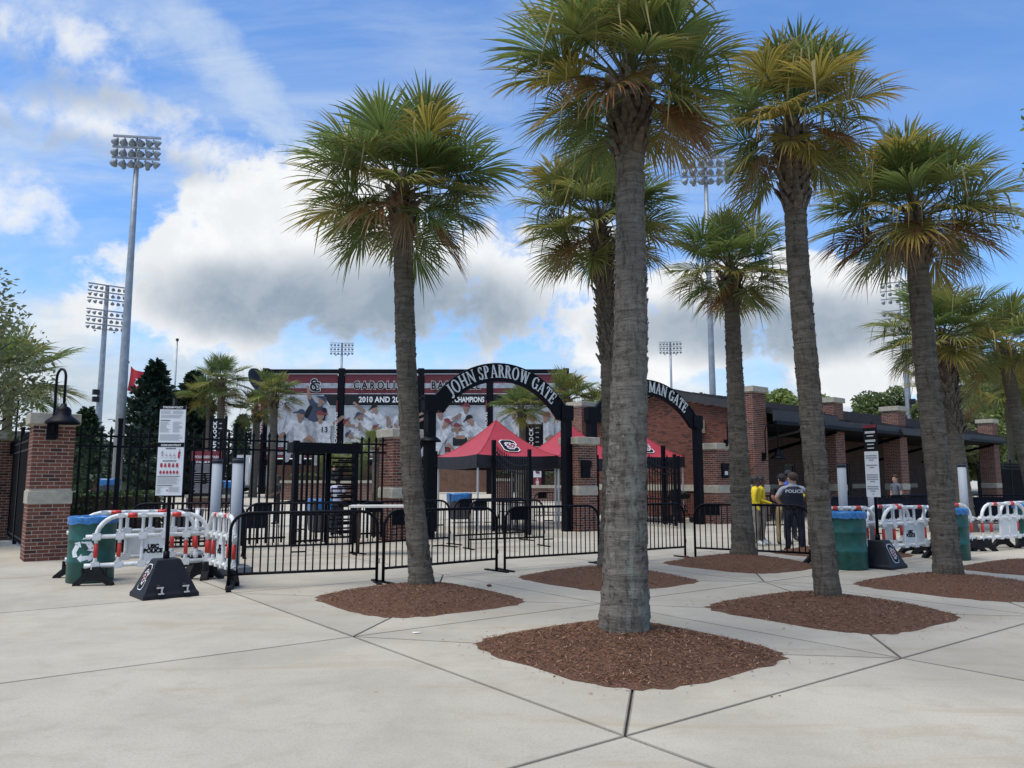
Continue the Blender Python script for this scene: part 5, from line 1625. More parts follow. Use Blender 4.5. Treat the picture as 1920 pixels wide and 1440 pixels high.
def conifer(label, base, h, r, seed, leaf='conifer_leaf', n=3600, size=0.34):
    rr = random.Random(seed)
    root = thing('conifer', label, 'tree', base, 0, 'dark conifers behind the left fence')
    b = MB(); b.cyl((0, 0, 0), (0, 0, h * 0.95), 0.22, 0.03, 8); b.build('trunk', 'bark', root)
    lb = MB(); nb = int(h * 15)
    prof = [(0.05, 0.02 * h)] + [(max(0.02, r * 0.58 * min(1.0, 1.25 * (1 - k / 10) ** 0.98)), h * (0.05 + 0.90 * k / 10)) for k in range(11)]
    core = MB(); core.lathe(prof, (0, 0, 0), 14)
    core.v = [(x * rr.uniform(0.75, 1.2), y * rr.uniform(0.75, 1.2), z + rr.uniform(-0.15, 0.15)) for x, y, z in core.v]; core.sm = [False] * len(core.f)
    core.build('inner_branches', leaf, root)
    for k in range(nb):
        t = (k / nb) ** 1.25
        z = h * (0.04 + 0.95 * t); a = k * 2.4
        R = r * min(1.0, 1.25 * (1 - t) ** 0.98) * rr.uniform(0.72, 1.12) + 0.12
        m_ = int(n / nb)
        for _ in range(m_):
            f = rr.random() ** 0.55
            p = Vector((cos(a), sin(a), 0)) * R * f + Vector((rr.gauss(0, 0.10), rr.gauss(0, 0.10), 0)) * R + Vector((0, 0, z + R * 0.22 * f + rr.uniform(-0.15, 0.15)))
            d = Vector((cos(a) + rr.gauss(0, 0.5), sin(a) + rr.gauss(0, 0.5), rr.uniform(-0.1, 0.8))).normalized()
            s_ = d.cross(Vector((rr.gauss(0, 1), rr.gauss(0, 1), rr.gauss(0, 1)))).normalized()
            L = size * rr.uniform(0.6, 1.3)
            lb.add([p, p + d * L * 0.5 + s_ * L * 0.28, p + d * L, p + d * L * 0.5 - s_ * L * 0.28], [(0, 1, 2, 3)])
    lb.build('crown', leaf, root)
    return root
conifer('tall dark conifer right of the flag', (-22.9, 49, 0.6), 8.6, 2.9, 41, n=9500)
conifer('dark conifer behind the policy board, lower and wider', (-19.6, 47, 0.6), 7.6, 2.35, 42, n=10000)
conifer('small conifer between the two left light poles', (-31.0, 56, 0.6), 6.2, 2.6, 43, 'conifer_leaf_pale', 5500)
conifer('small conifer left of the scoreboard column', (-21.6, 61.5, 0.6), 6.2, 2.0, 44, 'conifer_leaf_pale', 4200, 0.26)
conifer('squat dark conifer behind the corner pillar', (-34.0, 58, 0.6), 5.2, 3.0, 45, 'conifer_leaf', 5000)
conifer('dark conifer filling the gap behind the left sign stand', (-23.0, 53, 0.6), 7.0, 2.5, 46, n=8000)

# hedge and planting
def hedge(label, base, s, n, rz=0.0, leaf='hedge_leaf', size=0.05, seed=1):
    rr = random.Random(seed)
    root = thing('hedge', label, 'hedge', base, rz)
    b = MB()
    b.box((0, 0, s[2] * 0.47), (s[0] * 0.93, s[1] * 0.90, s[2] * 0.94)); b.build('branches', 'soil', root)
    b = MB()
    for _ in range(n):
        p = Vector((rr.uniform(-0.5, 0.5) * s[0], rr.uniform(-0.5, 0.5) * s[1], rr.uniform(0.02, 1.0) * s[2]))
        k = rr.choice((0, 1, 2, 2))
        if k == 2: p.z = s[2] * rr.uniform(0.93, 1.03)
        elif k == 0: p.x = s[0] * 0.5 * rr.choice((-1, 1)) * rr.uniform(0.93, 1.03)
        else: p.y = s[1] * 0.5 * rr.choice((-1, 1)) * rr.uniform(0.93, 1.03)
        a = Vector((rr.gauss(0, 1), rr.gauss(0, 1), rr.gauss(0, 1))).normalized(); t = a.cross(Vector((rr.gauss(0, 1), rr.gauss(0, 1), rr.gauss(0, 1)))).normalized()
        q_ = size * rr.uniform(0.6, 1.3)
        b.add([p - a * q_, p + t * q_ * 0.5, p + a * q_, p - t * q_ * 0.5], [(0, 1, 2, 3)])
    b.build('foliage', leaf, root)
hedge('clipped dark hedge behind the picket fence beside the left pillar', F(1.40, 1.55), (2.2, 1.5, 1.32), 4200, AU, seed=3)
hedge('low green hedge in the far planter seen under the red tents', (2.6, 62, 0.6), (9.0, 1.2, 1.6), 2500, 0.05, size=0.10, seed=4)
def grass_clump(label, base, h, r, n, seed):
    rr = random.Random(seed)
    root = thing('ornamental_grass', label, 'grass', base, 0, 'ornamental grass clumps')
    b = MB()
    for _ in range(n):
        a = rr.uniform(0, 2 * pi); d = rr.uniform(0, 0.25) * r; o = Vector((d * cos(a), d * sin(a), 0)); le = rr.uniform(0.2, 1.0); H_ = h * rr.uniform(0.6, 1.05)
        out = Vector((cos(a), sin(a), 0)); sd_ = Vector((-sin(a), cos(a), 0)) * 0.028
        pts = [o, o + out * r * 0.25 * le + Vector((0, 0, H_ * 0.5)), o + out * r * 0.6 * le + Vector((0, 0, H_ * 0.9)), o + out * r * le + Vector((0, 0, H_ * (1.0 - 0.25 * le)))]
        vs = []
        for k, p in enumerate(pts): vs += [p - sd_ * (1 - k * 0.3), p + sd_ * (1 - k * 0.3)]
        b.add(vs, [(0, 1, 3, 2), (2, 3, 5, 4), (4, 5, 7, 6)])
    b.build('blades', 'grass_leaf', root)
grass_clump('tall pale grass clump beside the turnstile pillar', (-8.2, 41.0, 1.5), 2.3, 1.1, 700, 5)
grass_clump('pale grass clump seen through the turnstile arms', (-10.0, 42.5, 1.5), 1.9, 1.2, 600, 6)

# ================================================================== LIGHT POLES AND FLAGS
def floodlight_mesh():
    b = MB()
    b.lathe([(0.03, -0.22), (0.12, -0.21), (0.15, -0.10), (0.24, 0.02), (0.31, 0.16), (0.335, 0.30), (0.33, 0.31)], (0, 0, 0), 14, 0)
    b.lathe([(0.325, 0.305), (0.2, 0.33), (0.0, 0.34)], (0, 0, 0), 14, 1)
    b.box((0, 0, -0.25), (0.10, 0.10, 0.12), 0)
    return b.mesh('floodlight', ['lamp_grey', 'lamp_lens'])
FLOOD = floodlight_mesh()
def light_pole(label, base, h, rb, rt, rows, per, width, rowgap, face, lamp=1.0, group='stadium light poles', extra=None, gaps=()):
    root = thing('light_pole', label, 'light pole', base, face, group)
    b = MB(); b.tube([(0, 0, 0), (0, 0, h * 0.33), (0, 0, h * 0.34), (0, 0, h * 0.66), (0, 0, h * 0.67), (0, 0, h)], [rb, rb * 0.80 + rt * 0.2, rb * 0.76 + rt * 0.24, rb * 0.4 + rt * 0.6, rb * 0.36 + rt * 0.64, rt], 14)
    b.build('pole', 'galv', root)
    z = h - 0.25
    for r in range(rows):
        if r in gaps: z -= rowgap * 0.55
        bb = MB(); bb.box((0, -0.18, z + 0.18), (width, 0.12, 0.12)); bb.build('cross_arm', 'galv', root)
        for k in range(per):
            x = -width / 2 + width * (k + 0.5) / per
            # hung below the arm, thrown outwards and down
            link('floodlight', FLOOD, root, (x, -0.28, z - 0.22 * lamp), rot=(radians(-122), 0, radians(48 - 96 * k / max(1, per - 1))), sc=lamp)
        z -= rowgap
    bb = MB(); bb.box((0, -0.15, z + 0.45), (width * 0.5, 0.10, 0.08)); bb.build('cross_arm', 'galv', root)
    for k in range(3):
        link('floodlight', FLOOD, root, (width * 0.25 * (k - 1), -0.2, z + 0.28), rot=(radians(-110), 0, 0), sc=lamp * 0.55)
    if extra:
        for zz, sx in extra:
            e = MB(); e.box((sx * 0.45, -0.3, zz), (0.55, 0.55, 0.50)); e.box((sx * 0.2, -0.1, zz), (0.3, 0.12, 0.10)); e.build('loudspeaker', 'black_plastic', root)
    return root
light_pole('tall light pole at the left with three rows of floodlights, nearest of them', (-22.95, 45, 0.5), 22.0, 0.29, 0.13, 3, 6, 2.75, 0.68, radians(8), 0.72)
light_pole('second light pole at the far left, six rows of lamps seen obliquely', (-40.4, 75, 0.5), 20.4, 0.34, 0.20, 6, 7, 3.5, 0.72, radians(40), 0.55, extra=((9.6, -1), (8.9, -1)), gaps=(3,))
light_pole('slim distant light pole rising over the scoreboard', (-33.6, 150, 0.5), 28.0, 0.28, 0.20, 3, 7, 4.6, 0.85, 0.1, 0.75)
light_pole('slim distant light pole above the second arch', (31.3, 150, 0.5), 28.2, 0.28, 0.20, 3, 7, 4.4, 0.85, -0.1, 0.75)
light_pole('tall light pole between the palm crowns, behind the ticket building', (13.65, 52, 0.5), 23.7, 0.24, 0.13, 3, 6, 3.4, 0.66, radians(-6), 0.74)
light_pole('right light pole with six rows of lamps and dark loudspeakers', (41.4, 80, 0.0), 22.6, 0.34, 0.22, 6, 6, 4.0, 0.86, radians(-34), 0.62, extra=((9.7, 1), (8.9, 1), (8.0, -1), (7.0, -1)), gaps=(3,))
def flag_pole(label, base, h, r):
    root = thing('flag_pole', label, 'flag pole', base, 0, 'flag poles')
    b = MB(); b.cyl((0, 0, 0), (0, 0, h), r, r * 0.6, 10); b.build('pole', 'galv', root)
    b = MB(); b.lathe([(0.0, h - 0.02), (0.10, h + 0.04), (0.13, h + 0.13), (0.09, h + 0.22), (0.0, h + 0.26)], (0, 0, 0), 12); b.build('finial', 'dark_wood', root)
    return root
flag_pole('flag pole flying the red flag', (-30.3, 60, 0.6), 10.1, 0.06)
flag_pole('bare flag pole left of the palms', (-26.5, 60, 0.6), 11.9, 0.10)
fl = thing('flag', 'dark red flag with a white emblem curling in the wind', 'flag', (-30.22, 60, 8.6), 0)
b = MB(); nx, nz = 14, 8
vs = []
for i in range(nx + 1):
    for j in range(nz + 1):
        u_, w_ = i / nx, j / nz
        vs.append((1.35 * u_ + 0.1 * sin(w_ * 2), 0.16 * sin(u_ * 7 + w_ * 1.5), 1.95 * w_ - 0.55 * u_ * (0.3 + w_) - 0.1 * sin(u_ * 5)))
b.add(vs, [(i * (nz + 1) + j, (i + 1) * (nz + 1) + j, (i + 1) * (nz + 1) + j + 1, i * (nz + 1) + j + 1) for i in range(nx) for j in range(nz)], 0, True)
b.build('cloth', 'flag_red', fl)
b = MB()
for k in range(2):
    sg = -0.24 if k == 0 else 0.24
    for pts in ([(0.62, 0.75), (0.78, 1.0), (0.70, 1.12), (0.98, 1.05), (1.15, 0.85), (1.05, 0.60), (0.82, 0.50)],):
        b.add([(x, sg, z - 0.22) for x, z in pts], [tuple(range(len(pts)))])
    for pts in ([(1.0, 0.42), (1.22, 0.52), (1.28, 0.30), (1.10, 0.15), (0.9, 0.22)],):
        b.add([(x, sg, z - 0.15) for x, z in pts], [tuple(range(len(pts)))])
b.build('emblem', 'letter_white', fl)

# ================================================================== STEEL CROWD BARRIERS
def tube_mesh(name, pts, r, m, n=8):
    b = MB(); b.tube(pts, r, n); return b.mesh(name, [m])
BARL = 2.20
def steel_barrier_master(label, plate=True):
    root = thing('crowd_barrier', label, 'barrier', (0, 0, 0), 0, 'black steel crowd barriers')
    r = 0.26; zt, zb = 1.12, 0.22
    pts = [(0, 0, 0.02), (0, 0, zt - r)]
    for k in range(1, 7): t = pi - (pi / 2) * k / 6; pts.append((r + r * cos(t), 0, zt - r + r * sin(t)))
    for k in range(0, 7): t = pi / 2 - (pi / 2) * k / 6; pts.append((BARL - r + r * cos(t), 0, zt - r + r * sin(t)))
    pts += [(BARL, 0, 0.02)]
    link('frame', tube_mesh('frame', pts, 0.024, 'black_metal', 10), root)
    b = MB(); b.tube([(0, 0, zb), (BARL, 0, zb)], 0.021, 8); b.build('bottom_rail', 'black_metal', root)
    n = 20
    bm = {}
    for k in range(1, n):
        x = BARL * k / n
        top = zt if r < x < BARL - r else zt - r + sqrt(max(0, r * r - (r - min(x, BARL - x)) ** 2))
        key = round(top, 3)
        if key not in bm: bm[key] = tube_mesh('bar', [(0, 0, zb), (0, 0, top)], 0.0115, 'black_metal', 6)
        link('bar', bm[key], root, (x, 0, 0))
    if plate:
        b = MB(); b.box((r + 0.07, 0, zt - 0.125), (0.37, 0.012, 0.21)); b.build('name_plate', 'black_metal', root)
    for z in (0.52, 0.86):
        b = MB(); b.box((BARL * 0.45, 0.0, z), (BARL * 2 / n, 0.016, 0.022)); b.build('tie_bar', 'black_metal', root)
    for x in (0.0, BARL):
        b = MB(); b.box((x, 0, 0.012), (0.07, 0.62, 0.022)); b.build('foot_plate', 'black_metal', root)
    for z in (0.30, 0.92):
        b = MB(); b.tube([(BARL, 0, z), (BARL + 0.035, 0, z + 0.01), (BARL + 0.035, 0, z + 0.08)], 0.008, 5); b.build('hook', 'black_metal', root)
    return root
STEEL = steel_barrier_master('black steel crowd barrier in front, beside the left white plastic barriers')
def barrier(label, p0, p1, first=[True]):
    p0, p1 = Vector((*p0, 0)), Vector((*p1, 0)); d = p1 - p0
    rz = atan2(d.y, d.x); k = d.length / (BARL + 0.02)
    if first[0]:
        o = STEEL; first[0] = False; o.location = p0; o.rotation_euler = (0, 0, rz); o['label'] = label
    else:
        o = copy_tree(STEEL, p0, rz, label)
    o.scale = (k, 1, 1)
    return o
barrier('black crowd barrier nearest the camera, ending at the left white plastic barriers', (-4.22, 11.72), (-2.13, 12.50))
barrier('black crowd barrier passing behind the leaning palm trunk', (-2.05, 12.52), (-0.26, 14.05))
barrier('black crowd barrier just left of the biggest trunk', (-0.13, 14.15), (1.70, 15.22))
barrier('black crowd barrier just right of the biggest trunk', (1.82, 15.28), (3.66, 16.50))
barrier('black crowd barrier in front of the police officer', (3.80, 16.25), (5.78, 15.05))
barrier('black crowd barrier of the second row before the turnstile', (-5.62, 16.45), (-3.50, 17.30))
barrier('black crowd barrier behind the folding table', (-3.42, 17.35), (-1.52, 19.15))
barrier('black crowd barrier of the second row right of the leaning palm', (-1.46, 19.75), (0.42, 21.15))
barrier('black crowd barrier standing before the dipping gate leaf', (-1.02, 18.45), (0.80, 19.30))
barrier('black crowd barrier behind the white barriers near the left bin', (-7.95, 16.25), (-5.80, 16.95))
barrier('black crowd barrier far in under the red tents', (0.9, 31.0), (3.0, 31.6))
barrier('black crowd barrier beside the right post of the second arch', (6.15, 30.6), (7.6, 31.4))
barrier('black crowd barrier behind the yellow jackets', (7.3, 24.2), (8.9, 24.6))
barrier('black crowd barrier under the canopy behind the right green bin', (9.2, 22.6), (11.2, 23.5))
barrier('black crowd barrier under the canopy behind the right sign stand', (11.1, 24.2), (13.4, 24.6))
barrier('black crowd barrier under the canopy left of the right leaning trunk', (12.2, 25.2), (14.4, 26.0))
barrier('black crowd barrier under the canopy beyond the far right grey post', (14.6, 25.6), (16.9, 25.3))

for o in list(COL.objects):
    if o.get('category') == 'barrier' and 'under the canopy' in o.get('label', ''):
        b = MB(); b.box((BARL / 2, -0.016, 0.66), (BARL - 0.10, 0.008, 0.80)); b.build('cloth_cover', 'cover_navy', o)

# ================================================================== WHITE PLASTIC BARRIERS
PL = 1.86
def plastic_master():
    root = thing('plastic_barrier', '', 'barrier', (0, 0, 0), 0, 'white plastic barriers with red bands')
    zb, zm, zt = 0.30, 0.74, 1.06
    x0, x1 = 0.10, PL - 0.10
    ups = [x0 + k * (x1 - x0) / 5 for k in range(6)]
    b = MB()
    b.tube([(-0.05, 0, zb), (PL + 0.05, 0, zb)], 0.036, 8)
    b.tube([(-0.05, 0, zm), (PL + 0.05, 0, zm)], 0.034, 8)
    r = zt - zm
    pts = []
    for k in range(8): t = pi - (pi / 2) * k / 7; pts.append((x0 + r * 1.1 + r * 1.1 * cos(t), 0, zm + r * sin(t)))
    for k in range(8): t = pi / 2 - (pi / 2) * k / 7; pts.append((x1 - r * 1.1 + r * 1.1 * cos(t), 0, zm + r * sin(t)))
    b.tube(pts, 0.036, 8)
    b.build('frame', 'white_plastic', root)
    um = tube_mesh('upright', [(0, 0, zb), (0, 0, zb + 0.10), (0, 0, zm - 0.06), (0, 0, zm)], [0.045, 0.028, 0.028, 0.04], 'white_plastic')
    uu = tube_mesh('upright', [(0, 0, zm), (0, 0, zm + 0.08), (0, 0, zt - 0.06), (0, 0, zt)], [0.04, 0.026, 0.026, 0.036], 'white_plastic')
    bb = MB(); bb.box((0, 0, 0), (0.115, 0.085, 0.105)); jm = bb.mesh('joint', ['white_plastic'])
    bb = MB(); bb.tube([(0, 0, -0.11), (0, 0, 0.11)], 0.0315, 10); rm = bb.mesh('red_band', ['red_band'])
    for k, x in enumerate(ups):
        link('upright', um, root, (x, 0, 0))
        if 0 < k < 5: link('upright', uu, root, (x, 0, 0))
        link('joint', jm, root, (x, 0, zm)); link('joint', jm, root, (x, 0, zb))
        if 0 < k < 5:
            link('joint', jm, root, (x, 0, zt), sc=(0.75, 0.95, 0.6))
        if k in (0, 1, 4, 5): link('red_band', rm, root, (x, 0, 0.53))
    for x in (0.60, PL - 0.60): link('red_band', tube_mesh('red_band', [(-0.07, 0, 0), (0.07, 0, 0)], 0.039, 'red_band'), root, (x, 0, zt))
    b = MB(); b.box((PL / 2, 0.0, (zb + zm) / 2), ((PL - 0.2) / 5 - 0.02, 0.022, zm - zb - 0.06)); b.build('panel', 'panel_white', root)
    b = MB()
    for sgn in (-1, 1):          # splayed rubber foot
        for q_ in range(4):
            A_, B_ = [(0.30, 0.0), (0.29, 0.035), (0.16, 0.16), (0.075, 0.285), (0.0, 0.285)][q_:q_ + 2]
            C_, D_ = [(0.22, 0.0), (0.22, 0.005), (0.13, 0.062), (0.06, 0.075), (0.0, 0.075)][q_:q_ + 2]
            poly = [(sgn * A_[0], A_[1]), (sgn * B_[0], B_[1]), (sgn * D_[0], D_[1]), (sgn * C_[0], C_[1])]
            b.prism(poly if sgn < 0 else poly[::-1], (0, 1, 0), (0, 0, 1), (1, 0, 0), (-0.055, 0, 0), 0.11)
        b.box((0, sgn * 0.17, 0.17), (0.05, 0.03, 0.20))
    fm = b.mesh('rubber_foot', ['rubber'])
    for x in (x0, x1): link('rubber_foot', fm, root, (x, 0, 0), rz=0.0)
    return root
PMASTER = plastic_master()
PFIRST = [True]
def plastic(label, p0, p1, text=True, flip=False, foot=1.15):
    if flip: p0, p1 = p1, p0
    p0, p1 = Vector((*p0, 0)), Vector((*p1, 0)); d = p1 - p0; rz = atan2(d.y, d.x)
    if PFIRST[0]:
        o = PMASTER; PFIRST[0] = False; o.location = p0; o.rotation_euler = (0, 0, rz); o['label'] = label
    else:
        o = copy_tree(PMASTER, p0, rz, label)
    o.scale = (d.length / PL, 1, 1)
    for c in o.children:
        if c.name.startswith('rubber_foot'): c.rotation_euler = (0, 0, foot)
    return o
def police_text(o, line_h=0.10):
    pan = [c for c in o.children if c.name.startswith('panel')][0]
    text_part('lettering', 'USC', 0.088, 'print_black', pan, (PL / 2, -0.014, 0.56), (pi / 2, 0, 0), 0.002, 0.006, 1.0)
    text_part('lettering', 'POLICE', 0.088, 'print_black', pan, (PL / 2, -0.014, 0.49), (pi / 2, 0, 0), 0.002, 0.006, 1.0)
o1 = plastic('white plastic barrier in front of the left green bin, reading USC POLICE', (-6.55, 12.12), (-4.98, 13.05))
o2 = plastic('white plastic barrier behind the left green bin', (-7.40, 13.10), (-5.65, 14.2))
o3 = plastic('white plastic barrier turned edgewise beside the first black barrier', (-5.08, 13.05), (-4.18, 11.86))
o4 = plastic('white plastic barrier seen end on between bin and grey posts', (-6.05, 15.0), (-5.55, 13.75))
o5 = plastic('white plastic barrier behind the right green bin', (5.90, 15.3), (7.50, 15.95))
o6 = plastic('white plastic barrier behind the right sign stand, reading USC POLICE', (7.34, 15.58), (8.98, 16.48))
o7 = plastic('white plastic barrier left of the sign stand one, half behind it', (7.22, 16.0), (8.9, 17.4))
o8 = plastic('white plastic barrier right of the right leaning trunk', (9.0, 17.2), (10.62, 17.95))
o9 = plastic('white plastic barrier at the right edge, blank panel', (10.72, 17.9), (12.40, 18.75))
o10 = plastic('white plastic barrier standing behind the one at the right edge', (11.75, 18.85), (13.35, 19.75))
o11 = plastic('white plastic barrier at the back beside the last bin', (11.35, 19.6), (12.3, 21.2))
for o in (o1, o3, o6): police_text(o)
for o in (o6, o9, o10):
    b = MB(); b.box((PL / 2 + (PL - 0.2) / 5, 0.0, 0.52), ((PL - 0.2) / 5 - 0.02, 0.022, 0.38)); b.build('panel', 'panel_white', o)

# ================================================================== GREEN DRUM BINS
def bin_master():
    root = thing('recycling_bin', '', 'bin', (0, 0, 0), 0, 'green drum bins with blue liners')
    b = MB()
    R = 0.325
    prof = [(0.0, 0.0), (R - 0.015, 0.0), (R, 0.015)]
    for zz in (0.30, 0.62):
        prof += [(R, zz - 0.02), (R + 0.012, zz), (R, zz + 0.02)]
    prof += [(R, 0.925), (R + 0.012, 0.94), (R - 0.01, 0.94), (R - 0.02, 0.3), (0, 0.3)]
    b.lathe(prof, (0, 0, 0), 36); b.build('drum', 'drum_green', root)
    b = MB(); rr = random.Random(4); n = 40; vs = []
    for (r, z, j) in ((R - 0.035, 0.60, 0.0), (R - 0.03, 0.935, 0.004), (R + 0.006, 0.962, 0.008), (R + 0.024, 0.945, 0.006), (R + 0.020, 0.90, 0.006), (R + 0.022, 0.855, 0.013)):
        for k in range(n):
            t = 2 * pi * k / n; q_ = rr.uniform(-1, 1)
            vs.append(((r + j * 0.4 * q_) * cos(t), (r + j * 0.4 * q_) * sin(t), z + j * rr.uniform(-1, 1)))
    b.add(vs, [(i * n + k, i * n + (k + 1) % n, (i + 1) * n + (k + 1) % n, (i + 1) * n + k) for i in range(5) for k in range(n)], 0, True)
    b.build('bin_liner', 'liner_blue', root)
    # recycling arrows, wrapped on the drum
    def wrap(x, z, a0):
        t = a0 + x / R
        return ((R + 0.004) * sin(t), -(R + 0.004) * cos(t), z)
    for a0 in (0.15, pi + 0.15):
        for k in range(3):
            b = MB(); a = -2 * pi * k / 3
            def T(px, pz): return wrap(px * cos(a) - pz * sin(a), 0.475 + px * sin(a) + pz * cos(a), a0)
            # one arrow: a band along the side, folded up at its end, with its head
            vs = [T(0.165, -0.085), T(0.105, -0.150), T(-0.02, -0.150), T(-0.02, -0.180), T(-0.085, -0.112), T(-0.02, -0.045), T(-0.02, -0.075), T(0.075, -0.075), T(0.115, -0.020)]
            b.add(vs, [(8, 7, 1, 0), (7, 6, 2, 1), (5, 4, 3)])
            b.build('recycling_arrow', 'letter_white', root)
    return root
BINM = bin_master()
BINM.location = (-6.80, 12.68, 0); BINM['label'] = 'green drum bin with white recycling arrows behind the left white barrier'
BINM.scale = (1.06, 1.06, 1.08)
for lb, x, y, rz in (('green drum bin just right of the leaning palm trunk at the right', 6.18, 14.45, 1.25), ('green drum bin mostly hidden behind the right leaning trunk', 9.05, 16.15, 1.2), ('green drum bin at the right edge behind the white barriers', 12.75, 19.2, 0.6)):
    o = copy_tree(BINM, (x, y, 0), rz, lb)

# ================================================================== SIGN STANDS
def sign_stand(label, loc, rz, yaw, kind, pole_h=2.72):
    root = thing('sign_stand', label, 'sign', loc, rz, 'rolling sign stands')
    b = MB()
    prof = [(0.37, 0.0), (0.37, 0.05), (0.34, 0.09), (0.16, 0.49), (0.14, 0.505)]
    vs = []
    for r, z in prof: vs += [(-r, -r * 0.86, z), (r, -r * 0.86, z), (r, r * 0.86, z), (-r, r * 0.86, z)]
    fs = [(3, 2, 1, 0), (16, 17, 18, 19)]
    for k in range(4):
        for q_ in range(4): fs.append((4 * k + q_, 4 * k + (q_ + 1) % 4, 4 * k + 4 + (q_ + 1) % 4, 4 * k + 4 + q_))
    b.add(vs, fs)
    base = b.build('weighted_base', 'black_plastic', root)
    b = MB(); b.cyl((0, 0, 0.47), (0, 0, 0.60), 0.045, n=12); b.build('collar', 'black_metal', root)
    b = MB(); b.cyl((0, 0, 0.50), (0, 0, pole_h), 0.028, n=12); b.build('pole', 'black_metal', root)
    # wheels tucked in one side
    for x in (-0.17, 0.17):
        w = MB(); w.tube([(x - 0.03, -0.285, 0.115), (x + 0.03, -0.285, 0.115)], 0.075, 16); w.build('wheel', 'rubber', root)
        w = MB(); w.box((x, -0.362, 0.155), (0.09, 0.014, 0.018)); w.box((x + 0.02, -0.372, 0.115), (0.02, 0.012, 0.075)); w.box((x + 0.01, -0.380, 0.078), (0.075, 0.014, 0.018)); w.build('axle_bracket', 'alu', root)
    # emblem on the sloping side (local -X face)
    me = emblem_mesh(0.17)
    sl = math.atan2(0.40, 0.18)
    o = link('emblem', me, root); 
    for_face = Matrix.Rotation(-pi / 2, 4, 'Z') @ Matrix.Translation((0, -0.264, 0.275)) @ Matrix.Rotation(sl, 4, 'X')
    o.matrix_local = for_face
    # boards
    def board(name, z0, z1, w, face):
        b = MB(); b.box((0, -0.045, (z0 + z1) / 2), (w, 0.012, z1 - z0)); o = b.build(name, face, root)
        o.rotation_euler = (0, 0, yaw); return o
    class Q:
        MN = ['print_black', 'print_grey', 'print_red', 'sign_white', 'letter_white', 'garnet']
        def __init__(s): s.b = MB(); s.k = 0
        def rect(s, x0, z0, x1, z1, m): s.b.quad((x0, -0.0525 - 0.0005 * s.k, z0), (x1, -0.0525 - 0.0005 * s.k, z0), (x1, -0.0525 - 0.0005 * s.k, z1), (x0, -0.0525 - 0.0005 * s.k, z1), s.MN.index(m))
        def poly(s, pts, m): s.b.add([(x, -0.0525 - 0.0005 * s.k, z) for x, z in pts], [tuple(range(len(pts)))], s.MN.index(m))
    rr = random.Random(9)
    def lines(q, x0, x1, z0, z1, n, m='print_grey', gaps=0.2):
        for k in range(n):
            z = z1 - (z1 - z0) * (k + 0.5) / n; h = (z1 - z0) / n * 0.42
            q.rect(x0, z - h / 2, x0 + (x1 - x0) * rr.uniform(1 - gaps, 1), z + h / 2, m)
    if kind == 0:
        w = 0.36; hw = w / 2
        A = board('policy_board', 2.10, 2.62, w, 'sign_white'); B_ = board('bag_board', 1.365, 2.10 - 0.012, w, 'sign_white')
        q = Q()
        q.rect(-hw, 2.565, hw, 2.62, 'print_black'); q.k = 1
        lines(q, -hw + 0.015, -0.01, 2.50, 2.55, 4); lines(q, 0.0, hw - 0.02, 2.50, 2.55, 4); lines(q, -hw + 0.015, hw - 0.02, 2.44, 2.49, 4)
        q.rect(-hw + 0.015, 2.405, -0.03, 2.415, 'print_black')
        lines(q, -hw + 0.015, -0.02, 2.24, 2.395, 10, gaps=0.5); lines(q, 0.01, hw - 0.02, 2.24, 2.395, 10, gaps=0.5)
        lines(q, -hw + 0.015, hw - 0.02, 2.125, 2.215, 7)
        q.b.build('print', q.MN, A)
        q = Q()
        q.rect(-hw, 2.035, hw, 2.088, 'print_black'); q.k = 1
        for k in range(4):
            x = -0.115 + 0.055 * k
            q.rect(x - 0.017, 1.885, x + 0.017, 1.93, 'print_grey'); q.k += 1; q.rect(x - 0.014, 1.889, x + 0.014, 1.926, 'sign_white'); q.k += 1
            q.poly(ellipse(x, 1.915, 0.009, 0.009, 0, 8), 'print_red'); q.k += 1
            q.rect(x - 0.002, 1.93, x + 0.002, 1.965, 'print_grey')
        q.poly([(-0.135, 1.945), (-0.095, 1.945), (-0.115, 1.99)], 'print_grey')
        q.poly([(0.10, 1.88), (0.13, 1.88), (0.128, 1.93), (0.14, 1.96), (0.12, 1.985), (0.105, 1.96)], 'print_red'); q.poly(ellipse(0.122, 2.0, 0.010, 0.012, 0, 8), 'print_grey')
        for k in range(5):
            x = -0.118 + 0.054 * k
            q.poly([(x - 0.015, 1.755), (x + 0.015, 1.755), (x + 0.017, 1.785), (x + (0.004 if k % 2 else 0.015), 1.81), (x - (0.006 if k % 2 else 0.015), 1.81), (x - 0.016, 1.78)], 'print_red')
        for k in range(6):
            x = -0.125 + 0.046 * k
            q.poly([(x - 0.014, 1.665), (x + 0.014, 1.665), (x + 0.017, 1.69), (x + 0.004, 1.712), (x - 0.004, 1.712), (x - 0.016, 1.69)], 'print_red'); q.rect(x - 0.010, 1.648, x + 0.010, 1.653, 'print_grey')
        lines(q, -hw + 0.012, hw - 0.02, 1.515, 1.625, 8); q.rect(-hw + 0.012, 1.626, hw - 0.03, 1.632, 'print_black'); q.rect(-hw + 0.012, 1.495, 0.05, 1.503, 'print_black')
        lines(q, -hw + 0.012, -0.07, 1.39, 1.48, 7, gaps=0.5); lines(q, 0.0, hw - 0.02, 1.41, 1.485, 7); q.rect(-0.03, 1.425, -0.012, 1.443, 'print_red')
        q.b.build('print', q.MN, B_)
        text_part('lettering', 'STADIUM POLICY', 0.041, 'letter_white', A, (0, -0.0555, 2.592), (pi / 2, 0, 0), 0.0008, 0.001, 0.86)
        text_part('lettering', 'CLEAR BAG POLICY', 0.039, 'letter_white', B_, (0, -0.0555, 2.061), (pi / 2, 0, 0), 0.0008, 0.001, 0.80)
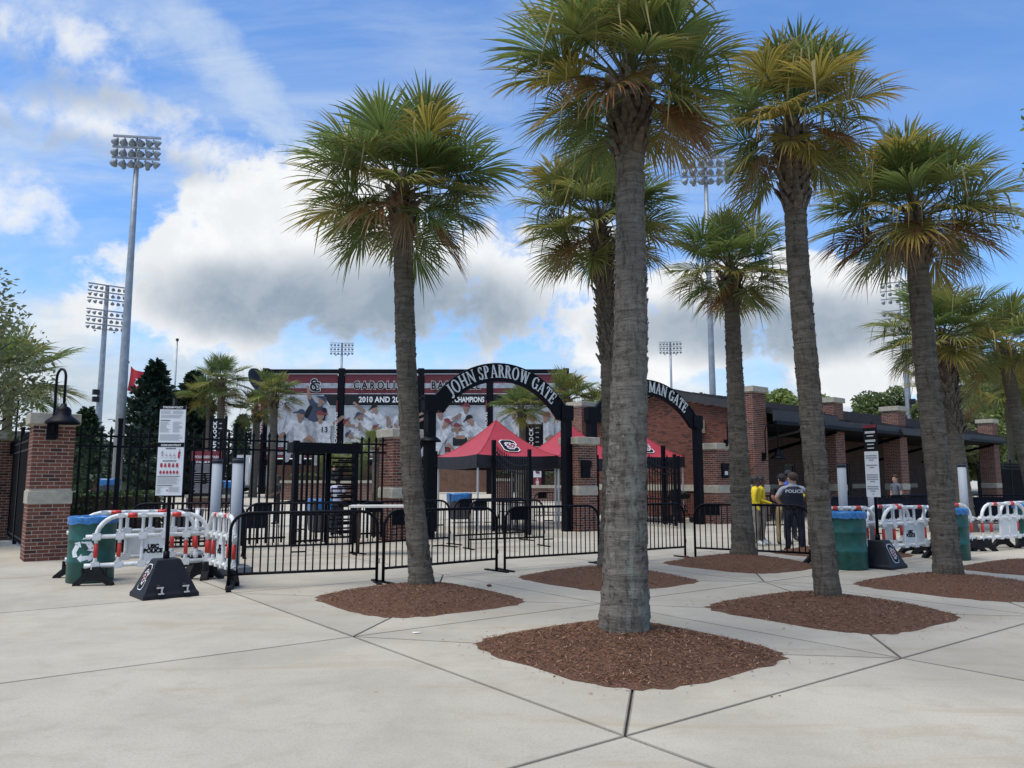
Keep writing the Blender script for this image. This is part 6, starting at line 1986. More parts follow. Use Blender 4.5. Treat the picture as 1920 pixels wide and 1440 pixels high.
        text_part('lettering', 'APPROVED BAGS', 0.020, 'print_black', B_, (0, -0.0545, 2.015), (pi / 2, 0, 0), 0.0008, 0.0008, 0.9)
        text_part('lettering', 'NON-APPROVED BAGS', 0.020, 'print_black', B_, (-0.01, -0.0545, 1.842), (pi / 2, 0, 0), 0.0008, 0.0008, 0.9)
    else:
        w = 0.30; hw = w / 2
        A = board('heading_board', 2.16, 2.66, w, 'print_black'); B_ = board('notice_board', 1.30, 2.155, w, 'sign_white')
        q = Q(); q.rect(-hw, 2.60, hw, 2.66, 'garnet'); q.k = 1
        for z, n in ((2.52, 2), (2.44, 1), (2.36, 2), (2.28, 1), (2.21, 1)):
            for r in range(n): q.rect(-hw * (0.75 if n > 1 else 0.5), z - 0.022 * r, hw * (0.75 if n > 1 else 0.5), z + 0.014 - 0.022 * r, 'letter_white')
        q.b.build('print', q.MN, A)
        q = Q(); q.k = 1
        for z, n in ((2.06, 3), (1.88, 2), (1.70, 4), (1.48, 3)):
            for r in range(n): q.rect(-hw * (0.82 if r < n - 1 else 0.35), z - 0.042 * r, hw * (0.82 if r < n - 1 else 0.35), z + 0.026 - 0.042 * r, 'print_grey')
        q.rect(-0.012, 1.335, 0.012, 1.37, 'print_grey')
        q.b.build('print', q.MN, B_)
    return root
SS1 = sign_stand('rolling sign stand at the left with stadium and bag policy boards', (-4.90, 11.12, 0), 0.72, -0.72 + 0.10, 0); SS1.scale = (1, 1, 1.025)
sign_stand('rolling sign stand at the right with narrow notice board seen obliquely', (6.85, 14.65, 0), 2.25, -2.25 - 1.12, 1)

# ================================================================== GREY DETECTOR POSTS
def detector(label, x, y, rz, h=1.98):
    root = thing('detector_post', label, 'post', (x, y, 0), rz, 'grey walk-through detector posts')
    b = MB(); b.cyl((0, 0, 0.14), (0, 0, h - 0.09), 0.092, n=24); b.build('column', 'grey_post', root)
    b = MB(); b.lathe([(0.096, h - 0.09), (0.098, h - 0.01), (0.09, h), (0.0, h + 0.004)], (0, 0, 0), 24); b.build('cap', 'black_plastic', root)
    b = MB(); b.lathe([(0.095, h - 0.045), (0.0995, h - 0.04), (0.0995, h - 0.03), (0.095, h - 0.025)], (0, 0, 0), 24); b.build('light_ring', 'base_grey', root)
    b = MB()
    pr = [(0.27, 0.20, 0.02), (0.28, 0.21, 0.04), (0.27, 0.20, 0.13), (0.18, 0.15, 0.16)]
    vs = []
    for a, c, z in pr: vs += [(-a, -c, z), (a, -c, z), (a, c, z), (-a, c, z)]
    fs = [(3, 2, 1, 0), (12, 13, 14, 15)]
    for k in range(3):
        for q_ in range(4): fs.append((4 * k + q_, 4 * k + (q_ + 1) % 4, 4 * k + 4 + (q_ + 1) % 4, 4 * k + 4 + q_))
    b.add(vs, fs); b.box((0, 0, 0.01), (0.50, 0.36, 0.02)); b.build('base', 'base_grey', root)
detector('grey capped detector post, left one of the pair at the left', -5.62, 14.75, 0.5, 2.02)
detector('grey capped detector post, right one of the pair beside the first black barrier', -4.80, 13.55, 0.5, 2.00)
detector('grey capped detector post just right of the right green bin', 7.28, 17.1, 0.5, 1.98)
detector('grey capped detector post left of the right notice board', 7.72, 16.65, 0.5, 2.0)
detector('grey capped detector post beyond the right leaning trunk', 10.9, 18.75, 0.5, 2.02)

# ================================================================== FOLDING TABLE
tb = thing('folding_table', 'high folding table with a long white top behind the barriers', 'table', (-2.75, 17.15, 0), 0.10)
b = MB(); b.box((0, 0, 1.045), (1.60, 0.62, 0.045)); b.build('table_top', 'table_white', tb)
for x in (-0.62, 0.62):
    for y in (-0.22, 0.22):
        b = MB(); b.cyl((x, y, 0.0), (x * 0.97, y, 1.02), 0.02, n=8); b.build('leg', 'table_leg', tb)
    b = MB(); b.cyl((x, -0.22, 0.35), (x, 0.22, 0.35), 0.014, n=6); b.build('leg_brace', 'table_leg', tb)

# ================================================================== PEOPLE
def person(label, loc, rz, outfit, pose='stand', h=1.75, hair='hair_black', cap=None, head_turn=0.0, shorts=False, short_sleeves=True, vest=False, long_hair=False, fem=False):
    """front is local -Y. One skinned body; hair, cap and vest are children."""
    root = thing('person', label, 'person', loc, rz)
    k = h / 1.75
    sk, top, legs, shoe = outfit
    J = {}; R = {}; E_ = []; bone_mat = []
    def jt(n, p, r, r2=None): J[n] = Vector(p) * k; R[n] = (r * k, (r2 or r) * k)
    def bn(a, b_, m): E_.append((a, b_)); bone_mat.append((a, b_, m))
    sw = 0.185 if not fem else 0.165
    jt('pelvis', (0, 0, 0.96), 0.135, 0.105); jt('waist', (0, 0, 1.10), 0.125 if not fem else 0.11, 0.095); jt('chest', (0, 0.01, 1.30), 0.145 if not fem else 0.125, 0.105)
    jt('collar', (0, 0.01, 1.43), 0.085, 0.07); jt('neck', (0, 0.0, 1.50), 0.052)
    ht = head_turn
    jt('jaw', (0.0 + 0.02 * sin(ht), -0.015 * cos(ht), 1.575), 0.066, 0.075); jt('skull', (0, 0.0, 1.655), 0.077, 0.092); jt('crown', (0, 0.005, 1.715), 0.045, 0.055)
    jt('nose', (0.098 * sin(ht), -0.098 * cos(ht), 1.605), 0.013)
    bn('pelvis', 'waist', top); bn('waist', 'chest', top); bn('chest', 'collar', top); bn('collar', 'neck', sk); bn('neck', 'jaw', sk); bn('jaw', 'skull', sk); bn('skull', 'crown', sk); bn('jaw', 'nose', sk)
    P = {
        'hips': {'L': ((0.31, 0.06, 1.22), (0.20, -0.05, 1.05)), 'R': ((-0.31, 0.06, 1.22), (-0.20, -0.05, 1.05))},
        'one_hip': {'L': ((0.31, 0.05, 1.19), (0.20, -0.07, 1.03)), 'R': ((-0.32, 0.02, 1.20), (-0.40, -0.03, 0.96))},
        'stand': {'L': ((0.225, 0.03, 1.15), (0.215, -0.06, 0.92)), 'R': ((-0.225, 0.03, 1.15), (-0.215, -0.06, 0.92))},
        'front': {'L': ((0.225, 0.03, 1.16), (0.10, -0.20, 1.04)), 'R': ((-0.225, 0.03, 1.16), (-0.06, -0.20, 1.06))},
    }[pose]
    for s, sx in (('L', 1), ('R', -1)):
        el, wr = P[s]
        jt('sh' + s, (sx * sw, 0.01, 1.405), 0.062); jt('el' + s, el, 0.044); jt('wr' + s, wr, 0.029)
        el, wr = Vector(el), Vector(wr); d = (wr - el).normalized()
        if pose == 'hips' or (pose == 'one_hip' and s == 'L'): d = (d + Vector((-sx * 0.8, -0.3, -0.3))).normalized()
        palm_ = wr + d * 0.075
        jt('palm' + s, palm_, 0.030, 0.018)
        bn('collar', 'sh' + s, top); 
        jt('um' + s, Vector((sx * sw, 0.01, 1.405)).lerp(el, 0.55), 0.055)
        bn('sh' + s, 'um' + s, top); bn('um' + s, 'el' + s, sk if short_sleeves else top); bn('el' + s, 'wr' + s, sk if short_sleeves else top); bn('wr' + s, 'palm' + s, sk)
        sd_ = d.cross(Vector((0, 1, 0))); sd_ = sd_.normalized() if sd_.length > 0.1 else Vector((1, 0, 0))
        fw = d.cross(sd_).normalized()
        for q_ in range(4):
            o = palm_ + d * 0.018 + fw * (0.020 * (q_ - 1.5))
            f1 = o + d * (0.042 - 0.004 * abs(q_ - 1.3)) + sd_ * 0.008 * -sx; f2 = f1 + d * 0.030 + sd_ * 0.020 * -sx
            jt('fa%s%d' % (s, q_), f1, 0.0085); jt('fb%s%d' % (s, q_), f2, 0.0070)
            bn('palm' + s, 'fa%s%d' % (s, q_), sk); bn('fa%s%d' % (s, q_), 'fb%s%d' % (s, q_), sk)
        t0 = wr + d * 0.03 + fw * 0.035; t1 = t0 + (d + fw * 0.8).normalized() * 0.045
        jt('th' + s, t0, 0.012); jt('tt' + s, t1, 0.009); bn('wr' + s, 'th' + s, sk); bn('th' + s, 'tt' + s, sk)
        fx = 0.115 if not fem else 0.09
        jt('hip' + s, (sx * 0.095, 0, 0.90), 0.098, 0.10); jt('kn' + s, (sx * (fx + 0.005), -0.015, 0.50), 0.066 if not shorts else 0.056); jt('cf' + s, (sx * (fx + 0.008), 0.015, 0.34), 0.060 if not shorts else 0.050); jt('an' + s, (sx * (fx + 0.01), 0.02, 0.095), 0.048 if not shorts else 0.034)
        jt('he' + s, (sx * (fx + 0.01), 0.045, 0.045), 0.042); jt('to' + s, (sx * (fx + 0.045), -0.165, 0.035), 0.040, 0.033)
        bn('pelvis', 'hip' + s, legs); bn('hip' + s, 'kn' + s, legs); bn('kn' + s, 'cf' + s, sk if shorts else legs); bn('cf' + s, 'an' + s, sk if shorts else legs); bn('an' + s, 'he' + s, shoe); bn('an' + s, 'to' + s, shoe)
    names = list(J); idx = {n: i for i, n in enumerate(names)}
    me = bpy.data.meshes.new('body')
    me.from_pydata([J[n] for n in names], [(idx[a], idx[b_]) for a, b_ in E_], [])
    tmp = bpy.data.objects.new('body', me); COL.objects.link(tmp)
    tmp.modifiers.new('skin', 'SKIN')
    sv = me.skin_vertices[0].data
    for i, n in enumerate(names): sv[i].radius = R[n]
    for i in range(len(names)): sv[i].use_root = (i == 0)
    ss_ = tmp.modifiers.new('sub', 'SUBSURF'); ss_.levels = 1; ss_.render_levels = 1
    dg = bpy.context.evaluated_depsgraph_get()
    nm = bpy.data.meshes.new_from_object(tmp.evaluated_get(dg))
    bpy.data.objects.remove(tmp); bpy.data.meshes.remove(me)
    nm.name = 'body'; nm.materials.clear()
    ml = [sk, top, legs, shoe]
    for m in ml: nm.materials.append(MATS[m])
    segs = [(J[a], J[b_], ml.index(m), max(R[a][0], R[b_][0])) for a, b_, m in bone_mat]
    belt = 1.0 * k
    for p in nm.polygons:
        c = p.center; best, bi = 1e9, 0
        for a, b_, m, r in segs:
            ab = b_ - a; t = max(0, min(1, (c - a).dot(ab) / (ab.length_squared + 1e-9)))
            d = (c - (a + ab * t)).length - r * 0.75
            if d < best: best, bi = d, m
        if bi == 1 and c.z < belt and abs(c.x) < 0.2 * k: bi = 2
        p.material_index = bi; p.use_smooth = True
    body = link('body', nm, root)
    H0 = J['skull']
    Rz = Matrix.Rotation(ht, 3, 'Z')
    # hair as a shell over the back and top of the head
    hb = MB(); vs = []; nu, nv = 14, 8
    def hair_shell(mm, grow, zcut_f, zcut_b, name):
        b = MB(); vs = []
        for i in range(nv + 1):
            for j in range(nu):
                th = 2 * pi * j / nu
                front = 0.5 - 0.5 * cos(th)      # 0 at the front (-Y), 1 at the back
                zc = zcut_f + (zcut_b - zcut_f) * front
                ph = (pi / 2) * (1 - i / nv) + zc * (i / nv)
                r = grow
                x = 0.083 * r * cos(ph) * sin(th); y = -0.098 * r * cos(ph) * cos(th); z = 0.105 * r * sin(ph)
                vs.append(H0 + (Rz @ Vector((x, y + 0.006, z + 0.008))) * k)
        fs = [(i * nu + j, (i + 1) * nu + j, (i + 1) * nu + (j + 1) % nu, i * nu + (j + 1) % nu) for i in range(nv) for j in range(nu)]
        b.add(vs, fs, 0, True); return b.build(name, mm, root)
    hair_shell(hair, 1.10, 0.55, -0.95 if not long_hair else -1.2, 'hair')
    if long_hair:
        b = MB(); b.tube([H0 + Vector((0, 0.07, -0.02)) * k, H0 + Vector((0, 0.10, -0.14)) * k, H0 + Vector((0, 0.075, -0.26)) * k], [0.07 * k, 0.075 * k, 0.03 * k], 10); b.build('hair', hair, root)
    if cap:
        hair_shell(cap, 1.22, 0.28, 0.05, 'cap')
        b = MB()
        vs = [H0 + (Rz @ Vector(p)) * k for p in ((-0.075, -0.085, 0.045), (0.075, -0.085, 0.045), (0.06, -0.185, 0.025), (-0.06, -0.185, 0.025), (-0.075, -0.085, 0.055), (0.075, -0.085, 0.055), (0.06, -0.185, 0.033), (-0.06, -0.185, 0.033))]
        b.add(vs, [(0, 3, 2, 1), (4, 5, 6, 7), (0, 1, 5, 4), (1, 2, 6, 5), (2, 3, 7, 6), (3, 0, 4, 7)]); b.build('cap_brim', cap, root)
    # ears and eyes
    for sx in (-1, 1):
        b = MB(); b.lathe([(0.0, -0.03), (0.016, -0.02), (0.020, 0.0), (0.015, 0.022), (0, 0.03)], (0, 0, 0), 8)
        link('ear', b.mesh('ear', [sk]), root, H0 + (Rz @ Vector((sx * 0.082, 0.008, -0.035))) * k, rot=(0, 0, ht), sc=(0.6 * k, 1.1 * k, 1.0 * k))
        b = MB(); b.lathe([(0.0, -0.011), (0.009, -0.006), (0.012, 0.0), (0.009, 0.006), (0, 0.011)], (0, 0, 0), 8)
        link('eye', b.mesh('eye', ['eye_dark']), root, H0 + (Rz @ Vector((sx * 0.032, -0.083, -0.012))) * k, sc=k)
    b = MB(); b.box((0, 0, 0), (0.045, 0.012, 0.010)); link('mouth', b.mesh('mouth', ['mural_cap']), root, H0 + (Rz @ Vector((0, -0.078, -0.083))) * k, rot=(0, 0, ht), sc=k)
    if vest:
        b = MB(); vs = []
        rings = [(1.02, 0.160, 0.128), (1.10, 0.162, 0.130), (1.22, 0.176, 0.142), (1.33, 0.182, 0.146), (1.40, 0.160, 0.122), (1.455, 0.112, 0.080)]
        n = 20
        for z, a, c in rings:
            for q_ in range(n):
                t = 2 * pi * q_ / n
                ex = 0.75
                x = a * abs(cos(t)) ** ex * (1 if cos(t) >= 0 else -1); y = c * abs(sin(t)) ** ex * (1 if sin(t) >= 0 else -1)
                vs.append(Vector((x, y + 0.008, z)) * k)
        b.add(vs, [(i * n + q_, i * n + (q_ + 1) % n, (i + 1) * n + (q_ + 1) % n, (i + 1) * n + q_) for i in range(len(rings) - 1) for q_ in range(n)], 0, True)
        v_ = b.build('vest', vest, root)
        text_part('lettering', 'POLICE', 0.098, 'letter_white', v_, (0, 0.168 * k, 1.345 * k), (pi / 2 + 0.10, 0, pi), 0.003, 0.003, 1.0)
        b = MB(); b.lathe([(0.142, 0.975), (0.150, 0.98), (0.150, 1.02), (0.142, 1.025)], (0, 0, 0), 20)
        be = b.build('belt', 'shoe_black', root); be.scale = (1.12 * k, 0.88 * k, k)
        for sx, yy in ((1, 0.0), (-1, 0.02)):
            b = MB(); b.box((sx * 0.178 * k, yy, 0.95 * k), (0.05, 0.10, 0.17)); b.build('holster', 'shoe_black', root)
    return root
def facing(a): return radians(a)
# a yaw of 180 turns the back to the camera
PO = person('police officer seen from behind in a dark vest reading POLICE, hands at the belt', (6.42, 17.75, 0), facing(180 - 12), ('skin_light', 'cloth_grey', 'cloth_navy', 'shoe_black'), 'one_hip', 1.77, 'hair_brown', vest='cloth_navy', head_turn=0.5)
PY = person('person in a bright yellow shirt and taupe trousers, looking right', (6.32, 19.7, 0), facing(65), ('skin_dark', 'cloth_yellow', 'cloth_taupe', 'shoe_white'), 'front', 1.70, 'hair_black', short_sleeves=False, fem=True, head_turn=0.25)
PZ = person('second person in a yellow shirt, half hidden by the short palm trunk', (6.10, 19.45, 0), facing(70), ('skin_dark', 'cloth_yellow', 'cloth_taupe', 'shoe_white'), 'stand', 1.70, 'hair_black', short_sleeves=False, fem=True)
person('person in a black shirt, khaki trousers and a black cap beside the officer', (6.78, 19.5, 0), facing(150), ('skin_light', 'cloth_black', 'cloth_khaki', 'shoe_brown'), 'front', 1.74, 'hair_black', cap='cloth_black', head_turn=0.7)
person('person in a dark blue shirt and cap standing behind the officer', (7.35, 20.6, 0), facing(10), ('skin_dark', 'cloth_blue', 'cloth_navy', 'shoe_black'), 'stand', 1.84, 'hair_black', cap='cloth_navy')
person('person in a yellow shirt and khaki shorts, mostly behind the ragged palm trunk', (7.18, 18.6, 0), facing(110), ('skin_dark', 'cloth_yellow', 'cloth_khaki', 'shoe_white'), 'front', 1.72, 'hair_black', shorts=True)
person('person in a grey shirt walking left under the canopy', (13.0, 26.3, 0), facing(-75), ('skin_light', 'cloth_dim', 'cloth_taupe', 'shoe_black'), 'stand', 1.78, 'hair_brown', shorts=True)
person('person in a pale plaid shirt and dark trousers behind the turnstile', (-4.92, 21.9, 0), facing(170), ('skin_dark', 'cloth_lilac', 'cloth_navy', 'shoe_white'), 'front', 1.74, 'hair_black')
person('blond person standing among the planters seen through the turnstile', (-9.2, 40.0, 0.62), facing(20), ('skin_light', 'cloth_black', 'cloth_black', 'shoe_black'), 'stand', 1.70, 'hair_blond', long_hair=True)
person('person in black bending over a table left of the turnstile', (-8.3, 27.5, 0.05), facing(-60), ('skin_dark', 'cloth_black', 'cloth_black', 'shoe_black'), 'front', 1.72, 'hair_black')

PO.scale = (1.20, 1.15, 1.0)
for o in (PY, PZ): o.scale = (1.18, 1.18, 1.0)

# ================================================================== INSIDE THE GATES
def low_wall(label, x0, x1, y, z0, h, name='planter_wall', group='low brick walls inside the gates', dep=0.4, rz=0.0):
    root = thing(name, label, 'wall', ((x0 + x1) / 2, y, z0), rz, group)
    L = x1 - x0
    b = MB(); uvs = []
    hx = L / 2
    F_ = [((-hx, 0, 0), (hx, 0, 0), (hx, 0, h), (-hx, 0, h)), ((hx, 0, 0), (hx, dep, 0), (hx, dep, h), (hx, 0, h)), ((hx, dep, 0), (-hx, dep, 0), (-hx, dep, h), (hx, dep, h)), ((-hx, dep, 0), (-hx, 0, 0), (-hx, 0, h), (-hx, dep, h))]
    for k, f in enumerate(F_):
        b.quad(*f); w_ = L if k % 2 == 0 else dep; uvs += [(0, 0), (w_, 0), (w_, h), (0, h)]
    o = b.build('wall_face', 'brick_far', root)
    lay = o.data.uv_layers.new(name='UVMap')
    for k, uv in enumerate(uvs): lay.data[k].uv = uv
    part_box(root, 'stone_coping', (0, dep / 2, h + 0.07), (L + 0.10, dep + 0.10, 0.14), 'stone')
    return root
low_wall('long high brick wall behind the red tents', -7.0, 12.5, 63.0, 0.6, 2.55, 'brick_wall')
low_wall('brick planter wall seen through the turnstile and the picket fence', -12.0, -5.6, 39.6, 0.6, 0.85)
low_wall('brick building wall below the scoreboard left end', -17.6, -8.8, 57.0, 0.6, 2.4, 'brick_wall')
low_wall('low brick planter wall left behind the sign stand', -34.0, -20.5, 55.0, 0.6, 0.9)
low_wall('curved brick planter under the right part of the first gate', 0.9, 3.3, 37.5, 0.6, 0.62)
low_wall('small brick pier beside the blue lined bin', -1.05, 0.05, 42.0, 0.6, 0.95)
low_wall('brick base under the black policy board', -14.0, -12.3, 33.4, 0.42, 0.42, 'brick_plinth')
low_wall('dark low brick wall at the far left', -46.0, -34.5, 60.0, 0.6, 1.0)
bank_ = thing('planting_bed', None, None, (-8.2, 41.3, 0.6), 0); bank_['kind'] = 'structure'
part_box(bank_, 'soil', (0, 0, 0.42), (7.0, 2.6, 0.84), 'soil')
for k, (x, y) in enumerate(((-10.9, 41.0), (-7.0, 41.3))):
    hedge(['small shrub on the planter behind the turnstile', 'small shrub beside the tall grass clump'][k], (x, y, 1.42), (1.3, 0.9, 0.5), 500, 0, 'tree_leaf', 0.08, 60 + k)
# black policy board with maroon heading
pb_ = thing('policy_board', 'black board headed FOUNDERS PARK STADIUM POLICY behind the picket fence', 'sign', (-13.15, 33.3, 0.42), 0.10)
part_box(pb_, 'board', (0, 0, 1.45), (1.24, 0.08, 1.9), 'print_black')
part_box(pb_, 'heading', (0, -0.046, 2.22), (1.26, 0.012, 0.42), 'garnet')
for x in (-0.64, 0.64): part_box(pb_, 'post', (x, 0, 1.2), (0.09, 0.10, 2.5))
text_part('lettering', 'FOUNDERS PARK', 0.155, 'letter_white', pb_, (0.02, -0.056, 2.17), (pi / 2, 0, 0), 0.002, 0.001, 0.85)
text_part('lettering', 'STADIUM POLICY', 0.125, 'letter_white', pb_, (0.0, -0.046, 1.95), (pi / 2, 0, 0), 0.002, 0.003, 0.90)
b = MB()
for k in range(26):
    z = 1.85 - k * 0.048
    if 8 <= k < 18:
        if k % 2: b.box((-0.30, -0.043, z), (0.48 * rnd.uniform(0.5, 1), 0.004, 0.020)); b.box((0.25, -0.043, z), (0.5 * rnd.uniform(0.6, 1), 0.004, 0.020))
    else: b.box((-0.02, -0.043, z), (1.0 * rnd.uniform(0.8, 1), 0.004, 0.020))
b.build('print', 'print_grey', pb_)
for k, (lb, x, y, z0, w) in enumerate((('black pylon lettered GAMECOCK upright, left behind the policy board', -14.1, 36.9, 0.55, 0.62), ('black pylon lettered GAMECOCK upright, between the red tents', 1.45, 50.0, 0.62, 0.95))):
    py = thing('sign_pylon', lb, 'sign', (x, y, z0), 0, 'black upright sign pylons')
    hh = 4.0 if k == 0 else 4.6
    part_box(py, 'panel', (0, 0, hh / 2), (w, 0.12, hh), 'print_black')
    for sx in (-1, 1): part_box(py, 'post', (sx * (w / 2 + 0.05), 0, hh / 2 + 0.05), (0.10, 0.14, hh + 0.1))
    s = 1.0 if k == 0 else 1.3
    text_part('lettering', 'GAMECOCK', (0.24 if k == 0 else 0.36), 'letter_white', py, (-w * 0.20, -0.064, hh - (0.92 if k == 0 else 1.4)), (pi / 2, -pi / 2, 0), 0.004, 0.008, 1.0, spacing=1.22)
    b = MB()
    for q_ in range(9): b.box((w * 0.20, -0.062, hh - 0.25 - q_ * 0.235 * s), (w * 0.30 * rnd.uniform(0.6, 1), 0.004, 0.05 * s))
    b.build('print', 'print_grey', py)
# white and maroon direction sign
ds_ = thing('direction_sign', 'white and maroon upright sign with an SC emblem below the red tent', 'sign', (1.42, 41.0, 0.62), 0)
part_box(ds_, 'backing', (0.02, 0.02, 0.92), (0.62, 0.08, 1.84), 'print_black')
part_box(ds_, 'upper_panel', (-0.08, -0.03, 1.45), (0.42, 0.02, 0.64), 'sign_white'); part_box(ds_, 'lower_panel', (-0.08, -0.03, 0.79), (0.42, 0.02, 0.66), 'garnet')
sc_mark(ds_, -0.08, -0.042, 1.45, 0.26, 'garnet', 'print_black')
b = MB(); b.add([(-0.14, -0.045, 1.02), (-0.02, -0.045, 1.02), (-0.08, -0.045, 1.09)], [(0, 1, 2)])
for q_ in range(5): b.box((-0.08, -0.043, 0.93 - 0.075 * q_), (0.20 * rnd.uniform(0.6, 1), 0.004, 0.045))
b.build('print', 'letter_white', ds_)
# trailer
tr_ = thing('trailer', 'white box trailer parked inside behind the grey posts', 'trailer', (-19.9, 54.5, 0.62), 0.30)
b = MB()
pr = [(-1.12, 0.55), (1.12, 0.55), (1.15, 0.62), (1.15, 2.62), (1.08, 2.75), (-1.08, 2.75), (-1.15, 2.62), (-1.15, 0.62)]
b.prism(pr, (1, 0, 0), (0, 0, 1), (0, 1, 0), (1.4, 0, 0), 4.6); b.build('body', 'trailer_white', tr_)
for x in (0.86, 1.94): part_box(tr_, 'rear_door', (x, -0.02, 1.62), (1.04, 0.04, 1.96), 'trailer_white')
for x in (1.32, 1.48):
    b = MB(); b.cyl((x, -0.07, 0.7), (x, -0.07, 2.55), 0.02, n=6); b.build('lock_rod', 'alu', tr_)
part_box(tr_, 'bumper', (1.4, -0.06, 0.52), (2.2, 0.12, 0.12), 'base_grey')
for y in (1.6, 2.5):
    for x in (0.42, 2.38):
        b = MB(); b.tube([(x - 0.12, y, 0.34), (x + 0.12, y, 0.34)], 0.34, 14); b.build('wheel', 'rubber', tr_)
tr2 = thing('trailer', 'second white box trailer left of the first, mostly hidden', 'trailer', (-23.6, 56.5, 0.62), 0.30)
b = MB(); b.prism(pr, (1, 0, 0), (0, 0, 1), (0, 1, 0), (1.4, 0, 0), 4.6); b.build('body', 'trailer_white', tr2)
for x in (0.86, 1.94): part_box(tr2, 'rear_door', (x, -0.02, 1.62), (1.04, 0.04, 1.96), 'trailer_white')
for x in (0.42, 2.38):
    b = MB(); b.tube([(x - 0.12, 2.0, 0.34), (x + 0.12, 2.0, 0.34)], 0.34, 14); b.build('wheel', 'rubber', tr2)
# square grey bins with blue liners
def square_bin(label, x, y, z, rz=0.2, liner=True, s=1.0):
    root = thing('litter_bin', label, 'bin', (x, y, z), rz, 'square grey bins inside the gates')
    b = MB(); vs = []
    for a, zz in ((0.36, 0.0), (0.40, 0.06), (0.47, 1.0), (0.49, 1.04)): vs += [(-a * s, -a * s, zz * s), (a * s, -a * s, zz * s), (a * s, a * s, zz * s), (-a * s, a * s, zz * s)]
    fs = [(3, 2, 1, 0), (12, 13, 14, 15)] + [(4 * k + q_, 4 * k + (q_ + 1) % 4, 4 * k + 4 + (q_ + 1) % 4, 4 * k + 4 + q_) for k in range(3) for q_ in range(4)]
    b.add(vs, fs); b.build('tub', 'bin_grey', root)
    if liner:
        b = MB(); vs = []; n = 20
        for a, zz, j in ((0.50, 0.72, 0.05), (0.52, 1.0, 0.01), (0.50, 1.08, 0.015), (0.42, 1.05, 0.01)):
            for q_ in range(n):
                t = 2 * pi * q_ / n; e = 0.5
                vs.append((a * s * abs(cos(t)) ** e * (1 if cos(t) >= 0 else -1), a * s * abs(sin(t)) ** e * (1 if sin(t) >= 0 else -1), (zz + rnd.uniform(-j, j)) * s))
        b.add(vs, [(i * n + q_, i * n + (q_ + 1) % n, (i + 1) * n + (q_ + 1) % n, (i + 1) * n + q_) for i in range(3) for q_ in range(n)], 0, True)
        b.build('bin_liner', 'liner_blue', root)
square_bin('square grey bin with a blue liner in front of the red tent', -2.05, 30.2, 0.12, s=0.92)
square_bin('square grey bin with a blue liner seen through the turnstile bars', -5.95, 24.6, 0.0, 0.5, s=0.95)
square_bin('square grey bin with a blue liner beside the policy board', -13.0, 36.2, 0.5, 0.3)
square_bin('square dark bin without liner behind the left sign stand', -9.0, 21.7, 0.0, 0.3, False, 0.78)
square_bin('square bin with a blue liner near the tall light pole foot', -21.8, 42.0, 0.6, 0.3)
# blue sign left of the policy board and a yellow cone
bs = thing('kiosk_sign', 'small blue sign with white marks behind the left sign stand', 'sign', (-19.3, 46.0, 0.62), 0.0)
part_box(bs, 'panel', (0, 0, 1.1), (1.0, 0.06, 0.9), 'sign_blue'); part_box(bs, 'leg', (-0.4, 0.05, 0.4), (0.08, 0.08, 0.8)); part_box(bs, 'leg', (0.4, 0.05, 0.4), (0.08, 0.08, 0.8))
b = MB(); b.lathe([(0.0, 0.0), (0.16, 0.0)], (0, 0, 0), 12); o = b.build('mark', 'letter_white', bs, (-0.22, -0.034, 1.2)); o.rotation_euler = (pi / 2, 0, 0)
part_box(bs, 'mark', (0.18, -0.034, 1.2), (0.26, 0.006, 0.24), 'letter_white')
cn = thing('traffic_cone', 'small yellow cone beside the blue lined bin by the policy board', 'cone', (-13.6, 35.6, 0.48), 0)
b = MB(); b.lathe([(0.13, 0.03), (0.11, 0.05), (0.03, 0.42), (0.0, 0.43)], (0, 0, 0), 12); b.box((0, 0, 0.015), (0.32, 0.32, 0.03)); b.build('cone_body', 'cone_yellow', cn)
# dish behind the palms
dh = thing('satellite_dish', 'dark round dish behind the tallest of the left palms', 'dish', (-20.2, 60.0, 0.62), 0.5)
b = MB(); b.cyl((0, 0, 0), (0, 0, 8.2), 0.10, 0.08, 8); b.build('mast', 'galv', dh)
b = MB(); b.lathe([(0.0, 0.0), (0.5, 0.05), (0.95, 0.20), (1.18, 0.36), (1.20, 0.36), (0.95, 0.16), (0.5, 0.0), (0.0, -0.05)], (0, 0, 0), 24); o = b.build('dish', 'black_plastic', dh, (0.1, -0.1, 8.5)); o.rotation_euler = (radians(62), 0.3, 0.5)
# dark meter box on the middle pillar and one by the right pillar
for lb, loc in (('black wall box on the face of the middle brick pillar', F(14.72, -0.43, 1.95)), ('black wall box with paper notices on the right pillar', F(21.75, -0.43, 1.95))):
    mbx = thing('wall_box', lb, 'box', loc, AU, 'black boxes on the brick pillars')
    part_box(mbx, 'case', (0, 0, 0), (0.34, 0.10, 0.55)); part_box(mbx, 'lid', (0, -0.055, 0.18), (0.42, 0.03, 0.20))
    if 'notices' in lb:
        part_box(mbx, 'notice', (0.02, -0.056, -0.08), (0.18, 0.006, 0.14), 'paper')
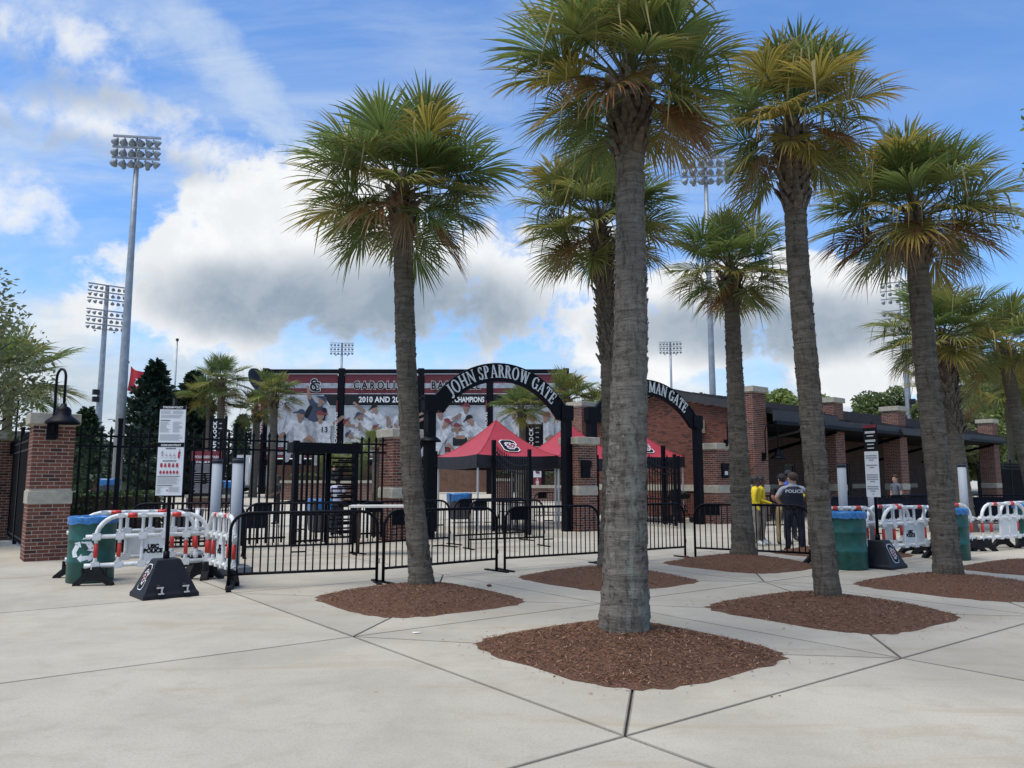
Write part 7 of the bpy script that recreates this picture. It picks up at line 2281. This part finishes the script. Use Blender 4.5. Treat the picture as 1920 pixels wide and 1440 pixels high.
# folded stroller by the right arch post
sr = thing('stroller', 'black folding stroller beside the right post of the second arch', 'stroller', (6.45, 29.8, 0), 0.6)
for x in (-0.24, 0.24):
    for y, r in ((-0.32, 0.11), (0.30, 0.14)):
        b = MB(); b.tube([(x - 0.02, y, r), (x + 0.02, y, r)], r, 14); b.build('wheel', 'rubber', sr)
    b = MB(); b.tube([(x, -0.32, 0.12), (x, 0.05, 0.62), (x, 0.42, 1.05)], 0.014, 6); b.build('frame_tube', 'black_metal', sr)
    b = MB(); b.tube([(x, 0.30, 0.14), (x, -0.05, 0.68)], 0.014, 6); b.build('frame_tube', 'black_metal', sr)
b = MB(); b.bar((0, -0.18, 0.45), (0, 0.10, 0.45), 0.42, 0.05); b.bar((0, 0.10, 0.45), (0, 0.26, 0.95), 0.42, 0.05); b.build('seat', 'cloth_black', sr)
b = MB(); b.tube([(-0.22, 0.2, 0.98), (-0.22, 0.0, 1.06), (-0.22, -0.2, 0.98)], 0.12, 8); b.tube([(0.0, 0.2, 1.0), (0.0, 0.0, 1.10), (0.0, -0.22, 1.0)], 0.14, 8); b.tube([(0.22, 0.2, 0.98), (0.22, 0.0, 1.06), (0.22, -0.2, 0.98)], 0.12, 8); b.build('hood', 'cloth_black', sr)
# odds and ends on the paving
for k, (x, y, sz) in enumerate(((-0.35, 12.05, 0.030), (3.62, 16.25, 0.05), (1.95, 6.02, 0.007), (2.02, 6.05, 0.006), (0.35, 6.62, 0.009), (0.42, 6.64, 0.009))):
    sdp = thing('seed_pod', ['brown seed pod on the paving before the middle barriers', 'reddish pod beside a barrier foot right of the big trunk', 'tiny dark pod below the nearest bed, left of two', 'tiny dark pod below the nearest bed, right of two', 'tiny speck left of the nearest bed front, left of two', 'tiny speck left of the nearest bed front, right of two'][k], 'seed pod', (x, y, 0), k * 1.1, 'pods lying on the paving')
    b = MB(); b.lathe([(0, 0.0), (0.7 * sz, 0.15 * sz), (sz, 0.6 * sz), (0.7 * sz, 1.1 * sz), (0, 1.3 * sz)], (0, 0, 0), 8); o = b.build('pod', 'seed', sdp); o.scale = (1.5, 1, 1)
lt = thing('paper_scrap', 'small white paper scrap on the paving left of the nearest bed', 'litter', (-1.02, 8.45, 0.006), 0.4)
b = MB(); b.add([(-0.05, -0.02, 0), (0.05, -0.025, 0.004), (0.06, 0.015, 0.0), (-0.03, 0.025, 0.006)], [(0, 1, 2, 3)]); b.build('paper', 'litter', lt)

# flat print and lettering strips stay joined
for o in bpy.data.objects:
    if o.type == 'MESH' and o.name.split('.')[0] == 'print': o['kind'] = 'stuff'
